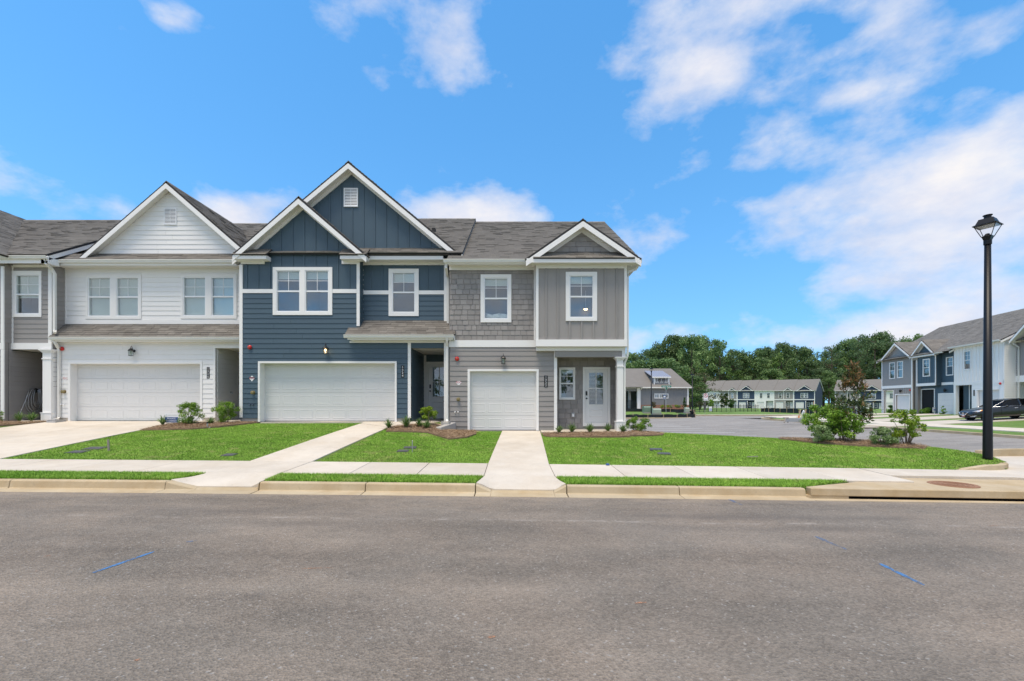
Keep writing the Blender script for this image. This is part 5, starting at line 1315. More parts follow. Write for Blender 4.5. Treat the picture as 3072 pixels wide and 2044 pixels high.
def winhole(x0, x1, z0, z1): return (x0 + .09, x1 - .09, z0 + .09, z1 - .09)
P0 = Vector((43.9, 54.0, .12)); UU = Vector((40.3 - 43.9, 37.2 - 54.0, 0)).normalized(); RZ = math.atan2(UU.y, UU.x)
def unit(label, px_left, mats, cat='house', zb=0.):
    q = P0 + UU * px_left
    return Thing('townhouse', label, cat, (q.x, q.y, zb), RZ, group='townhouses across the side street', local=True)
_fr = Thing('townhouse', 'grey lap-sided townhouse with front gable at the far end of the terrace across the street', 'house', P0, RZ, group='townhouses across the side street', local=True)
A1 = _fr
def fx(px, y=0.): return A1.p(px, 1205, y)[0]
def fz(px, py, y=0.): return A1.p(px, py, y)[1]
u1, u2, u3, u4 = fx(2737), fx(2861.7), fx(3014), fx(3200)
zband0, zband1 = fz(2690, 1165), fz(2690, 1157)
zeave = fz(2646, 1084)
dep = 11.0
# --- unit 1: grey
x1 = u1
w1, w2 = (fx(2669), fx(2685.5), fz(2677, 1137), fz(2677, 1088)), (fx(2692.5), fx(2710), fz(2700, 1134.5), fz(2700, 1084.5))
gd = (fx(2687.5), fx(2728.5), 0.05, fz(2708, 1185))
por = (fx(2652), fx(2680), 0.0, fz(2666, 1171))
wl = wall(A1, 'lower_wall', m_gray, 0, (0, x1, -.3, zband0), [gd, por]); wu = wall(A1, 'upper_wall', m_gray, 0, (0, x1, zband0, zeave), [winhole(*w1), winhole(*w2)])
lap(A1, wu, 0, (.1, x1, zband1, zeave), .19, m_gray, [grow(w1, -.02), grow(w2, -.02)], joined=True)
for xx in fr(.3, x1 - .2, .42):
    pass
battens(A1, wl, 0, fr(.25, x1 - .15, .40), .05, zband0, m_gray, [grow(gd, .1), grow(por, .05)], w_=.07)
simple_window(A1, *w1, 0); simple_window(A1, *w2, 0)
board(A1, 'band_board', (0, x1, zband0, zband1), 0, t=.05); board(A1, 'corner_board', (-.01, .14, -.2, zeave), 0); board(A1, 'corner_board', (x1 - .1, x1 + .06, -.2, zeave), 0, t=.05)
frame3(A1, 'door_casing', (gd[0] - .1, gd[1] + .1, -.2, gd[3] + .1), gd, 0); garage_door(A1, gd, .12, 4, 4)
# open porch corner: the street shows through behind the post
MB().box(por[0] - .02, por[0], -.03, .12, -.2, por[3]).box(por[1], por[1] + .08, -.04, .12, -.2, por[3]).build('porch_casing', m_trim, A1)
MB().box(por[1] + .02, por[1] + .12, .12, 2.2, -.2, por[3]).build('porch_side_wall', m_gray, A1)
MB().box(-.0, por[1], .12, 2.2, por[3] - .0, por[3] + .08).build('porch_ceiling', m_soffit, A1)
column(A1, -.02, por[0] + .02, -.05, .25, -.25, por[3], .1, .3)
MB().box(0, por[1] + .1, 2.2, 2.3, zband0 - .3, zband0).build('porch_header', m_gray, A1)
MB().box(0, .12, .14, dep, zband0, zeave).build('side_wall', m_gray, A1); MB().box(por[1] + .1, por[1] + .2, 2.2, dep, -.3, zband0).build('side_wall', m_gray, A1)
ap = A1.p(2684, 1028, -.35); al, ar = A1.p(2641, 1079, -.35), A1.p(2718, 1066, -.35)
zt = (al[1] + ar[1]) / 2
hw = (ar[0] - al[0]) / 2; axx = ap[0]
gk = dict(ax=axx, az=ap[1], lx=axx - hw - .2, lz=zt, rx=axx + hw + .2, rz_=zt)
gable(A1, yr=-.38, yw=0, yback=4.5, seed=61, friz=0, **gk)
gable_wall(A1, m_gray, d=.12, z0=zeave - .4, y=-.001, **gk)
f6, _ = gclip(d=.2, **gk); lap(A1, A1, -.001, (axx - hw, axx + hw, zeave, ap[1] - .3), .19, m_gray, joined=True, clip=f6)
gutter(A1, axx + hw, x1 + .3, -.3, zeave + .03)
# roof over units 1 and 2
zr1 = fz(2852, 976, 6.0) ; zr1 = max(zeave + 2.6, zr1)
main_roof(A1, -.35, u2 + .1, -.42, zeave + .02, 6.0, zr1, 12.4, seed=62, fascia_ends=(True, True), e=.2)
MB().box(0, u2, dep - .1, dep, -.2, zeave).build('rear_wall', m_gray, A1)
lantern_r = []
def far_lantern(th, x, z, y, label):
    q = th.M @ Vector((x, y, z)); t = Thing('wall_lantern', label, 'lantern', q, RZ, local=True)
    MB().lathe([(.0, .2), (.02, .18), (.12, .08), (.13, .05), (.1, .04), (.085, -.16), (.1, -.18), (0, -.2)], (0, -.16, 0), 8).build('cage', m_black, t)
    MB().box(-.05, .05, -.1, .0, -.05, .05).build('wall_plate', m_black, t); return t
def far_bell(th, x, z, y, label):
    q = th.M @ Vector((x, y, z)); t = Thing('fire_alarm_bell', label, 'alarm bell', q, RZ, group='red bells on the terrace across the street', local=True)
    MB().lathe([(.06, 0), (.10, -.03), (.10, -.06), (.06, -.1), (0, -.11)], (0, 0, 0), 14, 'y').build('gong', m_red, t)
    MB().lathe([(.025, -.1), (.025, -.12), (0, -.12)], (0, 0, 0), 8, 'y').build('hub', m_brass, t); return t
far_lantern(A1, fx(2705.5), fz(2705, 1173), -.02, 'black wall lantern over the far grey garage across the street')
far_bell(A1, fx(2732), fz(2732, 1171), -.02, 'red bell on the far grey townhouse across the street')
# --- unit 2: blue
A2 = Thing('townhouse', 'blue townhouse with a small gable and dark recessed entry across the street', 'house', P0 + UU * u1, RZ, group='townhouses across the side street', local=True)
fx2 = lambda px, y=0.: A2.p(px, 1205, y)[0]
fz2 = lambda px, py, y=0.: A2.p(px, py, y)[1]
e1 = fx2(2861.7, .55)
bl, br_ = fx2(2750.5, .05), fx2(2808, .05)
w3 = (fx2(2769.5, .05), fx2(2790.5, .05), fz2(2780, 1130, .05), fz2(2780, 1077, .05))
zb2a, zb2b = fz2(2780, 1157.5, .05), fz2(2780, 1150, .05); ze2 = zeave
MB().box(0.05, e1, .55, .68, -.3, ze2).build('recessed_wall', m_blue, A2)
w4 = (fx2(2839.5, .55), fx2(2862, .55) - .02, fz2(2850, 1127, .55), fz2(2850, 1071, .55))
lap(A2, A2, .55, (br_, e1, zb2b, ze2), .19, m_blue, [grow(w4, -.02)], joined=True)
lap(A2, A2, .55, (bl - .9, e1, 0, zb2a), .19, m_blue, [(fx2(2765, .55), fx2(2805, .55), -1, fz2(2790, 1169, .55)), (fx2(2816, .55) - .1, e1, -1, fz2(2840, 1183, .55) + .1)], joined=True)
simple_window(A2, *w4, .545)
bw2 = wall(A2, 'bay_wall', m_blue, .05, (bl, br_, zb2a, ze2), [winhole(*w3)])
battens(A2, bw2, .05, fr(bl + .3, br_ - .2, .42), zb2b, ze2, m_blue, [grow(w3, -.01)], w_=.07)
simple_window(A2, *w3, .05)
MB().box(br_ - .1, br_, .19, .55, zb2a, ze2).build('bay_side', m_blue, A2)
board(A2, 'corner_board', (bl - .02, bl + .1, zb2a, ze2), .05); board(A2, 'corner_board', (br_ - .1, br_ + .02, zb2a, ze2), .05)
board(A2, 'band_board', (bl - .02, br_ + .02, zb2a - .02, zb2b), .05, t=.06); board(A2, 'band_board', (br_ + .02, e1, zb2a, zb2b), .55, t=.05)
MB().box(0, .5, .2, .55, -.3, ze2).build('return_wall', m_gray, A2)
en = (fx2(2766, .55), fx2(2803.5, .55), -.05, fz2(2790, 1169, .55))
MB().box(en[0], en[1], .545, .549, en[2], en[3]).build('entry_shade_sheet', m_dark, A2)  # flat dark sheet on the wall, painted in for the shade of the entry
frame3(A2, 'entry_casing', (en[0] - .1, en[1] + .1, -.05, en[3] + .08), en, .55, t=.05)
gd2 = (fx2(2817.5, .55), e1 - .05, 0, fz2(2840, 1183, .55))
frame3(A2, 'door_casing', (gd2[0] - .1, gd2[1] + .05, -.05, gd2[3] + .1), gd2, .55, t=.04); garage_door(A2, gd2, .53, 4, 4)
ap = A2.p(2771, 1022, -.3); hwr = (br_ - bl) / 2 + .45; axx = (bl + br_) / 2
gk = dict(ax=axx, az=ze2 + hwr * .80, lx=axx - hwr, lz=ze2, rx=axx + hwr, rz_=ze2)
gable(A2, yr=-.35, yw=.05, yback=4.5, seed=63, friz=.12, **gk); gable_wall(A2, m_blue, d=.12, z0=ze2 + .1, y=.049, **gk)
pent(A2, 'pent_roof', axx - hwr + .15, axx + hwr - .15, -.3, ze2 + .02, .05, ze2 + .32, seed=9, single=False)
MB().box(axx - hwr + .05, axx + hwr - .05, -.32, -.29, ze2 - .18, ze2).build('fascia', m_trim, A2)
MB().box(axx - hwr + .05, axx + hwr - .05, -.289, .05, ze2 - .18, ze2 - .16).build('soffit', m_soffit, A2)
gutter(A2, axx + hwr, e1, -.3, ze2 + .02)
far_lantern(A2, fx2(2840, .55), fz2(2840, 1171, .55), .53, 'black wall lantern over the blue garage across the street')
# --- unit 3: white
A3 = Thing('townhouse', 'white board-and-batten townhouse behind the parked black sedan', 'house', P0 + UU * u2, RZ, group='townhouses across the side street', local=True)
fx3 = lambda px, y=0.: A3.p(px, 1205, y)[0]
fz3 = lambda px, py, y=0.: A3.p(px, py, y)[1]
e3 = fx3(3014); ze3 = fz3(2930, 1033); zb3a, zb3b = fz3(2900, 1155), fz3(2900, 1146)
wa = (fx3(2892), fx3(2914), fz3(2903, 1110), fz3(2903, 1052)); wb = (fx3(2967), fx3(2982), fz3(2975, 1104), fz3(2975, 1042))
rec = (fx3(2887), fx3(2915), -.2, zb3a)
gd3 = (fx3(2932), fx3(2998), .2, fz3(2965, 1171))
wu = wall(A3, 'upper_wall', m_white, 0, (0, e3, zb3a, ze3), [winhole(*wa), winhole(*wb)])
wl = wall(A3, 'lower_wall', m_white, 0, (fx3(2915), e3, -.2, zb3a), [gd3])
battens(A3, wu, 0, fr(.25, e3 - .2, .40), zb3b, ze3, m_white, [grow(wa, -.01), grow(wb, -.01)], w_=.07)
lap(A3, wl, 0, (fx3(2917), e3, .25, zb3a), .19, m_white, [grow(gd3, .05)], joined=True)
simple_window(A3, *wa, 0, cm=m_white); simple_window(A3, *wb, 0, cm=m_white)
board(A3, 'band_board', (0, e3, zb3a - .02, zb3b), 0, m_white); board(A3, 'corner_board', (e3 - .14, e3 + .01, .1, ze3), 0, m_white)
garage_door(A3, gd3, .15, 4, 6)
MB().box(0, .25, -.02, .25, -.2, zb3a).build('porch_post', m_trim, A3)
MB().box(.25, fx3(2887), .6, .72, -.2, zb3a).build('porch_wall', m_blue, A3)
MB().box(fx3(2887) - .08, fx3(2887), .56, .6, -.2, zb3a).build('corner_board', m_trim, A3)
MB().box(fx3(2887), fx3(2915), 1.6, 1.7, -.2, zb3a).build('entry_back_wall', m_white, A3)
MB().box(fx3(2915) - .1, fx3(2915), .14, 1.7, -.2, zb3a).build('entry_side_wall', m_white, A3)
sw3 = MB().prism([(.14, -.1), (dep, -.1), (dep, ze3), (6, ze3 + 3.3), (.14, ze3 + .1)], e3 - .12, e3 - .001, 'x').build('side_wall', m_white, A3)
lap(A3, sw3, e3, (.0, 2.6, .3, ze3 + .2), .19, m_white, joined=True, side='R')
far_bell(A3, fx3(3003), fz3(3003, 1151), -.02, 'red bell high on the white townhouse across the street')
far_bell(A3, fx3(2877, .6), fz3(2877, 1168, .6), .58, 'red bell beside the porch post across the street')
main_roof(A3, .12, e3 + .25, -.42, ze3 + .02, 6.0, ze3 + 3.55, 12.4, seed=64, fascia_ends=(False, True), e=.2)
gutter(A3, .0, e3 + .2, -.42, ze3 + .03); MB().box(0, e3, -.4, 0, ze3 - .12, ze3 - .1).build('soffit', m_soffit, A3)
MB().box(0, e3, dep - .1, dep, -.2, ze3).build('rear_wall', m_white, A3)
t = Thing('house_number_plaque', 'tiny dark number plate on the white townhouse behind the sedan', 'number plaque', A3.M @ Vector((fx3(2923.5), -.04, fz3(2923.5, 1179))), RZ, local=True)
MB().box(-.06, .06, -.012, .02, -.26, .26).build('plate', m_black, t)
# --- unit 4: next grey, cut by the edge of the picture
A4 = Thing('townhouse', 'grey townhouse with shadowed porch at the edge beyond the parked sedan', 'house', P0 + UU * u3, RZ, group='townhouses across the side street', local=True)
y4 = .8; e4 = 7.5; ze4 = ze3 - .15; z4a, z4b = fz3(3052, 1147, y4) , fz3(3052, 1128, y4)
wu = wall(A4, 'upper_wall', m_gray, y4, (0, e4, z4a, ze4)); lap(A4, wu, y4, (0, e4, z4b, ze4), .19, m_gray, joined=True)
board(A4, 'band_board', (0, e4, z4a, z4b), y4, t=.05)
wl = wall(A4, 'lower_wall', m_gray, y4 + 1.6, (0, e4, -.1, z4a)); lap(A4, wl, y4 + 1.6, (0, e4, .3, z4a), .19, m_gray, joined=True)
MB().box(0, e4, y4 + .14, y4 + 1.6, z4a - .01, z4a + .03).build('soffit', m_soffit, A4)
main_roof(A4, .1, e4 + .3, y4 - .45, ze4 + .02, y4 + 6, ze4 + 3.4, y4 + 12, seed=65, fascia_ends=(False, True), e=.2)
gk = dict(ax=2.6, az=ze4 + 1.9, lx=.35, lz=ze4 + .05, rx=4.85, rz_=ze4 + .05)
gable(A4, yr=y4 - .75, yw=y4, yback=y4 + 4, seed=66, friz=.12, **gk); gable_wall(A4, m_gray, d=.12, z0=ze4, y=y4 - .001, **gk)
gutter(A4, 0, .5, y4 - .42, ze4 + .03)
MB().prism([(y4 + .14, -.1), (dep, -.1), (dep, ze4), (y4 + 6, ze4 + 3.2), (y4 + .14, ze4)], e4 - .12, e4, 'x').build('side_wall', m_gray, A4)
lap(A4, A4, e4, (y4, dep, .2, ze4), .19, m_gray, joined=True, side='R')
MB().box(0, e4, dep - .1, dep, -.1, ze4).build('rear_wall', m_gray, A4)
MB().box(e4 - .3, e4, y4 - .02, y4 + .28, -.1, z4a).build('porch_post', m_trim, A4)
downspout(A4, [(.12, y4 - .4, ze4 - .08), (.2, y4 - .3, ze4 - .25), (.3, y4 - .07, ze4 - .5), (.3, y4 - .07, ze4 - .8), (.3, y4 - .07, .4)], .06)
# driveways and pavement of that block
def quadpoly(th, x0, x1, ya, yb): return [tuple((th.M @ Vector((x, y, 0)))[:2]) for x, y in ((x0, ya), (x1, ya), (x1, yb), (x0, yb))]
RBp = lambda x, y: RB(x, y)
CARQ = gp(2893, 1264, RB, 20, 50); CARX = (A3.inv @ CARQ).x
for th, a, c, lab in ((A1, .3, gd[1] + .2, 'far concrete driveway of the grey townhouse across the street'), (A2, gd2[0] - .4, e1 + .5, 'concrete driveway of the blue townhouse across the street'), (A3, gd3[0] - .2, e3 + .6, 'concrete driveway of the white townhouse across the street'), (A3, CARX - 1.5, CARX + 1.6, 'concrete driveway under the parked black sedan')):
    plate('driveway', quadpoly(th, a, c, -13.0, -.02), RBp, m_conc, .02, .1, None, 1.5, label=lab, cat='driveway', kind='structure')
plate('pavement', [(29.6, 14), (31.2, 14), (31.2, 50), (33, 53.0), (37, 54), (37, 55.2), (32, 54.2), (29.9, 51.4)], RBp, m_conc, .024, .1, None, 1.5, label='concrete pavement along the block across the street', cat='pavement', kind='structure')

# ================================================================== far terraces
def far_unit(th, x0, x1, zb, ze, kind, ph=None, deep=10.5, roof=True, slope=.62, ends=(False, False), zr=None):
    w_ = x1 - x0; h = ze - zb
    mat = {'white': m_white, 'gray': m_gray, 'blue': m_navy}[kind]
    zmid = zb + h * .49
    gd = (x0 + .10 * w_, x0 + .49 * w_, zb, zb + h * .36); dr_ = (x0 + .80 * w_, x0 + .95 * w_, zb, zb + h * .35)
    wd = w_ * .16; wins = []
    cs = (.33, .72) if kind != 'blue' else (.42, .60)
    if kind == 'blue': wd = w_ * .17
    for c in cs: wins.append((x0 + c * w_ - wd / 2, x0 + c * w_ + wd / 2, zb + h * .57, zb + h * .86))
    pw_ = (x0 + .61 * w_, x0 + .74 * w_, zb + h * .10, zb + h * .34)
    rec = (x0 + .58 * w_, x1 - .05, zb, zb + h * .42)
    wu = wall(th, 'upper_wall', mat, 0, (x0, x1, zmid, ze), [winhole(*q) for q in wins]); wl = wall(th, 'lower_wall', mat, 0, (x0, x1, zb - .3, zmid), [rec, gd])
    for q in wins: simple_window(th, *q, 0, cm=m_white if kind == 'white' else None)
    if kind != 'white':
        MB().box(x0, x1, -.05, 0, zmid - .12, zmid + .12).build('band_board', m_trim, th)
    board(th, 'corner_board', (x0 - .02, x0 + .16, zb, ze), 0); board(th, 'corner_board', (x1 - .16, x1 + .02, zb, ze), 0)
    garage_door(th, gd, .1, 4, 4)
    MB().box(rec[0] - .02, x1, .8, .9, zb - .2, zmid).build('porch_wall', mat, th)
    simple_window(th, *pw_, .8); MB().box(*dr_[:2], .76, .8, *dr_[2:]).build('door', m_door, th)
    MB().box(rec[0] - .08, rec[0] + .06, -.03, .1, zb, rec[3]).build('porch_post', m_trim, th)
    MB().box(x0, x1, deep - .1, deep, zb - .3, ze).build('rear_wall', mat, th)
    zr = zr or ze + .42 + (deep / 2) * slope
    if ends[0] or ends[1]:
        for k, on in enumerate(ends):
            xa = x0 if k == 0 else x1 - .1
            if on: MB().prism([(.14, zb - .3), (deep, zb - .3), (deep, ze), (deep / 2, zr - .25), (.14, ze)], xa, xa + .1, 'x').build('end_wall', mat, th)
    o = MB().slab([(x0 - (.3 if ends[0] else 0), -.4, ze), (x1 + (.35 if ends[1] else 0), -.4, ze), (x1 + (.35 if ends[1] else 0), deep / 2, zr), (x0 - (.3 if ends[0] else 0), deep / 2, zr)], .1) \
        .slab([(x0, deep / 2, zr - .002), (x1, deep / 2, zr - .002), (x1, deep + .4, ze), (x0, deep + .4, ze)], .1).build('roof', m_shing2, th)
    if ends[1]: MB().prism([(-.42, ze - .1), (deep / 2, zr - .1), (deep + .4, ze - .1), (deep + .4, ze - .32), (deep / 2, zr - .35), (-.42, ze - .32)], x1 + .3, x1 + .345, 'x').build('rake_board', m_trim, o, th)
    MB().box(x0, x1, -.5, -.40, ze - .14, ze - .01).build('gutter', m_gutter, th)
    if kind in ('gray', 'blue'):
        axx = x0 + (.72 if kind == 'gray' else .52) * w_; hw = w_ * (.24 if kind == 'gray' else .40)
        gk = dict(ax=axx, az=ze + hw * .72, lx=axx - hw, lz=ze - .02, rx=axx + hw, rz_=ze - .02)
        gable(th, yr=-.40, yw=-.06, yback=4.0, seed=70, friz=0, shing=False, fas=.20, **gk)
        gable_wall(th, mat, d=.14, z0=ze - .05, y=-.06, **gk)
        if kind == 'gray': MB().box(axx - hw * .95, axx - hw * .95 + .14, -.05, 0, zmid + .12, ze).build('bay_board', m_trim, th)
    return o
m_shing2 = paint('far_roof', (.185, .172, .155), .9, .14, scale=1.2, grain=9)
m_shing2b = m_shing2
TH = R(45)
def row(px0, Y0, pxs, kinds, labels, base, eave, group):
    q0 = Vector((X(px0, Y0), Y0, 0)); rz = -TH
    ref_inv = (Matrix.Translation(q0) @ Matrix.Rotation(rz, 4, 'Z')).inverted()
    def hit(px, py):
        o = ref_inv @ Vector((0, 0, CAMZ)); d = ref_inv.to_3x3() @ Vector(((px - CX) / F, 1, (CY - py) / F)); q = o + d * (-o.y / d.y); return q.x, q.z
    for i, k in enumerate(kinds):
        a, _ = hit(pxs[i], CY); c, _ = hit(pxs[i + 1], CY); mid = (pxs[i] + pxs[i + 1]) / 2
        zb = hit(mid, base)[1]; ze = hit(mid, eave)[1]
        q = q0 + Vector((math.cos(TH), -math.sin(TH), 0)) * a
        th = Thing('townhouse', labels[i], 'house', (q.x, q.y, 0), rz, group=group, local=True)
        far_unit(th, 0, c - a, zb, ze, k, ends=(i == 0, i == len(kinds) - 1), zr=ze + 3.7)
row(2106, 165, [2106, 2160, 2211.5, 2265, 2321.5, 2381, 2444.5], ['white', 'gray', 'blue', 'white', 'gray', 'blue'],
    ['white townhouse at the start of the far terrace by the no parking sign', 'grey townhouse half hidden by a dark young tree in the far terrace', 'navy blue townhouse in the middle of the far terrace',
     'plain white townhouse between two coloured ones in the far terrace', 'grey townhouse beside the navy end house of the far terrace', 'navy blue end townhouse of the far terrace with its blank side showing'],
    1225.5, 1172, 'townhouses of the far terrace')
row(2505, 150, [2505, 2580, 2650, 2725, 2800], ['gray', 'blue', 'white', 'gray'],
    ['grey end townhouse behind the young magnolia', 'navy townhouse with small gable beyond the porch post', 'white townhouse seen through the open porch across the street', 'grey townhouse hidden behind the terrace across the street'],
    1229, 1172, 'townhouses of the second far terrace')

# ================================================================== clubhouse
DC = 75.0
c = Thing('clubhouse', 'low grey clubhouse with a hip roof, metal dormer and brick base', 'building', (X(1990, DC), DC, .45))
m_bb = paint('clubhouse_siding', (.235, .24, .245), .65, .05)
m_metal = paint('metal_roof', (.46, .46, .50), .35, .05, metal=.5)
def brickmat():
    m, t, b_ = newmat('brick_base'); p = pos(t); br = t.new('ShaderNodeTexBrick'); t.link(t.vmul(p, (4.5, 4.5, 4.5)), br.inputs['Vector'])
    mp = t.new('ShaderNodeMapping'); mp.inputs['Rotation'].default_value = (R(90), 0, 0); t.link(p, mp.inputs[0]); t.link(mp.outputs[0], br.inputs['Vector'])
    br.inputs['Color1'].default_value = (.24, .10, .06, 1); br.inputs['Color2'].default_value = (.32, .15, .09, 1); br.inputs['Mortar'].default_value = (.36, .31, .26, 1); br.inputs['Scale'].default_value = 4.5
    t.link(br.outputs['Color'], b_.inputs['Base Color']); b_.inputs['Roughness'].default_value = .9; return m
m_brick = brickmat()
cx0, cx1 = X(1700, DC), X(2065, DC); zE = Z(1163, DC); zB = Z(1229, DC); zBr = Z(1215, DC); op = (X(1876, DC), X(1913, DC), zB, Z(1174, DC))
wins = [(X(1860 + q * .1467 - 5.5, DC), X(1860 + q * .1467 + 5.5, DC), Z(1193, DC), Z(1184, DC)) for q in (752, 846, 936)]
wl = wall(c, 'wall', m_bb, DC, (X(1918, DC), cx1, zBr, zE), wins, t=.2)
battens(c, wl, DC, fr(X(1922, DC), cx1 - .3, .41), zBr, zE, m_bb, [(X(1962, DC), X(2006, DC), Z(1197, DC), Z(1180, DC))], w_=.06)
MB().box(X(1918, DC), cx1 + .05, DC - .08, DC, zB - .3, zBr).build('brick_base', m_brick, c)
MB().box(cx1 - .2, cx1, DC + .2, DC + 12, zB, zE).build('side_wall', m_bb, c)
mb = MB()
for q in rect_sub(Rc(1963, 1181, 2005, 1196, DC), wins): mb.box(q[0], q[1], DC - .08, DC - .001, q[2], q[3])
wo_ = mb.build('window_surround', m_trim, c)
m_warm = paint('warm_room', (.42, .34, .14), .9, .3, scale=2)
for i, q in enumerate(wins):
    MB().box(q[0], q[1], DC + .02, DC + .03, q[2], q[3]).build('pane', m_glass, wo_, c)
    MB().box((q[0] + q[1]) / 2 - .03, (q[0] + q[1]) / 2 + .03, DC - .03, DC + .01, q[2], q[3]).box(q[0], q[1], DC - .028, DC + .008, (q[2] + q[3]) / 2 - .03, (q[2] + q[3]) / 2 + .03).build('muntin', m_trim, wo_, c)
    MB().box(q[0] - .1, q[1] + .1, DC + .5, DC + .55, q[2] - .1, q[3] + .1).build('room', m_warm if i == 1 else m_room, wo_, c)
board(c, 'corner_board', (X(2061, DC), X(2066, DC), zBr, zE), DC, t=.06)
# breezeway
MB().box(cx0, op[0], DC, DC + .2, zB, zE).build('wall', m_bb, c); MB().box(op[0], X(1919, DC), DC + .02, DC + .2, op[3], zE).build('header', m_bb, c)
MB().box(X(1876, DC) - .15, X(1876, DC), DC - .05, DC + .1, zB, zE).build('casing', m_trim, c)
MB().box(X(1911, DC), X(1919, DC), DC - .25, DC + .15, zB - .2, zE).build('porch_column', m_trim, c)
MB().box(op[0] - 2, op[1] + 1.5, DC + 6, DC + 6.1, zB, zE).build('breezeway_wall', m_room, c)
MB().box(X(1895, DC) , X(1902, DC), DC + 2.0, DC + 2.3, zB, zE).build('inner_column', m_trim, c)
gt = MB()
for i in range(18):
    xx = lerp(op[0] + .1, op[1] - .1, i / 17); gt.box(xx - .015, xx + .015, DC + .25, DC + .28, zB + .05, zB + 1.5)
for zz in (zB + .15, zB + 1.4): gt.box(op[0], op[1], DC + .24, DC + .29, zz, zz + .05)
gt.build('gate', m_black, c)
zR = Z(1106, DC + 6.2); r0 = X(2013, DC + 6.2)
ro = MB()
ev = .5; ro.slab([(cx0, DC - ev, zE + .05), (X(2074, DC), DC - ev, zE + .05), (r0, DC + 6.2, zR), (cx0, DC + 6.2, zR)], .12).slab([(X(2074, DC), DC - ev, zE + .049), (X(2074, DC), DC + 12.9, zE + .049), (r0, DC + 6.2, zR)], .12).slab([(cx0, DC + 6.2, zR - .001), (r0, DC + 6.2, zR - .001), (X(2074, DC), DC + 12.9, zE + .05), (cx0, DC + 12.9, zE + .05)], .12)
rf = ro.build('roof', m_shing2, c); fixn(rf)
MB().slab([(X(1860, DC), DC - 1.2, zE + .06), (X(1922, DC), DC - 1.2, zE + .06), (X(1893, DC + 4), DC + 3.5, Z(1128, DC + 3.5))], .1).build('porch_roof', m_shing2, rf, c)
MB().box(cx0, X(2075, DC), DC - ev - .1, DC - ev, zE - .12, zE + .06).build('gutter', m_gutter, c)
MB().box(cx0, X(2070, DC), DC - ev, DC, zE - .12, zE - .08).build('soffit', m_soffit, c)
downspout(c, [(X(1923, DC), DC - ev, zE - .1), (X(1920.5, DC), DC - .1, zE - .45), (X(1920.5, DC), DC - .12, zB)], .08)
# shed dormer
d0 = DC + .45
dm = MB().box(X(1962, d0), X(2008, d0), d0, d0 + 3, Z(1154, d0), Z(1131, d0)).build('dormer_wall', m_bb, c)
for q in (760, 850, 938):
    xx = X(1860 + q * .1467, d0); 
    for s_ in [0]:
        mb = MB(); r_ = (xx - .30, xx + .30, Z(1145.5, d0), Z(1136, d0))
        for k in rect_sub(grow(r_, .12), [r_]): mb.box(k[0], k[1], d0 - .06, d0, k[2], k[3])
        mb.box(xx - .025, xx + .025, d0 - .05, d0 - .01, r_[2], r_[3]).box(r_[0], r_[1], d0 - .049, d0 - .011, (r_[2] + r_[3]) / 2 - .025, (r_[2] + r_[3]) / 2 + .025)
        wi = mb.build('window', m_trim, dm, c)
        MB().box(r_[0], r_[1], d0 - .012, d0 - .004, r_[2], r_[3]).build('pane', m_dark, dm, c)
MB().box(X(1961, d0), X(1964, d0), d0 - .05, d0 + .01, Z(1154, d0), Z(1133, d0)).box(X(2005.5, d0), X(2008.5, d0), d0 - .05, d0 + .01, Z(1154, d0), Z(1133, d0)).build('corner_board', m_trim, dm, c)
dr0, dr1 = X(1956.5, d0 - .3), X(2013, d0 - .3)
MB().slab([(dr0, d0 - .35, Z(1131, d0)), (dr1, d0 - .35, Z(1131, d0)), (dr1, d0 + 4.2, Z(1113, d0 + 4.2)), (dr0, d0 + 4.2, Z(1113, d0 + 4.2))], .08).build('dormer_roof', m_metal, c)
for i in range(9):
    xx = lerp(dr0 + .05, dr1 - .05, i / 8); MB().slab([(xx - .025, d0 - .35, Z(1131, d0) + .07), (xx + .025, d0 - .35, Z(1131, d0) + .07), (xx + .025, d0 + 4.2, Z(1113, d0 + 4.2) + .07), (xx - .025, d0 + 4.2, Z(1113, d0 + 4.2) + .07)], .07).build('seam', m_metal, c)
MB().box(dr0, dr1, d0 - .38, d0 - .34, Z(1134, d0), Z(1131, d0) - .0).build('dormer_fascia', m_trim, c)
plate('pavement', [(X(1860, 71), 70.5), (X(1920, 71), 70.5), (X(2070, 71.5), 71.3), (X(2070, 72.6), 72.6), (X(1920, 73), 73.0), (X(1920, 75), 75), (X(1860, 75), 75)], lambda x, y: -.62 + .9 * sstep(62, 72, y) + (.05), m_conc, .03, .2, None, 2, label='pale concrete path in front of the clubhouse', cat='path', kind='structure')
plate('clubhouse_bed', [(X(1922, 73), 73.1), (X(2075, 73), 73.1), (X(2085, 76), 76), (X(2075, 75), 75.2), (X(1922, 75), 75.2)], lambda x, y: .30, m_mulch, .05, .5, None, 2, label='mulch bed at the brick base of the clubhouse', cat='mulch bed', kind='structure')
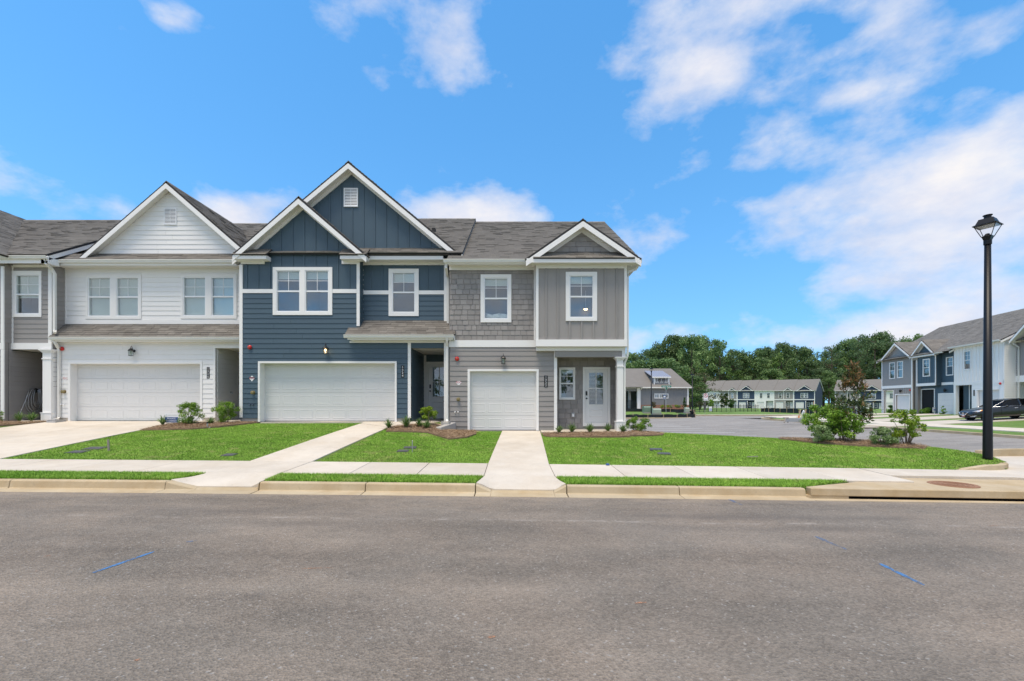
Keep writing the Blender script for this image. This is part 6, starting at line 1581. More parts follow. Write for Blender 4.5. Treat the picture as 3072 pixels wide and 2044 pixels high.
# ------------------------------------------------------------------ foliage
def leafmat(name, stops, rough=.55, sub=.0, rv=.26):
    m, t, b_ = newmat(name); a = t.new('ShaderNodeAttribute'); a.attribute_name = 'tone'
    cc = t.ramp(a.outputs['Fac'], stops)
    cc = scaled(t, cc, t.math('ADD', t.math('MULTIPLY', t.math('SUBTRACT', rnd(t), .5), rv * 2), 1.0))
    t.link(cc, b_.inputs['Base Color']); b_.inputs['Roughness'].default_value = rough; b_.inputs['Specular IOR Level'].default_value = .35
    # a little light passes through the leaves
    tl = t.new('ShaderNodeBsdfTranslucent'); t.link(cc, tl.inputs[0]); mx = t.new('ShaderNodeMixShader'); mx.inputs[0].default_value = .28
    t.link(b_.outputs[0], mx.inputs[1]); t.link(tl.outputs[0], mx.inputs[2]); t.link(mx.outputs[0], t.n['Material Output'].inputs[0]); return m
m_oak = leafmat('oak_leaf', [(0., (.072, .125, .042)), (.5, (.13, .215, .07)), (1., (.205, .295, .105))])
m_pine = leafmat('pine_needle', [(0., (.058, .10, .045)), (.5, (.098, .165, .07)), (1., (.15, .22, .092))])
m_gum = leafmat('gum_leaf', [(0., (.055, .10, .02)), (.5, (.10, .17, .035)), (1., (.16, .24, .055))])
m_dry = leafmat('dry_leaf', [(0., (.07, .075, .035)), (.5, (.13, .125, .06)), (1., (.19, .17, .09))])
m_shrub = leafmat('shrub_leaf', [(0., (.075, .165, .018)), (.5, (.18, .33, .034)), (1., (.33, .50, .07))], .4, rv=.05)
m_lime = leafmat('lime_leaf', [(0., (.11, .19, .014)), (.5, (.24, .36, .025)), (1., (.38, .50, .05))], .4, rv=.04)
m_varieg = leafmat('variegated_leaf', [(0., (.08, .15, .045)), (.5, (.20, .31, .11)), (1., (.48, .56, .30))], .45, rv=.05)
m_magd = leafmat('magnolia_green', [(0., (.035, .065, .02)), (.5, (.075, .12, .035)), (.8, (.12, .16, .05)), (1., (.24, .15, .06))], .3, rv=.03)
m_magr = leafmat('magnolia_rust', [(0., (.05, .085, .025)), (.38, (.10, .11, .035)), (.68, (.24, .125, .05)), (1., (.36, .21, .095))], .4, rv=.03)
m_lir = leafmat('liriope_leaf', [(0., (.05, .12, .03)), (.6, (.12, .24, .05)), (1., (.36, .44, .20))], .4, rv=.05)
m_cyp = leafmat('conifer_leaf', [(0., (.018, .05, .014)), (.5, (.04, .095, .02)), (1., (.075, .15, .03))])
m_bark = paint('bark', (.10, .075, .055), .9, .3, scale=5, bump=.8)
m_barkp = paint('pale_bark', (.24, .19, .14), .85, .2, scale=8, bump=.6)
def leaves(C, N, size, aspect, seed, tone, droop=0.):
    """quads centred at C, facing roughly N"""
    r = np.random.default_rng(seed); n = len(C)
    d = N + r.normal(0, .75, (n, 3)); d /= np.linalg.norm(d, axis=1, keepdims=True) + 1e-9
    a = np.cross(d, r.normal(0, 1, (n, 3))); a /= np.linalg.norm(a, axis=1, keepdims=True) + 1e-9
    b_ = np.cross(d, a); s = size * r.uniform(.6, 1.35, (n, 1))
    a *= s; b_ *= s * aspect
    V = np.stack([C - a, C - b_ * .9 + d * s * .15, C + a, C + b_ * .9 + d * s * .15], axis=1).reshape(-1, 3)
    return V, np.arange(4 * n).reshape(-1, 4), tone
DENS = [1.0]
def crown(clumps, per, size, seed, aspect=.7, bias=None, tone_fn=None):
    """clumps: (x,y,z,rx,ry,rz); leaves lie near each clump's skin, brighter on its upper side"""
    r = np.random.default_rng(seed); Cs, Ns, Ts = [], [], []
    for (x, y, z, rx, ry, rz) in clumps:
        n = max(6, int(per * DENS[0] * (rx * ry * rz) ** (2 / 3)))
        d = r.normal(0, 1, (n, 3)); d /= np.linalg.norm(d, axis=1, keepdims=True)
        rad = r.uniform(.25, 1.0, (n, 1)) ** .45 * (1 + .18 * r.normal(0, 1, (n, 1)))
        Cs.append(np.array([x, y, z]) + d * rad * np.array([rx, ry, rz])); Ns.append(d + np.array([0, 0, .35]))
        t0 = r.uniform(-.22, .22); Ts.append(np.clip(.48 + t0 + r.normal(0, .17, n), 0, 1))
    return leaves(np.concatenate(Cs), np.concatenate(Ns), size, aspect, seed, np.concatenate(Ts))
def tree_proto(seed, kind):
    r = random.Random(seed); cl = []; tb = MB(); H = 10.0
    if kind == 'oak':
        tb.tube([(0, 0, -.3), (.1, 0, 2), (r.uniform(-.2, .2), .1, 5), (0, 0, 8.4)], [.32, .25, .18, .05], 7)
        for i in range(54):
            z = 1.6 + 8.2 * (r.random() ** .85); prof = math.sin(min(1, max(0, (z - .6) / 9.6)) * math.pi) ** .6
            a = r.uniform(0, 6.283); d = (2.9 * prof + .2) * r.random() ** .45
            s = r.uniform(.55, 1.05); cl.append((d * math.cos(a), d * math.sin(a), z, s, s, s * .72))
        for k in range(12):
            c_ = cl[k * 4]; z0 = max(1.5, c_[2] * .55); tb.tube([(0, 0, z0), (c_[0] * .5, c_[1] * .5, (z0 + c_[2]) / 2 + .2), c_[:3]], [.10, .06, .02], 5)
        V = crown(cl, 190, .155, seed); m = m_oak
    elif kind == 'pine':
        tb.tube([(0, 0, -.3), (.05, 0, 4), (.12, .05, 7), (0, 0, 9.6)], [.22, .17, .12, .04], 7)
        for i in range(30):
            z = r.uniform(4.6, 9.8); a = r.uniform(0, 6.283); d = (2.3 * (1 - ((z - 6.8) / 3.6) ** 2 * .75)) * r.random() ** .5
            s = r.uniform(.5, .9); cl.append((d * math.cos(a), d * math.sin(a), z, s * 1.1, s * 1.1, s * .5))
            tb.tube([(0, 0, z - .5), (d * math.cos(a) * .6, d * math.sin(a) * .6, z - .15), (d * math.cos(a), d * math.sin(a), z)], [.06, .04, .015], 4)
        V = crown(cl, 210, .15, seed, .35); m = m_pine
    elif kind == 'gum':
        tb.tube([(0, 0, -.3), (0, 0, 5), (0, 0, 9.4)], [.2, .13, .03], 6)
        for i in range(44):
            z = .9 + 8.8 * r.random(); prof = (1 - (z - .5) / 10.2) ** .75
            a = r.uniform(0, 6.283); d = 2.5 * prof * r.random() ** .5; s = r.uniform(.45, .8); cl.append((d * math.cos(a), d * math.sin(a), z, s, s, s * .7))
        V = crown(cl, 190, .14, seed); m = m_gum
    else:
        tb.tube([(0, 0, -.3), (0, 0, 4), (0, 0, 9.0)], [.2, .13, .03], 6)
        for i in range(40):
            z = 1.0 + 8.4 * r.random(); a = r.uniform(0, 6.283); d = 2.6 * math.sin(min(1, z / 10) * math.pi) ** .5 * r.random() ** .5; s = r.uniform(.45, .85); cl.append((d * math.cos(a), d * math.sin(a), z, s, s, s * .7))
            tb.tube([(0, 0, z * .8), (d * math.cos(a), d * math.sin(a), z)], [.05, .015], 4)
        V = crown(cl, 120, .12, seed); m = m_dry
    me = mesh_np('crown', V[0], V[1], V[2], m); tm = tb.mesh('trunk'); tm.materials.append(m_bark); return me, tm
PROTO = {('oak', i): tree_proto(100 + i, 'oak') for i in range(4)}
PROTO.update({('pine', i): tree_proto(200 + i, 'pine') for i in range(3)}); PROTO.update({('gum', i): tree_proto(300 + i, 'gum') for i in range(2)}); PROTO[('dry', 0)] = tree_proto(400, 'dry')
def tree(kind, i, loc, h, wd, rz, label, group, name='tree'):
    cm, tm = PROTO[(kind, i % {'oak': 4, 'pine': 3, 'gum': 2, 'dry': 1}[kind])]
    o = bpy.data.objects.new(name, None); col.objects.link(o); o.location = loc; o.rotation_euler = (0, 0, rz); o.scale = (wd / 6, wd / 6, h / 10)
    for nm, me in (('trunk', tm), ('crown', cm)):
        q = bpy.data.objects.new(nm, me); col.objects.link(q); q.parent = o
    return tag(o, label, 'tree', group)
rt = random.Random(5)
# the wood behind: (photo x, photo y of the top, distance, kind)
TR = []
tops = [(1480, 1078), (1560, 1070), (1630, 1076), (1700, 1075), (1780, 1065), (1860, 1072), (1900, 1062), (1925, 1052), (1955, 1046), (1985, 1026), (2015, 1010), (2045, 1012), (2075, 1008), (2105, 1013), (2135, 1018), (2160, 1022), (2185, 1050), (2205, 1052), (2235, 1060), (2265, 1056),
        (2290, 1044), (2320, 1040), (2345, 1032), (2372, 1034), (2400, 1042), (2420, 1048), (2445, 1085), (2470, 1056), (2495, 1040), (2520, 1034), (2545, 1022), (2575, 1006), (2603, 1008), (2625, 1014), (2647, 1000), (2668, 1008), (2690, 1018), (2740, 1010), (2790, 1030), (2850, 1040), (2920, 1030)]
def where(px):
    return ('behind the left of the clubhouse roof' if px < 1960 else 'behind the clubhouse dormer' if px < 2060 else 'behind the corner of the clubhouse' if px < 2110 else 'behind the white end of the far terrace' if px < 2210 else
            'behind the middle of the far terrace' if px < 2330 else 'behind the navy end of the far terrace' if px < 2450 else 'in the gap between the two far terraces' if px < 2510 else 'behind the young magnolia' if px < 2620 else 'behind the terrace across the street')
LB = {'oak': 'broad dark green tree in the wood behind the far terraces', 'pine': 'tall pine with gaps in its crown in the wood behind the far terraces', 'gum': 'pale green cone-shaped tree at the edge of the far wood', 'dry': 'brownish thin-leaved tree at the edge of the far wood'}
for i, (px, py) in enumerate(tops):
    D = rt.uniform(196, 214); kind = 'pine' if i % 5 in (1, 3) and px > 2150 or i % 7 == 0 else 'oak'; kx = i % 6 == 4
    x = X(px, D); h = Z(py, D) + .8; tree(kind, i, (x, D, -.8), h, rt.uniform(10.5, 14), rt.uniform(0, 6.28), ('broad dark green tree of the tall wood ' if kind == 'oak' else 'tall pine with gaps in its crown ') + where(px), 'trees of the far wood ' + where(px))
for i in range(34):                                    # second rank closes the gaps
    px = 1690 + i * 37 + rt.uniform(-12, 12); D = rt.uniform(222, 245); py = float(np.interp(px, [t_[0] for t_ in tops], [t_[1] for t_ in tops])) + rt.uniform(12, 40)
    tree('oak', i + 1, (X(px, D), D, -.8), Z(py, D) + .8, rt.uniform(13, 17), rt.uniform(0, 6.28), 'shaded tree deep in the wood ' + where(px), 'trees deep in the wood ' + where(px))
for i in range(26):                                    # lower trees and undergrowth in front
    px = 1840 + i * 34 + rt.uniform(-14, 14); D = rt.uniform(188, 196); py = rt.uniform(1105, 1150)
    tree('oak' if i % 3 else 'pine', i + 2, (X(px, D), D, -.8), Z(py, D) + .8, rt.uniform(8, 11), rt.uniform(0, 6.28), 'low tree at the foot of the wood ' + where(px), 'lower trees of the far wood ' + where(px))
for px, py, D, kind, wd, lab in ((2100, 1095, 130, 'gum', 9, 'pale green leaning tree behind the clubhouse roof'), (2115, 1108, 125, 'dry', 10, 'brownish dry tree beside the clubhouse'), (2190, 1106, 186, 'gum', 7.5, 'yellow-green cone tree behind the white end of the far terrace'),
                            (2217, 1108, 186, 'gum', 8.5, 'bright green cone tree rising over the far terrace roof'), (2336, 1056, 190, 'gum', 13, 'tall pale green tree behind the middle of the far terrace'), (2396, 1082, 186, 'gum', 10, 'light green tree behind the navy end of the far terrace'),
                            (2068, 1130, 118, 'oak', 9, 'dark tree just behind the clubhouse corner'), (1990, 1080, 120, 'oak', 14, 'dark tree spreading behind the clubhouse ridge'), (1905, 1085, 120, 'oak', 13, 'green tree behind the left of the clubhouse ridge')):
    tree(kind, int(px), (X(px, D), D, -.6), Z(py, D) + .6, wd, px, lab, None)
# trees over the road, whose reflections the panes show
for i, (x, y, h) in enumerate(((-24, -26, 9), (-15, -30, 11), (-4, -28, 8), (5, -33, 12), (15, -27, 9), (26, -31, 11), (-36, -30, 10), (38, -30, 10))):
    tree('oak', i, (x, y, -.2), h, h * .75, i * 1.3, 'tree standing across the street behind the viewer', 'trees across the street')

# ------------------------------------------------------------------ shrubs
DENS[0] = 4.2
def shrub(name, loc, label, clumps, per, size, mat, stems, seed, aspect=.55, cat='shrub', bark=None, tilt=0, grp=None):
    o = Thing(name, label, cat, loc, local=True, group=grp)
    V = crown(clumps, per, size, seed, aspect); me = mesh_np('foliage', V[0], V[1], V[2], mat)
    q = bpy.data.objects.new('foliage', me); col.objects.link(q); q.parent = o.o
    for s_ in stems: MB().tube(s_[0], s_[1], 6).build('stem', bark or m_barkp, o, smooth=True)
    return o
def bush(name, loc, w_, h, z0, mat, label, seed, size=.035, per=2600, n=26, aspect=.5, stemn=7, squash=1., shape='vase', grp=None, bark=None, cs=1.):
    r = random.Random(seed); cl, st = [], []
    for i in range(n):
        a = r.uniform(0, 6.283); u = r.random()
        z = z0 + (h - z0) * u
        if shape == 'vase': pr = .35 + .65 * math.sin(min(1, .15 + u * .8) * math.pi) ** .6
        elif shape == 'ball': pr = math.sqrt(max(.05, 1 - (2 * u - .8) ** 2 * .8))
        else: pr = (1 - u) ** .6 + .1
        d = w_ / 2 * pr * r.random() ** .5 * .85; s = r.uniform(.085, .16) * w_ * 1.0 * cs
        cl.append((d * math.cos(a), d * math.sin(a), min(z, h - s * .5), s, s, s * .85 * squash))
    for k in range(stemn):
        c_ = cl[(k * 3) % n]; b0 = (c_[0] * .12, c_[1] * .12, -.05)
        st.append(([b0, (c_[0] * .45, c_[1] * .45, c_[2] * .5), (c_[0] * .9, c_[1] * .9, c_[2])], [.014 * w_ ** .5, .010 * w_ ** .5, .004]))
    return shrub(name, loc, label, cl, per, size, mat, st, seed, aspect, grp=grp, bark=bark)
def on(px, py, fn=G): return gp(px, py, fn, 9, 18.5)
# along the house fronts
bush('shrub', on(565, 1277), 1.0, .80, .10, m_shrub, 'round green shrub beside the private residence sign', 11, .022, 3600, 40, cs=.8)
bush('shrub', on(677, 1272), .95, .80, .10, m_shrub, 'round green shrub with yellowing leaves by the white entry', 12, .022, 3600, 40, cs=.8)
q = on(1283, 1282); bush('shrub', q, .70, .74, .30, m_lime, 'lime green shrub on a short stem before the blue entry', 13, .024, 4200, 32, cs=.85, shape='ball')
bush('shrub', on(1912, 1297), 1.05, .56, .08, m_shrub, 'loose green shrub at the corner of the grey porch', 14, .026, 2600, 34, cs=.75)
def tuft(loc, s, label, seed, mat=None):
    r = np.random.default_rng(seed); n = 120; s *= 1.35; V, T = [], []
    for i in range(n):
        a = r.uniform(0, 6.283); L = s * r.uniform(.6, 1.1); sp = r.uniform(.15, 1.0); w_ = .010
        p = [np.array([math.cos(a) * L * sp * t * (.35 + .65 * t), math.sin(a) * L * sp * t * (.35 + .65 * t), L * (t * 1.15 - .62 * sp * t * t)]) for t in (0, .45, .8, 1.)]
        sd_ = np.array([-math.sin(a), math.cos(a), 0]) * w_
        for k in range(3):
            wa, wb_ = (1, 1, .7, .1)[k], (1, 1, .7, .1)[k + 1]
            V += [p[k] - sd_ * wa, p[k] + sd_ * wa, p[k + 1] + sd_ * wb_, p[k + 1] - sd_ * wb_]; T.append(r.random())
    me = mesh_np('leaf_blades', np.array(V), np.arange(len(V)).reshape(-1, 4), np.array(T), mat or m_lir)
    o = Thing('grass_tuft', label, 'plant', loc, local=True, group='tufts of strappy leaves in the beds')
    k = bpy.data.objects.new('leaf_blades', me); col.objects.link(k); k.parent = o.o; return o
for i, (px, py, s, lab) in enumerate(((488, 1278, .28, 'sparse strappy tuft at the driveway edge by the blue sign'), (632, 1277, .24, 'strappy tuft between the two round shrubs of the white townhouse'), (572, 1278, .22, 'strappy tuft at the foot of the shrub by the blue sign'),
                                (1166, 1288, .28, 'strappy tuft at the edge of the walk before the blue townhouse'), (1218, 1287, .36, 'tall variegated tuft between the walk and the lime shrub'), (1258, 1285, .26, 'low tuft beside the lime green shrub'), (1280, 1290, .26, 'spreading tuft at the foot of the lime green shrub'),
                                (1677, 1302, .24, 'first strappy tuft beside the walk before the grey porch'), (1716, 1301, .30, 'strappy tuft below the small porch window'), (1770, 1302, .30, 'strappy tuft before the porch door step'), (1824, 1298, .26, 'strappy tuft before the right side of the porch door'), (1869, 1302, .28, 'strappy tuft at the foot of the porch column'),
                                (58, 1268, .30, 'strappy tuft below the coiled hose'), (95, 1267, .30, 'second strappy tuft below the coiled hose'), (145, 1264, .28, 'strappy tuft at the foot of the left porch column'))):
    tuft(on(px, py), s, lab, 40 + i)
bush('shrub', on(2, 1268), .4, .4, .05, m_shrub, 'bit of bright shrub at the porch beside the hose', 61, .024, 3000, 14)
# corner bed
CB = lambda px, y: Vector((X(px, y), y, G(X(px, y), y)))
bush('shrub', CB(2486, 14.75), 1.6, 1.14, .30, m_shrub, 'large leafy green bush behind the pale low bush on the corner lawn', 21, .036, 1700, 46, cs=.72, stemn=9)
bush('shrub', CB(2530, 14.2), 1.15, .98, .25, m_shrub, 'leafy green bush hugging the young magnolia', 22, .036, 1700, 44, cs=.72, stemn=9)
bush('shrub', CB(2466, 14.2), .74, .54, .06, m_varieg, 'low pale variegated bush at the left of the corner bed', 23, .024, 4200, 34, cs=.9, shape='ball')
bush('shrub', CB(2650, 13.55), .80, .54, .05, m_varieg, 'low pale variegated bush between magnolia and lime bush', 24, .024, 4200, 34, cs=.9, shape='ball')
bush('shrub', CB(2688, 13.75), .6, .5, .05, m_varieg, 'small greener variegated bush tucked behind the lime bush', 25, .024, 4200, 24, cs=.9, shape='ball')
bush('shrub', CB(2719, 13.5), 1.0, 1.02, .28, m_lime, 'lime green vase-shaped bush with bare stems on the corner lawn', 26, .032, 2300, 40, cs=.72, stemn=10)
# young magnolia
q = CB(2562, 14.35); mg = Thing('magnolia', 'young magnolia with rust-backed leaves standing in the corner bed', 'tree', q, local=True)
MB().tube([(0, 0, -.05), (.01, 0, .8), (-.01, .0, 1.5), (.02, 0, 2.3)], [.028, .022, .016, .006], 8).build('trunk', m_barkp, mg, smooth=True)
rm_ = random.Random(8); pts, nr, tn = [], [], []; topC, topN, topT = [], [], []
for i in range(86):
    z = .42 + 1.93 * rm_.random(); u = z / 2.35; a = rm_.uniform(0, 6.283)
    if 1.28 < z < 1.45: continue
    L = (.62 * (1 - u) ** .8 + .16) * rm_.uniform(.55, 1.05) * (1.15 if .5 < z < 1.1 else 1)
    e = (math.cos(a) * L, math.sin(a) * L, z + L * .35)
    if i % 2 == 0: MB().tube([(0, 0, z - .08), (e[0] * .5, e[1] * .5, z + L * .1), e], [.009, .007, .004], 5).build('branch', m_barkp, mg)
    k = 19
    for j in range(k):
        t_ = rm_.uniform(.45, 1.05); dr_ = rm_.uniform(0, 6.283); s_ = rm_.uniform(.02, .10)
        p = (e[0] * t_ + math.cos(dr_) * s_, e[1] * t_ + math.sin(dr_) * s_, z + L * .35 * t_ + rm_.uniform(-.06, .10))
        (topC if z > 1.5 or rm_.random() < .12 else pts).append(p); (topN if len(topC) > len(topN) else nr).append((math.cos(a) * .5, math.sin(a) * .5, .5)); 
def maglv(C, N, mat, seed, nm):
    C, N = np.array(C), np.array(N)[:len(C)]; r = np.random.default_rng(seed); n = len(C)
    ax = N * .6 + r.normal(0, .55, (n, 3)) + np.array([0, 0, .25]); ax /= np.linalg.norm(ax, axis=1, keepdims=True)
    sdv = np.cross(ax, r.normal(0, 1, (n, 3))); sdv /= np.linalg.norm(sdv, axis=1, keepdims=True)
    L = r.uniform(.055, .10, (n, 1)); W = L * .30; up = np.cross(sdv, ax) * L * .15
    V = np.stack([C - ax * L * .1, C + ax * L * .75 + sdv * W + up, C + ax * L * 1.6, C + ax * L * .75 - sdv * W + up], axis=1).reshape(-1, 3)
    me = mesh_np(nm, V, np.arange(4 * n).reshape(-1, 4), np.clip(r.normal(.5, .25, n), 0, 1), mat); k = bpy.data.objects.new(nm, me); col.objects.link(k); k.parent = mg.o; return k
nN = max(len(pts), len(topC)) ; 
maglv(pts, [(rm_.uniform(-.5, .5), rm_.uniform(-.5, .5), .4) for _ in pts], m_magd, 4, 'green_foliage'); maglv(topC, [(rm_.uniform(-.5, .5), rm_.uniform(-.5, .5), .6) for _ in topC], m_magr, 5, 'rust_foliage')
# clubhouse and far plants
def cone_shrub(px, py, D, h, w_, label, seed):
    zb = Z(py, D); bush('conifer', (X(px, D), D, zb), w_, h, .1, m_cyp, label, seed, .07, 700, 46, shape='cone', cs=.9, stemn=2)
cone_shrub(2054, 1226, 72.8, 1.75, .85, 'dark narrow conifer against the clubhouse corner', 71)
cone_shrub(2083, 1228, 73.0, 1.75, .80, 'dark narrow conifer beside the far lamp post', 72)
FG = lambda px, D: (X(px, D), D, FB(X(px, D), D))
for px, py, D, h, w_, mat, lab, sd_ in ((2173, 1222, 84, 2.6, 2.1, m_magd, 'dark young tree in front of the far terrace', 73), (2192, 1223, 86, 1.6, 1.7, m_cyp, 'rounded bright green shrub beside the dark young tree', 74), (2134, 1222, 84, 1.4, 1.1, m_shrub, 'small loose sapling before the white far townhouse', 75),
                                     (1961, 1222, 73.6, .9, 1.0, m_dry, 'thin leafy shrub before the clubhouse wall', 76)):
    bush('shrub', (X(px, D), D, Z(py, D) - .05), w_, h, .15, mat, lab, sd_, .09, 420, 40, cs=.85, shape='vase')
for i, (px, c_) in enumerate(((1988, 'yellow'), (2013, 'pale'), (2030, 'pale'), (2036, 'greenish'), (2003, 'greenish'))):
    bush('shrub', (X(px, 73.5), 73.5, Z(1224, 73.5)), .8, .45, .05, m_varieg if i % 2 else m_lime, 'small %s flowering clump at the clubhouse brick base, number %s from its path' % (c_, ('one', 'two', 'three', 'four', 'five')[i]), 80 + i, .06, 700, 14, shape='ball')
for px, py, D, h, w_, lab, sd_ in ((2750, 1243, 48.5, .55, 1.2, 'low green shrub before the far grey garage across the street', 91), (2778, 1241, 47, .55, 1.3, 'low green shrub beside the dark recessed entry', 92), (2828, 1240, 43.5, .8, .6, 'little dark shrub beside the white yard sign across the street', 93), (2672, 1240, 55, .9, 1.4, 'green shrub seen through the open porch', 94)):
    x = X(px, D); bush('shrub', (x, D, RB(x, D)), w_, h, .05, m_shrub, lab, sd_, .05, 900, 20, shape='ball')
# ================================================================== street lamps
def street_lamp(loc, h, r0, r1, s, label, rz=0., group=None):
    t = Thing('street_lamp', label, 'street lamp', loc, rz, local=True, group=group)
    zt = h - .72 * s
    MB().tube([(0, 0, -.1), (0, 0, .05), (0, 0, zt)], [r0 * 1.02, r0, r1], 20).build('post', m_pole, t, smooth=True)
    MB().lathe([(r1 * .9, 0), (r1 * 1.25, .01 * s), (r1 * 1.25, .13 * s), (r1 * .95, .15 * s), (0, .15 * s)], (0, 0, zt - .02), 16).build('collar', m_pole, t)
    MB().tube([(r1 * 1.1, 0, zt + .02), (r1 * 1.1 + .05 * s, 0, zt + .03)], .008 * s, 6).build('set_screw', m_pole, t)
    z0 = zt + .10 * s; sq = R(45)
    MB().lathe([(.10 * s, 0), (.16 * s, .13 * s), (.11 * s, .13 * s), (.05 * s, .21 * s), (0, .22 * s)], (0, 0, z0), 4, rot=sq).build('cup', m_pole, t)
    zc = z0 + .44 * s
    bars = []
    for k in range(4):
        a = sq + k * math.pi / 2
        MB().tube([(.15 * s * math.cos(a), .15 * s * math.sin(a), z0 + .11 * s), (.33 * s * math.cos(a), .33 * s * math.sin(a), zc)], .011 * s, 4).build('frame_bar', m_pole, t)
    MB().lathe([(.155 * s, .12 * s), (.325 * s, .435 * s)], (0, 0, z0), 4, rot=sq).build('glass', m_headlamp, t)
    MB().lathe([(.375 * s, .0), (.38 * s, .015 * s), (.30 * s, .05 * s), (.22 * s, .20 * s), (.10 * s, .215 * s), (.0, .215 * s)], (0, 0, zc), 4, rot=sq).build('hood', m_pole, t)
    MB().lathe([(.26 * s, -.012 * s), (.26 * s, -.004 * s), (0, -.004 * s)], (0, 0, zc), 4, rot=sq).build('diffuser', m_steel, t)
    MB().lathe([(.085 * s, .21 * s), (.085 * s, .29 * s), (.11 * s, .305 * s), (.11 * s, .32 * s), (0, .32 * s)], (0, 0, zc), 16).build('chimney_cap', m_pole, t)
    return t
lp = Vector((X(2963, 11.9), 11.9, G(X(2963, 11.9), 11.9)))
hl = Z(660, 11.9) - lp.z
street_lamp(lp, hl, .100, .066, .88, 'tall black lantern-topped street lamp standing on the corner lawn', R(28))
def lamp_px(px, py0, py1, D, label, s):
    z0, z1 = Z(py1, D), Z(py0, D); street_lamp((X(px, D), D, z0), z1 - z0, .09, .065, s, label, R(20))
lamp_px(1954, 1105, 1240, 64.5, 'black street lamp behind the pale utility box near the clubhouse', .8)
lamp_px(2077, 1123, 1240, 66, 'black street lamp at the end of the silt fence beside the conifer', .8)
# ================================================================== utility boxes
def ubox(px0, px1, py0, py1, D, mat, label, dep=.9, slope=True):
    x0, x1, z0, z1 = Rc(px0, py0, px1, py1, D); t = Thing('utility_box', label, 'utility box', ((x0 + x1) / 2, D, z0))
    h = z1 - z0
    o = MB().prism([(D, z0 - .1), (D, z1 - .22 * h), (D + .12, z1 - .05 * h), (D + .3, z1), (D + dep, z1), (D + dep, z0 - .1)], x0, x1, 'x').build('cabinet', mat, t); fixn(o); bevel(o, .03)
    MB().box(x0 - .06, x1 + .06, D - .08, D + dep + .05, z0 - .15, z0 + .06).build('base', m_found, t)
    MB().box(x0 + .02, x1 - .02, D - .012, D + .01, z0 + .12, z1 - .26 * h).build('door', mat, t)
    return t
ubox(1933, 1958, 1219, 1238, 67.5, m_green, 'dark green transformer box behind the street lamp', 1.2)
ubox(1960, 1984, 1226, 1241, 65.5, m_greeng, 'pale grey-green utility box in front of the street lamp', 1.0)
ubox(2057, 2069, 1223, 1238, 67, m_greeng, 'narrow green pedestal box near the end of the silt fence', .7)
# ================================================================== silt fences
def silt(pts, fn, h, label, stakes, seed):
    r = random.Random(seed); P = []
    for a, c_ in zip(pts[:-1], pts[1:]):
        n = 6
        for i in range(n): P.append((lerp(a[0], c_[0], i / n), lerp(a[1], c_[1], i / n)))
    P.append(pts[-1]); mid = P[len(P) // 2]
    t = Thing('silt_fence', label, 'silt fence', (mid[0], mid[1], fn(*mid)))
    mb = MB(); n = len(P)
    for i, (x, y) in enumerate(P):
        z = fn(x, y); o1, o2 = r.uniform(-.06, .06), r.uniform(-.10, .10); hh = h * r.uniform(.82, 1.03)
        mb.v += [(x, y - .02 + o1, z - .05), (x + .05, y - .03 + o2, z + hh * .5), (x, y - .02 + o1 * .4, z + hh)]
    for i in range(n - 1):
        for k in range(2): a = 3 * i + k; mb.f.append((a, a + 3, a + 4, a + 1))
    mb.build('fabric', m_silt, t, smooth=True)
    for i in range(0, n, stakes):
        x, y = P[i]; z = fn(x, y); lx, ly = r.uniform(-.08, .08), r.uniform(-.05, .05)
        MB().add([(x - .03, y - .09, z - .2), (x + .03, y - .09, z - .2), (x + .03, y - .05, z - .2), (x - .03, y - .05, z - .2), (x - .03 + lx, y - .09 + ly, z + h * 1.22), (x + .03 + lx, y - .09 + ly, z + h * 1.22), (x + .03 + lx, y - .05 + ly, z + h * 1.22), (x - .03 + lx, y - .05 + ly, z + h * 1.22)],
                 [(0, 3, 2, 1), (4, 5, 6, 7), (0, 1, 5, 4), (1, 2, 6, 5), (2, 3, 7, 6), (3, 0, 4, 7)]).build('stake', m_wood, t)
    return t
VG = lambda x, y: -.62 + .9 * sstep(62, 72, y)
silt([(X(1855, 62.6), 62.6), (X(1920, 62.8), 62.8), (X(1990, 62.6), 62.6), (X(2050, 62.7), 62.7), (X(2085, 63), 63.0), (X(2086, 64.5), 64.6)], VG, .55, 'black silt fence on wooden stakes along the weedy verge', 4, 1)
silt([(X(1862, 69.5), 69.5), (X(1930, 69.3), 69.3), (X(1990, 69.0), 69.0), (X(2050, 68.5), 68.5), (X(2080, 66.5), 66.5), (X(2083, 65), 65.0)], VG, .5, 'sagging black silt fence before the clubhouse path', 7, 2)
SF = lambda x, y: FB(x, y) 
silt([(X(2282, 93), 93), (X(2305, 90), 90), (X(2340, 87), 87), (X(2380, 84), 84), (X(2410, 81), 81), (X(2445, 78), 78), (X(2510, 77), 77)], SF, .85, 'long black silt fence at the edge of the far green lawn', 3, 3)
# ================================================================== metal railing beside the pool
rf_ = Thing('metal_fence', 'thin black metal railing in front of the far terrace', 'fence', (X(2180, 92), 92, FB(X(2180, 92), 92)))
pts = [(X(2085, 88), 88.0), (X(2150, 91), 91.0), (X(2220, 94), 94.0), (X(2277, 95), 95.0)]
pk = MB()
for (x0, y0), (x1, y1) in zip(pts[:-1], pts[1:]):
    n = 30
    for i in range(n):
        x, y = lerp(x0, x1, i / n), lerp(y0, y1, i / n); z = FB(x, y); pk.box(x - .012, x + .012, y - .012, y + .012, z, z + 1.35)
    za, zb_ = FB(x0, y0), FB(x1, y1)
    for hh in (.15, 1.2): MB().tube([(x0, y0, za + hh), (x1, y1, zb_ + hh)], .025, 4).build('rail', m_black, rf_)
    for i in range(5):
        x, y = lerp(x0, x1, i / 5), lerp(y0, y1, i / 5); z = FB(x, y); MB().box(x - .04, x + .04, y - .04, y + .04, z - .1, z + 1.5).build('fence_post', m_black, rf_)
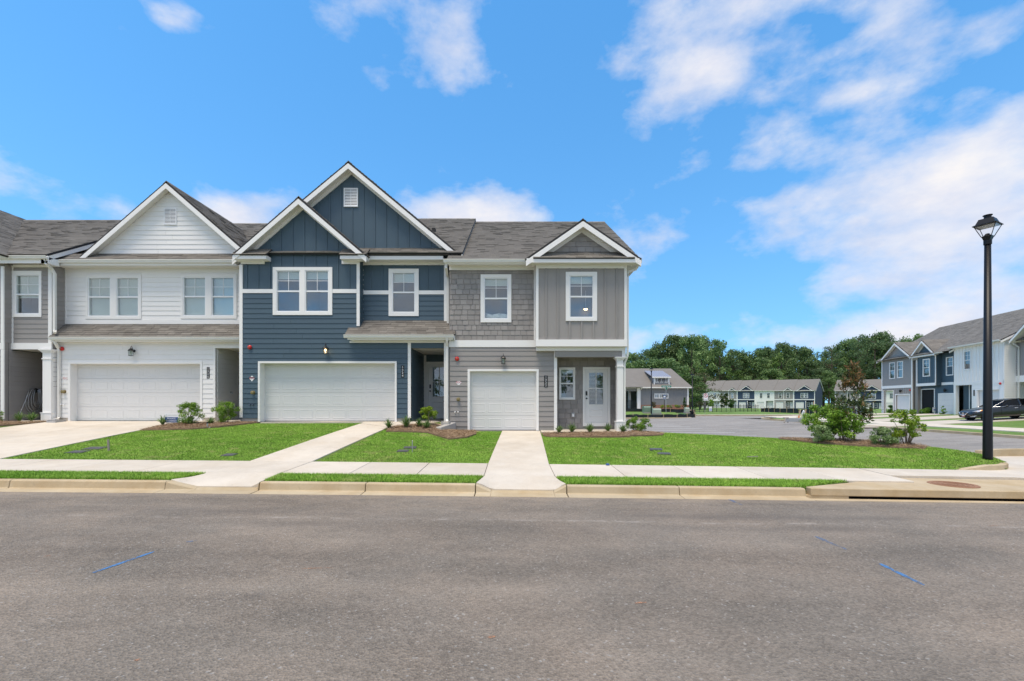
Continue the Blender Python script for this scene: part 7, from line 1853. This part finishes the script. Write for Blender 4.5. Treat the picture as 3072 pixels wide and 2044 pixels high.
pk.build('pickets', m_black, rf_, kind='stuff')
# ================================================================== signs on posts
def post(t, x, y, z0, z1, r=.03, mat=None): return MB().tube([(x, y, z0 - .1), (x, y, z1)], r, 8).build('post', mat or m_steel, t)
D = 68.0; x = X(1998, D); zg = Z(1240, D)
ss = Thing('street_name_sign', 'green street name blades on a steel post in front of the clubhouse', 'street sign', (x, D, zg))
post(ss, x, D, zg, Z(1166, D), .04)
o = MB().box(X(1984, D), X(2013.5, D), D - .06, D - .04, Z(1163, D), Z(1157.3, D)).build('name_blade', m_sgreen, ss); bevel(o, .02)
lettering('White Oak Dr', .26, m_swhite, ss, (X(1998.7, D) - x, -.07, Z(1160.2, D) - zg), depth=.003, sx=.75)
MB().box(x - .02, x + .02, D - .55, D + .55, Z(1168.5, D), Z(1163.5, D)).build('cross_blade', m_sgreen, ss)
MB().box(X(1994, D), X(2002.5, D), D - .04, D - .02, Z(1168.5, D), Z(1163.6, D)).build('plate', m_greeng, ss)
D = 69.0; x = X(1993, D); zg = Z(1234, D)
bs = Thing('blue_post_sign', 'small blue and white sign on a dark post before the clubhouse windows', 'sign', (x, D, zg)); post(bs, x, D, zg, Z(1187, D), .04, m_black)
MB().box(X(1990, D), X(1997, D), D - .06, D - .03, Z(1198, D), Z(1185, D)).build('plate', m_sblue, bs); MB().lathe([(.14, 0), (.14, -.01), (0, -.01)], (X(1993.3, D), D - .06, Z(1190.5, D)), 14, 'y').build('emblem', m_swhite, bs)
MB().box(X(1990.6, D), X(1996.4, D), D - .068, D - .06, Z(1197.4, D), Z(1196.2, D)).build('text_bar', m_swhite, bs)
D = 72.8; x = X(2115, D); zg = FB(x, D)
npk = Thing('no_parking_sign', 'white no parking sign with red crossed circle on a thin post', 'sign', (x, D, zg)); post(npk, x, D, zg, Z(1182, D), .03)
cxp, czp = X(2117, D), Z(1187.5, D); MB().box(X(2110.5, D), X(2123.5, D), D - .05, D - .035, Z(1203, D), Z(1181, D)).build('plate', m_swhite, npk)
ring = MB(); n = 28
for k in range(n):
    a0, a1 = 2 * math.pi * k / n, 2 * math.pi * (k + 1) / n; r0_, r1_ = .25, .31
    ring.add([(cxp + r0_ * math.cos(a0), D - .056, czp + r0_ * math.sin(a0)), (cxp + r1_ * math.cos(a0), D - .056, czp + r1_ * math.sin(a0)), (cxp + r1_ * math.cos(a1), D - .056, czp + r1_ * math.sin(a1)), (cxp + r0_ * math.cos(a1), D - .056, czp + r0_ * math.sin(a1))], [(0, 1, 2, 3)])
ring.add([(cxp - .2, D - .057, czp + .16), (cxp - .16, D - .057, czp + .2), (cxp + .2, D - .057, czp - .16), (cxp + .16, D - .057, czp - .2)], [(0, 1, 2, 3)])
ring.build('crossed_circle', m_signred, npk); lettering('P', .46, m_black, npk, (cxp - x, -.053, czp - zg), depth=.002)
for k in range(3): MB().box(X(2112, D), X(2122, D), D - .055, D - .05, Z(1199.2 + k * 1.5, D), Z(1198.6 + k * 1.5, D)).build('text_bar', m_steel, npk)
D = 76.0; x = X(2131.5, D); zg = FB(x, D)
ys_ = Thing('yard_sign', 'white and pale blue yard sign on the far green lawn', 'sign', (x, D, zg)); MB().tube([(x - .15, D, zg - .1), (x - .15, D, zg + .3)], .012, 5).build('stake', m_steel, ys_); MB().tube([(x + .15, D, zg - .1), (x + .15, D, zg + .3)], .012, 5).build('stake', m_steel, ys_)
m_pblue = paint('pale_blue_print', (.27, .33, .56), .5, .05)
MB().box(X(2127.3, D), X(2135.5, D), D - .03, D - .02, Z(1234, D), Z(1220, D)).build('board', m_swhite, ys_); MB().box(X(2128, D), X(2135, D), D - .036, D - .03, Z(1233, D), Z(1225.3, D)).build('print', m_pblue, ys_)
for k in range(2): MB().box(X(2128.8, D), X(2134.2, D), D - .04, D - .036, Z(1228 + 2.6 * k, D), Z(1227.4 + 2.6 * k, D)).build('text_bar', m_swhite, ys_)
# private residence sign
q = gp(516, 1276, G, 9, 17.3); D = q.y - .1; x = X(515, D)
pr = Thing('yard_sign', 'blue private residence yard sign with a white header by the driveway', 'sign', (x, D, G(x, D)))
for px in (500, 531): MB().tube([(X(px, D), D, G(x, D) - .1), (X(px, D), D, Z(1246, D))], .006, 6).build('stake', m_steel, pr)
MB().box(X(494.5, D), X(535.5, D), D - .012, D - .004, Z(1268.3, D), Z(1240.5, D)).build('board', m_swhite, pr)
MB().box(X(495, D), X(535, D), D - .016, D - .012, Z(1267.3, D), Z(1251.8, D)).build('blue_field', m_sblue, pr)
bz = G(x, D)
lettering('PRIVATE', .082, m_swhite, pr, (0, -.018, Z(1256.3, D) - bz), depth=.001); lettering('RESIDENCE', .074, m_swhite, pr, (0, -.018, Z(1263.2, D) - bz), depth=.001)
lettering('R', .05, m_steel, pr, (X(500, D) - x, -.014, Z(1245.5, D) - bz), depth=.001); MB().box(X(504, D), X(533, D), D - .0135, D - .012, Z(1246.4, D), Z(1245.4, D)).build('header_line', m_steel, pr)
# yard sign across the street
px = 2806; q = gp(px, 1241, RB, 20, 60); ws = Thing('yard_sign', 'small white yard sign before the dark recessed entry across the street', 'sign', q)
MB().box(q.x - .27, q.x + .27, q.y - .01, q.y + .01, q.z + .12, q.z + .62).build('board', m_swhite, ws); MB().box(q.x - .012, q.x + .012, q.y - .008, q.y + .008, q.z - .1, q.z + .12).build('stake', m_steel, ws); MB().box(q.x - .2, q.x + .2, q.y - .014, q.y - .01, q.z + .3, q.z + .46).build('print', m_pblue, ws)
# ================================================================== hydrant, hurdle, posts on the corner over the road
def gpr(px, py): return gp(px, py, RB, 30, 60)
q = gpr(2411, 1252); hy = Thing('fire_hydrant', 'silver fire hydrant with white cap on the far corner', 'hydrant', q, local=True)
MB().lathe([(.17, -.05), (.17, .04), (.12, .05), (.12, .5), (.15, .51), (.15, .56), (.13, .6), (.10, .7), (.05, .76), (.03, .8), (0, .8)], (0, 0, 0), 14).build('barrel', m_hyd, hy)
for s_ in (-1, 1): MB().lathe([(.07, 0), (.07, .1 * s_), (.05, .11 * s_), (0, .12 * s_)], (.11 * s_, 0, .42), 10, 'x').build('outlet', m_swhite, hy)
MB().lathe([(.09, 0), (.09, -.1), (.06, -.12), (0, -.12)], (0, -.11, .38), 10, 'y').build('pumper_outlet', m_hyd, hy)
q = gpr(2389, 1268); hu = Thing('barricade_feet', 'grey folding barricade frame lying low on the far corner kerb', 'barricade', q, local=True)
for s_ in (-1, 1):
    MB().tube([(s_ * .9 - .35, -.25, 0), (s_ * .9, .1, .42)], .06, 4).build('leg', m_woodg, hu); MB().tube([(s_ * .9 + .35, .35, 0), (s_ * .9, .1, .42)], .06, 4).build('leg', m_woodg, hu); MB().box(s_ * .9 - .25, s_ * .9 + .25, .05, .15, .36, .46).build('head', m_woodg, hu)
MB().box(-.95, .95, .08, .12, .06, .40).build('board', m_steel, hu)
for px, py, ty, lean, lab in ((2396, 1255, 1229, .18, 'leaning wooden marker post with orange foot left of the hydrant'), (2415, 1253, 1228, .08, 'wooden marker post with orange foot right behind the hydrant')):
    q = gpr(px, py); h = Z(ty, q.y) - q.z; t = Thing('marker_post', lab, 'post', q, local=True)
    MB().add([(-.06, -.03, -.1), (.06, -.03, -.1), (.06, .03, -.1), (-.06, .03, -.1), (-.06 + lean, -.03, h), (.06 + lean, -.03, h), (.06 + lean, .03, h), (-.06 + lean, .03, h)], [(0, 3, 2, 1), (4, 5, 6, 7), (0, 1, 5, 4), (1, 2, 6, 5), (2, 3, 7, 6), (3, 0, 4, 7)]).build('board', m_wood, t)
    MB().box(-.066, .085, -.036, .036, -.02, .26).build('orange_band', m_orange, t)
q = Vector((X(2443, 76.5), 76.5, FB(X(2443, 76.5), 76.5))); t = Thing('survey_pole', 'thin pinkish survey pole at the end of the long silt fence', 'pole', q, local=True)
MB().tube([(0, 0, -.1), (-.1, 0, 2.2)], .04, 6).build('pole', m_wood, t); MB().tube([(-.07, 0, 1.5), (-.1, 0, 2.2)], .045, 6).build('pink_top', m_orange, t)
# ================================================================== small things on the lawn
def lidbox(px, py, w_, d_, label, rot=0.):
    q = on(px, py); t = Thing('meter_lid', label, 'meter lid', (q.x, q.y, q.z), rot, local=True)
    sl = (G(q.x, q.y + .2) - G(q.x, q.y - .2)) / .4
    o = MB().box(-w_ / 2, w_ / 2, -d_ / 2, d_ / 2, -.05, .008).build('rim', m_meter, t); o.rotation_euler = (math.atan(sl), 0, 0)
    o2 = MB().box(-w_ / 2 + .03, w_ / 2 - .03, -d_ / 2 + .03, d_ / 2 - .03, .008, .014).build('lid', m_meter, t); o2.rotation_euler = (math.atan(sl), 0, 0); return t
m_meter = paint('meter_plastic', (.085, .087, .09), .6, .2, scale=8)
lidbox(233, 1356, .42, .30, 'dark meter lid sunk in the lawn close to the wooden stake'); lidbox(285, 1345, .46, .34, 'larger dark meter lid beside the wooden stake', .1)
lidbox(688, 1365, .30, .26, 'small round-cornered meter lid near the walk to the blue townhouse'); lidbox(1209, 1353, .30, .24, 'dark meter lid before the thin white rod, nearer the pavement'); lidbox(1230, 1343, .34, .24, 'dark meter lid just behind the thin white rod', .1)
lidbox(1968, 1348, .34, .26, 'grey meter lid on the lawn before the grey townhouse corner', -.2); lidbox(1992, 1361, .34, .24, 'grey meter lid nearer the pavement before the grey townhouse corner', -.2)
q = on(327, 1352); t = Thing('wooden_stake', 'short grey wooden stake standing beside the meter lids', 'stake', q, local=True); MB().add([(-.025, -.012, -.1), (.025, -.012, -.1), (.025, .012, -.1), (-.025, .012, -.1), (-.045, -.012, .29), (0, -.012, .30), (0, .012, .30), (-.045, .012, .29)], [(0, 3, 2, 1), (4, 5, 6, 7), (0, 1, 5, 4), (1, 2, 6, 5), (2, 3, 7, 6), (3, 0, 4, 7)]).build('board', m_woodg, t)
q = on(1237, 1357); t = Thing('marker_rod', 'thin pale rod standing in the lawn beside two meter lids', 'rod', q, local=True); MB().tube([(0, 0, -.1), (0, 0, .30)], .012, 8).build('rod', m_steel, t); MB().lathe([(.012, .3), (.014, .305), (0, .315)], (0, 0, 0), 8).build('tip', m_swhite, t)
q = on(2258, 1375); t = Thing('paint_stick', 'short pale wooden stick lying on the lawn', 'stick', q, .5, local=True); o = MB().box(-.13, .13, -.018, .018, .035, .050).build('stick', m_woodg, t); o.rotation_euler = (0, -.1, -.9)
q = on(1823, 1398); t = Thing('pavement_litter', 'small blue crumpled scrap at the edge of the pavement', 'litter', q, local=True); MB().lathe([(.0, .0), (.05, .01), (.04, .04), (.015, .05), (0, .05)], (0, 0, .01), 7).build('scrap', m_sblue, t)
q = on(622, 1285); t = Thing('sprinkler_riser', 'small grey sprinkler riser at the edge of the pine straw bed', 'sprinkler', q, local=True); MB().tube([(0, 0, -.05), (0, 0, .12), (.0, 0, .17)], .022, 8).build('riser', m_steel, t); MB().lathe([(.03, 0), (.03, .04), (0, .05)], (0, 0, .165), 8).build('cap', m_black, t); MB().tube([(0, 0, .04), (.1, 0, .02)], .02, 6).build('elbow', m_steel, t)
q = on(747, 1266); t = Thing('paper_scrap', 'crumpled pale scrap in the bed by the blue townhouse corner', 'litter', q, local=True); MB().add([(-.07, -.04, .05), (.06, -.05, .06), (.07, .04, .10), (-.05, .05, .08), (0, 0, .14)], [(0, 1, 4), (1, 2, 4), (2, 3, 4), (3, 0, 4)]).build('paper', m_swhite, t)
q = on(1334, 1270); t = Thing('splash_block', 'small pale splash block under the downspout beside the retaining block', 'splash block', (X(1338, 16.5), 16.5, .90), local=True); MB().box(-.14, .14, -.25, .25, -.06, .035).build('tray', m_ret, t); MB().box(-.14, -.11, -.25, .25, .035, .07).box(.11, .14, -.25, .25, .035, .07).build('lip', m_ret, t)
t = Thing('splash_block', 'pale splash block under the downspout beside the white garage', 'splash block', (X(170, 17.2), 17.2, .93), local=True); MB().box(-.16, .16, -.22, .22, -.06, .03).build('tray', m_ret, t); MB().box(-.16, -.13, -.22, .22, .03, .06).box(.13, .16, -.22, .22, .03, .06).build('lip', m_ret, t)
# ================================================================== cars
def carpaint(name, c):
    m, t, b_ = newmat(name); b_.inputs['Base Color'].default_value = (*c, 1); b_.inputs['Roughness'].default_value = .28; b_.inputs['Coat Weight'].default_value = .6; b_.inputs['Coat Roughness'].default_value = .04
    t.link(scaled(t, c, t.math('ADD', t.math('MULTIPLY', t.noise(pos(t), 3, 4), .3), .85)), b_.inputs['Base Color']); return m
m_carblack = carpaint('black_car_paint', (.005, .0055, .008)); m_cargrey = carpaint('grey_car_paint', (.10, .115, .15))
m_tyre = paint('tyre', (.018, .018, .018), .9, .2); m_rim = paint('wheel_rim', (.30, .30, .31), .3, .05, metal=.8)
m_amber, _t2, _b2 = newmat('amber_lens'); _b2.inputs['Base Color'].default_value = (.8, .28, .05, 1); _b2.inputs['Roughness'].default_value = .15
m_taill, _t2, _b2 = newmat('tail_lens'); _b2.inputs['Base Color'].default_value = (.5, .02, .02, 1); _b2.inputs['Roughness'].default_value = .15
m_lens, _t2, _b2 = newmat('headlight_lens'); _b2.inputs['Base Color'].default_value = (.62, .64, .66, 1); _b2.inputs['Roughness'].default_value = .12; _b2.inputs['Metallic'].default_value = .4
m_plate = paint('red_plate', (.62, .16, .11), .5, .1)
def sedan(loc, rz, mat, label, front=True):
    """length along -x (nose at x=0 looking to -x), width along y"""
    t = Thing('car', label, 'car', loc, rz, local=True)
    # stations: x, half width, sill z, shoulder z, deck z (bonnet / boot centre), half width at sill
    S = [(0.00, .50, .40, .52, .56, .48), (.06, .68, .24, .60, .66, .62), (.20, .80, .20, .68, .74, .76), (.45, .87, .19, .75, .81, .84), (.85, .90, .19, .81, .88, .87), (1.25, .91, .19, .86, .95, .885), (1.55, .915, .19, .90, 1.0, .89),
         (2.1, .92, .19, .93, .98, .895), (2.8, .92, .19, .95, .98, .895), (3.4, .92, .19, .97, .99, .895), (3.9, .905, .19, .985, 1.02, .885), (4.3, .88, .20, .99, 1.05, .86), (4.65, .82, .26, .98, 1.04, .80), (4.80, .74, .36, .90, .95, .72), (4.85, .66, .42, .72, .76, .64)]
    mb = MB(); K_ = 11
    for x, hw, zs, zh, zd, hs_ in S:
        prof = [(0, zs), (hs_ * .8, zs), (hs_, zs + .06), (hw, zs + .28 * (zh - zs)), (hw * 1.005, zs + .62 * (zh - zs)), (hw * .985, zh - .04), (hw * .93, zh + .01), (hw * .72, lerp(zh, zd, .65)), (hw * .35, zd), (0, zd)]
        full = [(-a, z) for a, z in prof[::-1]] + prof[1:-1]
        mb.v += [(x, a, z) for a, z in full]
    m = len(mb.v) // len(S)
    for i in range(len(S) - 1):
        for k in range(m): a = i * m + k; b2 = i * m + (k + 1) % m; mb.f.append((a, b2, b2 + m, a + m))
    mb.f += [tuple(range(m)), tuple((len(S) - 1) * m + k for k in range(m))]
    bd = mb.build('body', mat, t, smooth=True); fixn(bd)
    md = bd.modifiers.new('sub', 'SUBSURF'); md.levels = 1; md.render_levels = 1
    # cabin: base ring and roof ring
    base = [(1.42, .62, .955), (1.75, .80, .955), (2.3, .845, .96), (3.0, .845, .97), (3.6, .82, .985), (4.12, .66, 1.02)]
    roof = [(2.22, .50, 1.36), (2.35, .58, 1.405), (2.6, .62, 1.445), (3.0, .62, 1.455), (3.35, .59, 1.43), (3.55, .50, 1.385)]
    gl = MB()
    for (a, b2) in zip(base, roof): gl.v += [(a[0], a[1], a[2]), (b2[0], b2[1], b2[2])]
    n = len(base); nb = 2 * n
    for (a, b2) in zip(base, roof): gl.v += [(a[0], -a[1], a[2]), (b2[0], -b2[1], b2[2])]
    for i in range(n - 1):
        a = 2 * i; gl.f.append((a, a + 2, a + 3, a + 1)); gl.f.append((nb + a, nb + a + 1, nb + a + 3, nb + a + 2))
    gl.f.append((0, 1, nb + 1, nb)); gl.f.append((2 * n - 2, nb + 2 * n - 2, nb + 2 * n - 1, 2 * n - 1))
    gl.build('windows', m_carglass, t)
    rf = MB()
    for b2 in roof: rf.v += [(b2[0], b2[1], b2[2]), (b2[0] + .02, b2[1] * .55, b2[2] + .045), (b2[0] + .02, 0, b2[2] + .055), (b2[0] + .02, -b2[1] * .55, b2[2] + .045), (b2[0], -b2[1], b2[2])]
    for i in range(n - 1):
        for k in range(4): a = 5 * i + k; rf.f.append((a, a + 5, a + 6, a + 1))
    rf.build('roof', mat, t, smooth=True)
    for s_ in (-1, 1):
        for i, rr_, nm in ((0, .035, 'front_pillar'), (3, .045, 'centre_pillar'), (5, .05, 'rear_pillar')):
            a, b2 = base[i], roof[i]; MB().tube([(a[0], a[1] * s_, a[2]), (b2[0], b2[1] * s_, b2[2])], rr_, 6).build(nm, mat, t)
        MB().tube([(b2[0], b2[1] * s_, b2[2]) for b2 in roof], .03, 6).build('roof_rail', mat, t)
        MB().tube([(a[0], (a[1] + .012) * s_, a[2] + .005) for a in base[:5]], .012, 4).build('belt_trim', m_chrome, t)
        MB().tube([(base[0][0] - .02, (base[0][1] + .03) * s_, base[0][2]), (roof[0][0] - .02, (roof[0][1] + .05) * s_, roof[0][2])], .010, 4).build('pillar_trim', m_chrome, t)
        MB().lathe([(.0, 0), (.07, .02), (.085, .08), (.06, .14), (0, .15)], (1.98, .98 * s_, 1.0), 10, 'x').build('mirror', mat, t, smooth=True)
        for hx in (2.55, 3.45): MB().tube([(hx, .925 * s_, .83), (hx + .05, .95 * s_, .835), (hx + .17, .95 * s_, .84), (hx + .22, .925 * s_, .84)], .014, 6).build('door_handle', m_chrome, t)
        for dx in (1.72, 2.78, 3.62): MB().tube([(dx, .917 * s_, .35), (dx + .02, .93 * s_, .65), (dx + .05, .905 * s_, .94)], .006, 4).build('door_seam', m_dark, t)
        MB().box(2.9, 3.9, min(.905 * s_, .925 * s_), max(.905 * s_, .925 * s_), .30, .335).build('sill_trim', m_chrome, t)
        if True:
            hl_ = MB().add([(.10, .44 * s_, .60), (.16, .62 * s_, .56), (.42, .845 * s_, .66), (.86, .885 * s_, .80), (.55, .80 * s_, .79), (.22, .58 * s_, .70)], [(0, 1, 2, 3, 4, 5)])
            ctr = [Vector(v) + Vector((-.035, .035 * s_, .012)) for v in hl_.v]; hl_ = MB().add(ctr, [(0, 1, 2, 5), (2, 3, 4, 5)]); hl_.build('headlight', m_lens, t)
            am = [ctr[2].lerp(ctr[3], .25), ctr[3].lerp(ctr[2], .05), ctr[4].lerp(ctr[3], .2), ctr[5].lerp(ctr[4], .75)]; MB().add([p + Vector((-.008, .01 * s_, 0)) for p in am], [(0, 1, 2, 3)]).build('indicator', m_amber, t)
            MB().add([(.07, .52 * s_, .36), (.16, .74 * s_, .38), (.30, .83 * s_, .41), (.17, .77 * s_, .33), (.085, .56 * s_, .315)], [(0, 1, 2, 3, 4)]).build('fog_light', m_lens, t).location = (-.035, .03 * s_, 0)
            MB().add([(4.80, .50 * s_, .78), (4.72, .80 * s_, .78), (4.45, .90 * s_, .86), (4.50, .87 * s_, .95), (4.74, .76 * s_, .93), (4.82, .52 * s_, .90)], [(0, 1, 2, 3, 4, 5)]).build('tail_light', m_taill, t).location = (.03, .012 * s_, 0)
    # nose
    MB().add([(-.03, -.36, .64), (-.03, .36, .64), (-.035, .27, .46), (-.035, -.27, .46)], [(0, 1, 2, 3)]).build('grille', m_dark, t)
    MB().tube([(.0, -.46, .655), (-.04, -.36, .60), (-.045, -.25, .46), (-.05, .25, .46), (-.04, .36, .60), (.0, .46, .655)], .022, 6).build('grille_trim', m_chrome, t)
    for k in range(3): MB().tube([(-.038, -.30, .51 + .04 * k), (-.038, .30, .51 + .04 * k)], .006, 4).build('grille_bar', m_steel, t)
    em = MB(); n = 18
    for k in range(n):
        a0, a1 = 2 * math.pi * k / n, 2 * math.pi * (k + 1) / n
        em.add([(-.052, .052 * math.cos(a0), .56 + .052 * math.sin(a0)), (-.052, .075 * math.cos(a0), .56 + .075 * math.sin(a0)), (-.052, .075 * math.cos(a1), .56 + .075 * math.sin(a1)), (-.052, .052 * math.cos(a1), .56 + .052 * math.sin(a1))], [(0, 1, 2, 3)])
    em.box(-.056, -.05, -.085, .085, .548, .572); em.build('emblem', m_chrome, t)
    MB().box(-.03, .06, -.42, .42, .26, .36).build('lower_grille', m_dark, t)
    MB().box(-.055, -.035, -.155, .155, .33, .45).build('number_plate', m_plate, t); MB().box(-.058, -.055, -.12, .12, .36, .42).build('plate_print', m_swhite, t)
    MB().box(4.84, 4.87, -.155, .155, .60, .72).build('rear_plate', m_swhite, t)
    for wx in (.92, 3.72):
        for s_ in (-1, 1):
            ar_ = MB().lathe([(.365, .0), (.365, -.25 * s_), (0, -.25 * s_)], (wx, .915 * s_, .33), 20, 'y'); ar_.build('wheel_arch', m_dark, t)
            tw = MB().lathe([(.20, -.22 * s_), (.31, -.215 * s_), (.325, -.18 * s_), (.325, -.03 * s_), (.31, .004 * s_), (.235, .012 * s_), (.225, 0)], (wx, .915 * s_, .325), 24, 'y').build('tyre', m_tyre, t, smooth=True)
            rmv = MB().lathe([(.228, .0), (.228, -.05 * s_), (.05, -.035 * s_), (.05, .0), (0, .005 * s_)], (wx, .915 * s_, .325), 20, 'y').build('rim', m_tyre, tw, t)
            for k in range(5):
                a = 2 * math.pi * k / 5 + .3; MB().tube([(wx + .03 * math.cos(a), .918 * s_, .325 + .03 * math.sin(a)), (wx + .21 * math.cos(a), .922 * s_, .325 + .21 * math.sin(a))], .026, 4).build('spoke', m_rim, tw, t)
    return t
nv = A1.M.to_3x3() @ Vector((0, -1, 0))                    # out of the terrace front, towards the street
q = CARQ
cs_ = sedan((q.x, q.y, RB(q.x, q.y) + .03), math.atan2(-nv.y, -nv.x), m_carblack, 'black sedan with a red front plate parked on the driveway behind the tall lamp post')
cs_.o.rotation_euler.y = -math.atan2(RB(q.x - nv.x * 4, q.y - nv.y * 4) - RB(q.x, q.y), 4.0)
q2 = Vector((X(2630, 62), 62, 0)); sedan((q2.x, q2.y + 3, lerp(A(28, 60), -.6, sstep(28, 60, q2.x)) + .01), R(180 + 20), m_cargrey, 'grey car with a red tail lamp half hidden behind the open porch')

# things behind the panes of the grey house
m_pillow = paint('pillow_cloth', (.75, .74, .72), .8, .05, scale=9)
for i, (px, tilt, lab) in enumerate(((1466, .25, 'striped white pillow behind the shake-wall window, leaning on the left jamb'), (1489, -.2, 'white pillow behind the middle of the shake-wall window'), (1513, .1, 'white pillow behind the right of the shake-wall window'))):
    xp, zp = X(px, 17.1), Z(957, 17.1); t = Thing('pillow', lab, 'pillow', (xp, 17.1, zp), local=True)
    n = 8; mb = MB(); wv, hv = .17, .22
    for j in range(n + 1):
        for k in range(n + 1):
            u, v = 2 * j / n - 1, 2 * k / n - 1; b_ = .07 * (1 - u ** 4) * (1 - v ** 4); pinch = 1 - .10 * (1 - abs(u)) * abs(v) ** 2
            mb.v.append((u * wv * pinch, -b_, v * hv / 2 + .09))
    m1 = n + 1; mb.f = [(j * m1 + k, (j + 1) * m1 + k, (j + 1) * m1 + k + 1, j * m1 + k + 1) for j in range(n) for k in range(n)]
    nv_ = len(mb.v); mb.v += [(x, -y, z) for x, y, z in mb.v]; mb.f += [tuple(q_ + nv_ for q_ in f[::-1]) for f in mb.f[:n * n]]
    o = mb.build('cover', m_pillow, t, smooth=True); o.rotation_euler = (-.2, tilt, 0)
cl = Thing('ceiling_light', 'small lit ceiling lamp glowing inside the bay window', 'ceiling lamp', (X(1757, 17.2), 17.2, Z(931, 17.2)), local=True)
MB().lathe([(.0, .0), (.05, .005), (.07, .03), (.075, .045), (0, .05)], (0, 0, 0), 14).build('shade', m_lit, cl, smooth=True); MB().lathe([(.085, .045), (.085, .06), (0, .06)], (0, 0, 0), 14).build('rim', m_swhite, cl)
MB().tube([(0, 0, .06), (0, 0, .75)], .006, 6).build('cord', m_swhite, cl)
